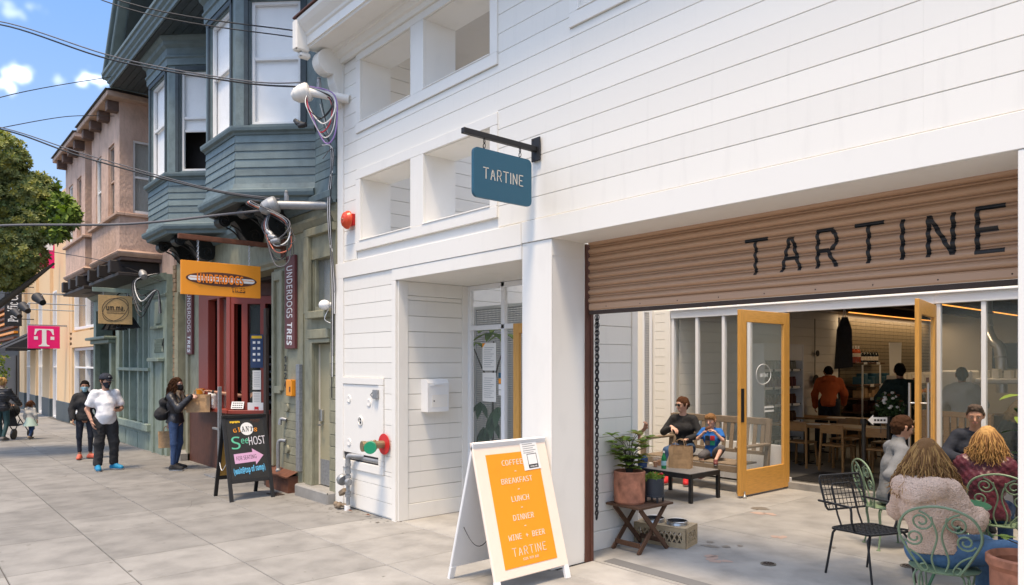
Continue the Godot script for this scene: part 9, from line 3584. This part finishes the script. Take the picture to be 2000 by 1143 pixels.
	for sx: float in [-0.22, 0.22]:
		mb.tube(PV([Vector3(sx, 1.02, -0.35), Vector3(sx, 0.55, 0.0), Vector3(sx, 0.12, 0.4)]), 0.014, -1, 6)
		mb.tube(PV([Vector3(sx, 0.55, 0.0), Vector3(sx, 0.12, -0.3)]), 0.014, -1, 6)
	part("frame", mb, M.iron, pc)
	mb = MB.new()
	mb.quad(Vector3(-0.2, 0.4, 0.25), Vector3(0.2, 0.4, 0.25), Vector3(0.2, 0.35, -0.05), Vector3(-0.2, 0.35, -0.05))
	mb.quad(Vector3(-0.2, 0.35, -0.05), Vector3(0.2, 0.35, -0.05), Vector3(0.2, 0.85, -0.25), Vector3(-0.2, 0.85, -0.25))
	mb.ball(Vector3(0, 0.8, -0.08), Vector3(0.23, 0.22, 0.26), 12)
	part("seat", mb, M.cloth_black, pc)
	for e: Array in [[-0.24, 0.4], [0.24, 0.4], [-0.24, -0.3], [0.24, -0.3]]:
		mb = MB.new()
		mb.lathe(P2([0.02, -0.02, 0.12, -0.02, 0.12, 0.02, 0.02, 0.02]), 14, Transform3D(Basis(Vector3(0, 0, 1), PI / 2), Vector3(e[0], 0.12, e[1])))
		part("wheel", mb, M.black_plastic, pc)
	# woman on the bench
	J = sit_pose()
	J.pel = Vector3(0, 0.56, 0.0); J.chest = Vector3(0, 0.86, 0.05); J.neck = Vector3(0, 1.08, 0.08); J.head = Vector3(0, 1.25, 0.13)
	J.shL = Vector3(0.18, 1.03, 0.07); J.shR = Vector3(-0.18, 1.03, 0.07)
	J.elR = Vector3(-0.30, 0.80, 0.16); J.wrR = Vector3(-0.10, 0.90, 0.38); J.hdR = Vector3(0.8, -0.4, 0.5); J.palmR = Vector3(0, -1, 0.3); J.curlR = 0.5; J.thumbR = Vector3(0, -0.3, 1)
	J.elL = Vector3(0.29, 0.78, 0.12); J.wrL = Vector3(0.14, 0.72, 0.34); J.hdL = Vector3(-0.5, -0.2, 0.8)
	J.knL = Vector3(0.17, 0.53, 0.46); J.knR = Vector3(-0.17, 0.53, 0.46); J.anL = Vector3(0.14, 0.10, 0.46); J.anR = Vector3(-0.14, 0.10, 0.46)
	J.toeL = Vector3(0.17, 0.04, 0.6); J.toeR = Vector3(-0.17, 0.04, 0.6)
	J.face = Vector3(-0.6, -0.08, 0.8)
	figure("woman in black top, sunglasses and red shoes sitting on the garden bench", Vector3(-7.33, 0, -5.42), 22, J, {"skin": M.skin_fair, "hair": M.hair_chestnut, "style": "tied", "shades": true, "hcell": 0.0075, "top": {"mat": M.cloth_black, "r": 0.012, "hem": 0.05, "fold": 0.014, "name": "top", "bust": true}, "legs": {"mat": M.denim, "r": 0.008, "fold": 0.012}, "shoe": M.sneaker_red, "sole": M.cream}, 1.03)
	# boy
	J = sit_pose()
	J.anL = Vector3(0.12, 0.22, 0.5); J.toeL = Vector3(0.13, 0.14, 0.64); J.knL = Vector3(0.12, 0.53, 0.45)
	J.knR = Vector3(-0.10, 0.53, 0.45); J.anR = Vector3(-0.10, 0.12, 0.42); J.toeR = Vector3(-0.11, 0.06, 0.57)
	J.knL = Vector3(0.30, 0.70, 0.36); J.anL = Vector3(0.22, 0.46, 0.55); J.toeL = Vector3(0.25, 0.40, 0.68)
	J.elR = Vector3(-0.27, 0.86, 0.14); J.wrR = Vector3(-0.09, 1.03, 0.24); J.hdR = Vector3(0.8, 0.5, 0.3); J.curlR = 0.7; J.palmR = Vector3(0, 0, 1)
	J.elL = Vector3(0.27, 0.86, 0.14); J.wrL = Vector3(0.11, 1.05, 0.24); J.hdL = Vector3(-0.8, 0.5, 0.3); J.curlL = 0.7; J.palmL = Vector3(0, 0, 1)
	J.head = Vector3(0, 1.26, 0.06); J.face = Vector3(-0.25, -0.15, 1); J.hup = Vector3(-0.12, 1, 0)
	o = figure("boy with tousled sandy hair in a blue T-shirt eating a pastry on the garden bench", Vector3(-6.75, 0.12, -5.36), 20, J, {"skin": M.skin_fair, "hair": M.hair_sandy, "style": "fringe", "head": 1.2, "top": {"mat": M.blue_tee, "r": 0.022, "sleeve": 0.42, "hem": 0.08, "cell": 0.02, "name": "shirt"}, "legs": {"mat": M.shorts_grey, "r": 0.03, "len": 0.5}, "shoe": M.maroon}, 0.74)
	for k in 4:
		mb = MB.new()
		mb.box(Vector3(-0.055 + 0.11 * (k % 2), 0.89 - 0.11 * (k / 2), 0.152), Vector3(0.10, 0.10, 0.004), Basis(Vector3.RIGHT, -0.1))
		part("shirt_print", mb, [M.black_plastic, M.red_paint, M.bench_wood, M.green_cap][k], o)
	var ps := thing("pastry", "golden croissant piece held at the boy's mouth", "pastry")
	ps.transform = o.transform * Transform3D(Basis(), Vector3(-0.01, 1.11, 0.27))
	mb = MB.new()
	mb.ball(Vector3.ZERO, Vector3(0.08, 0.045, 0.05), 10, Basis(Vector3(0, 0, 1), 0.5))
	part("crust", mb, M.corten, ps)
	# half-hidden person left of the table
	J = sit_pose()
	J.elR = Vector3(-0.27, 0.82, 0.1); J.wrR = Vector3(-0.2, 1.0, 0.33); J.hdR = Vector3(0.2, 0.6, 0.6); J.curlR = 0.8
	J.elL = Vector3(0.29, 0.82, 0.12); J.wrL = Vector3(0.22, 1.0, 0.38); J.hdL = Vector3(-0.1, 0.8, 0.5); J.curlL = 0.8; J.palmL = Vector3(0, 0, 1)
	figure("person in dark blue jeans mostly hidden by the side wall and the leafy pot", Vector3(-7.38, 0, -3.75), 82, J, {"skin": M.skin, "noface": true, "top": {"mat": M.navy, "r": 0.015, "sleeve": 0.42, "name": "top"}, "legs": {"mat": M.denim_dark, "r": 0.018}, "shoe": M.cloth_black, "cell": 0.024}, 1.0)
	var st := thing("stool", "low stool under the half-hidden person in jeans", "stool", Vector3(-7.4, 0, -3.75))
	mb = MB.new()
	mb.bx(-0.2, 0.2, 0.40, 0.45, -0.2, 0.2, 0.01)
	for e: Array in [[-0.17, -0.17], [0.17, -0.17], [-0.17, 0.17], [0.17, 0.17]]: mb.bx(e[0] - 0.02, e[0] + 0.02, 0, 0.40, e[1] - 0.02, e[1] + 0.02)
	part("seat", mb, M.teak, st)
	# ---- shoppers inside ----
	J = stand_pose()
	J.chest = Vector3(0.0, 1.22, 0.14); J.neck = Vector3(0, 1.40, 0.27); J.head = Vector3(0.02, 1.52, 0.40); J.shL = Vector3(0.19, 1.36, 0.22); J.shR = Vector3(-0.19, 1.36, 0.22); J.face = Vector3(0.3, -0.5, 1)
	J.elL = Vector3(0.27, 1.08, 0.25); J.wrL = Vector3(0.27, 0.84, 0.34); J.elR = Vector3(-0.28, 1.1, 0.2); J.wrR = Vector3(-0.27, 0.9, 0.36)
	figure("man in a burnt orange hooded sweater bending towards the shelf inside the shop", Vector3(-7.4, 0.1, -10.85), rad_to_deg(atan2(-0.4, -0.9)), J, {"skin": M.skin_tan, "hair": M.hair_black, "noface": true, "cell": 0.026, "lcell": 0.024, "top": {"mat": M.orange_hoodie, "r": 0.026, "hem": 0.13, "cell": 0.022, "fold": 0.02, "name": "hooded_sweater", "extra": [[Vector3(-0.08, 1.40, 0.14), Vector3(0.08, 1.40, 0.14), 0.07, 0.07]]}, "legs": {"mat": M.navy, "r": 0.03}, "shoe": M.cloth_black}, 1.1)
	J = stand_pose()
	J.elL = Vector3(0.30, 1.14, 0.08); J.wrL = Vector3(0.16, 1.06, 0.28); J.elR = Vector3(-0.30, 1.14, 0.08); J.wrR = Vector3(-0.16, 1.06, 0.28)
	figure("man with dark hair in a dark green sweater seen from behind at the pastry counter", Vector3(-5.3, 0.1, -9.2), rad_to_deg(atan2(-0.5, -0.85)), J, {"skin": M.skin_tan, "hair": M.hair_black, "noface": true, "cell": 0.026, "lcell": 0.024, "top": {"mat": M.dark_green_knit, "r": 0.04, "hem": 0.06, "cell": 0.022, "name": "sweater"}, "legs": {"mat": M.cloth_black, "r": 0.02}, "shoe": M.cloth_black, "wide": 1.2}, 1.08)
	figure("person in a pale grey hooded coat seen from behind through the right pane", Vector3(-4.2, 0.1, -8.9), rad_to_deg(atan2(-0.4, -0.9)), J, {"skin": M.skin_tan, "hair": M.hair_black, "noface": true, "cell": 0.026, "lcell": 0.024, "top": {"mat": M.sweater_white, "r": 0.04, "hem": 0.16, "cell": 0.022, "fold": 0.02, "name": "coat", "extra": [[Vector3(-0.09, 1.44, -0.11), Vector3(0.09, 1.44, -0.11), 0.085, 0.085], [Vector3(0, 1.34, -0.13), Vector3(0, 1.28, -0.12), 0.08, 0.06]]}, "legs": {"mat": M.cloth_black, "r": 0.02}, "shoe": M.cloth_black}, 1.04)
	J = sit_pose()
	figure("person with fair hair seated inside behind the fig leaves", Vector3(-2.95, 0.1, -7.2), rad_to_deg(atan2(-0.4, -0.9)), J, {"skin": M.skin_fair, "hair": M.hair_blonde, "style": "bob", "hair_y": 1.12, "noface": true, "cell": 0.026, "no_legs": true, "top": {"mat": M.cloth_black, "r": 0.03, "cell": 0.022, "name": "coat"}}, 1.0)
	# ---- the tables in front ----
	J = sit_pose()
	J.chest = Vector3(0, 0.86, 0.04); J.neck = Vector3(0, 1.10, 0.06); J.head = Vector3(0.0, 1.265, 0.11); J.shL = Vector3(0.19, 1.05, 0.05); J.shR = Vector3(-0.19, 1.05, 0.05)
	J.elR = Vector3(-0.32, 0.80, -0.12); J.wrR = Vector3(-0.2, 0.67, 0.08); J.elL = Vector3(0.26, 0.8, 0.2); J.wrL = Vector3(0.12, 0.74, 0.38)
	J.face = Vector3(0.25, -0.22, 1)
	figure("man with short dark hair in a grey wool coat seated in profile", Vector3(-3.2, 0, -3.42), rad_to_deg(atan2(0.72, -0.6)), J, {"skin": M.skin, "hair": M.hair_brown, "hcell": 0.0075, "top": {"mat": M.grey_wool, "r": 0.018, "hem": 0.10, "collar": 0.055, "fold": 0.018, "name": "coat"}, "legs": {"mat": M.cloth_black, "r": 0.02}, "shoe": M.cloth_black, "wide": 1.0}, 1.02)
	# woman in fleece
	J = sit_pose()
	J.pel = Vector3(0, 0.565, 0.02); J.chest = Vector3(0.03, 0.86, 0.0); J.neck = Vector3(0.05, 1.08, 0.03); J.head = Vector3(0.09, 1.25, 0.09)
	J.shL = Vector3(0.23, 1.02, 0.03); J.shR = Vector3(-0.13, 1.03, 0.0)
	J.elR = Vector3(-0.25, 0.80, 0.08); J.wrR = Vector3(-0.17, 0.80, 0.34); J.hdR = Vector3(0.2, 0.3, 1); J.curlR = 0.9; J.thumbR = Vector3(0.4, 1, 0)
	J.elL = Vector3(0.34, 0.78, 0.15); J.wrL = Vector3(0.22, 0.76, 0.40)
	J.knL = Vector3(-0.16, 0.56, 0.44); J.anL = Vector3(-0.22, 0.12, 0.36); J.toeL = Vector3(-0.32, 0.05, 0.46)
	J.knR = Vector3(-0.44, 0.60, 0.26); J.anR = Vector3(-0.60, 0.28, 0.42); J.toeR = Vector3(-0.72, 0.22, 0.5)
	J.face = Vector3(0.3, -0.15, 1)
	o = figure("woman with long wavy hair in a beige fleece jacket, her back to us", Vector3(-2.06, 0, -1.27), rad_to_deg(atan2(0.12, -0.95)), J, {"skin": M.skin_fair, "hair": M.hair_sandy, "hair2": M.hair_blonde, "style": "long", "hair_y": 0.98, "spread": 0.11, "noface": true, "handcell": 0.006, "top": {"mat": M.fleece, "r": 0.034, "hem": 0.03, "cell": 0.0125, "fold": 0.02, "fuzz": 0.009, "name": "fleece_jacket", "extra": [[Vector3(-0.08, 1.04, -0.10), Vector3(0.18, 1.03, -0.08), 0.085, 0.085, 0.05], [Vector3(0.05, 0.96, -0.13), Vector3(0.05, 0.90, -0.12), 0.10, 0.07, 0.05]]}, "legs": {"mat": M.denim_light, "r": 0.022, "fold": 0.016}, "shoe": M.sweater_white, "wide": 1.1}, 1.01)
	# burgundy quilted jacket
	J = sit_pose()
	J.chest = Vector3(0, 0.86, 0.03); J.neck = Vector3(0, 1.08, 0.05); J.head = Vector3(-0.01, 1.25, 0.08); J.shL = Vector3(0.19, 1.02, 0.04); J.shR = Vector3(-0.19, 1.02, 0.04)
	J.elL = Vector3(0.31, 0.80, 0.12); J.wrL = Vector3(0.18, 0.76, 0.36); J.elR = Vector3(-0.31, 0.80, 0.12); J.wrR = Vector3(-0.18, 0.76, 0.36)
	figure("woman with golden bobbed hair in a quilted burgundy jacket", Vector3(-2.28, 0, -3.30), rad_to_deg(atan2(-0.15, -0.98)), J, {"skin": M.skin_fair, "hair": M.hair_blonde, "hair2": M.hair_sandy, "style": "bob", "hair_y": 1.07, "noface": true, "top": {"mat": M.burgundy, "r": 0.038, "hem": 0.08, "cell": 0.015, "fold": 0.016, "quilt": 42.0, "collar": 0.03, "name": "quilted_jacket"}, "legs": {"mat": M.denim, "r": 0.02}, "shoe": M.cloth_black, "wide": 1.15}, 0.99)
	# smiling man
	J = sit_pose()
	J.elL = Vector3(0.3, 0.8, 0.12); J.wrL = Vector3(0.1, 0.76, 0.34); J.elR = Vector3(-0.3, 0.8, 0.12); J.wrR = Vector3(-0.1, 0.76, 0.34)
	J.face = Vector3(-0.05, -0.2, 1); J.head = Vector3(0, 1.25, 0.06)
	figure("smiling man with swept-back grey-brown hair in a dark navy sweater facing us", Vector3(-2.98, 0, -5.4), rad_to_deg(atan2(0.3, 0.95)), J, {"skin": M.skin, "hair": M.hair_grey, "style": "quiff", "hcell": 0.0075, "top": {"mat": M.navy, "r": 0.024, "hem": 0.08, "name": "sweater"}, "legs": {"mat": M.denim_dark, "r": 0.02}, "shoe": M.cloth_black, "wide": 1.15}, 1.07)
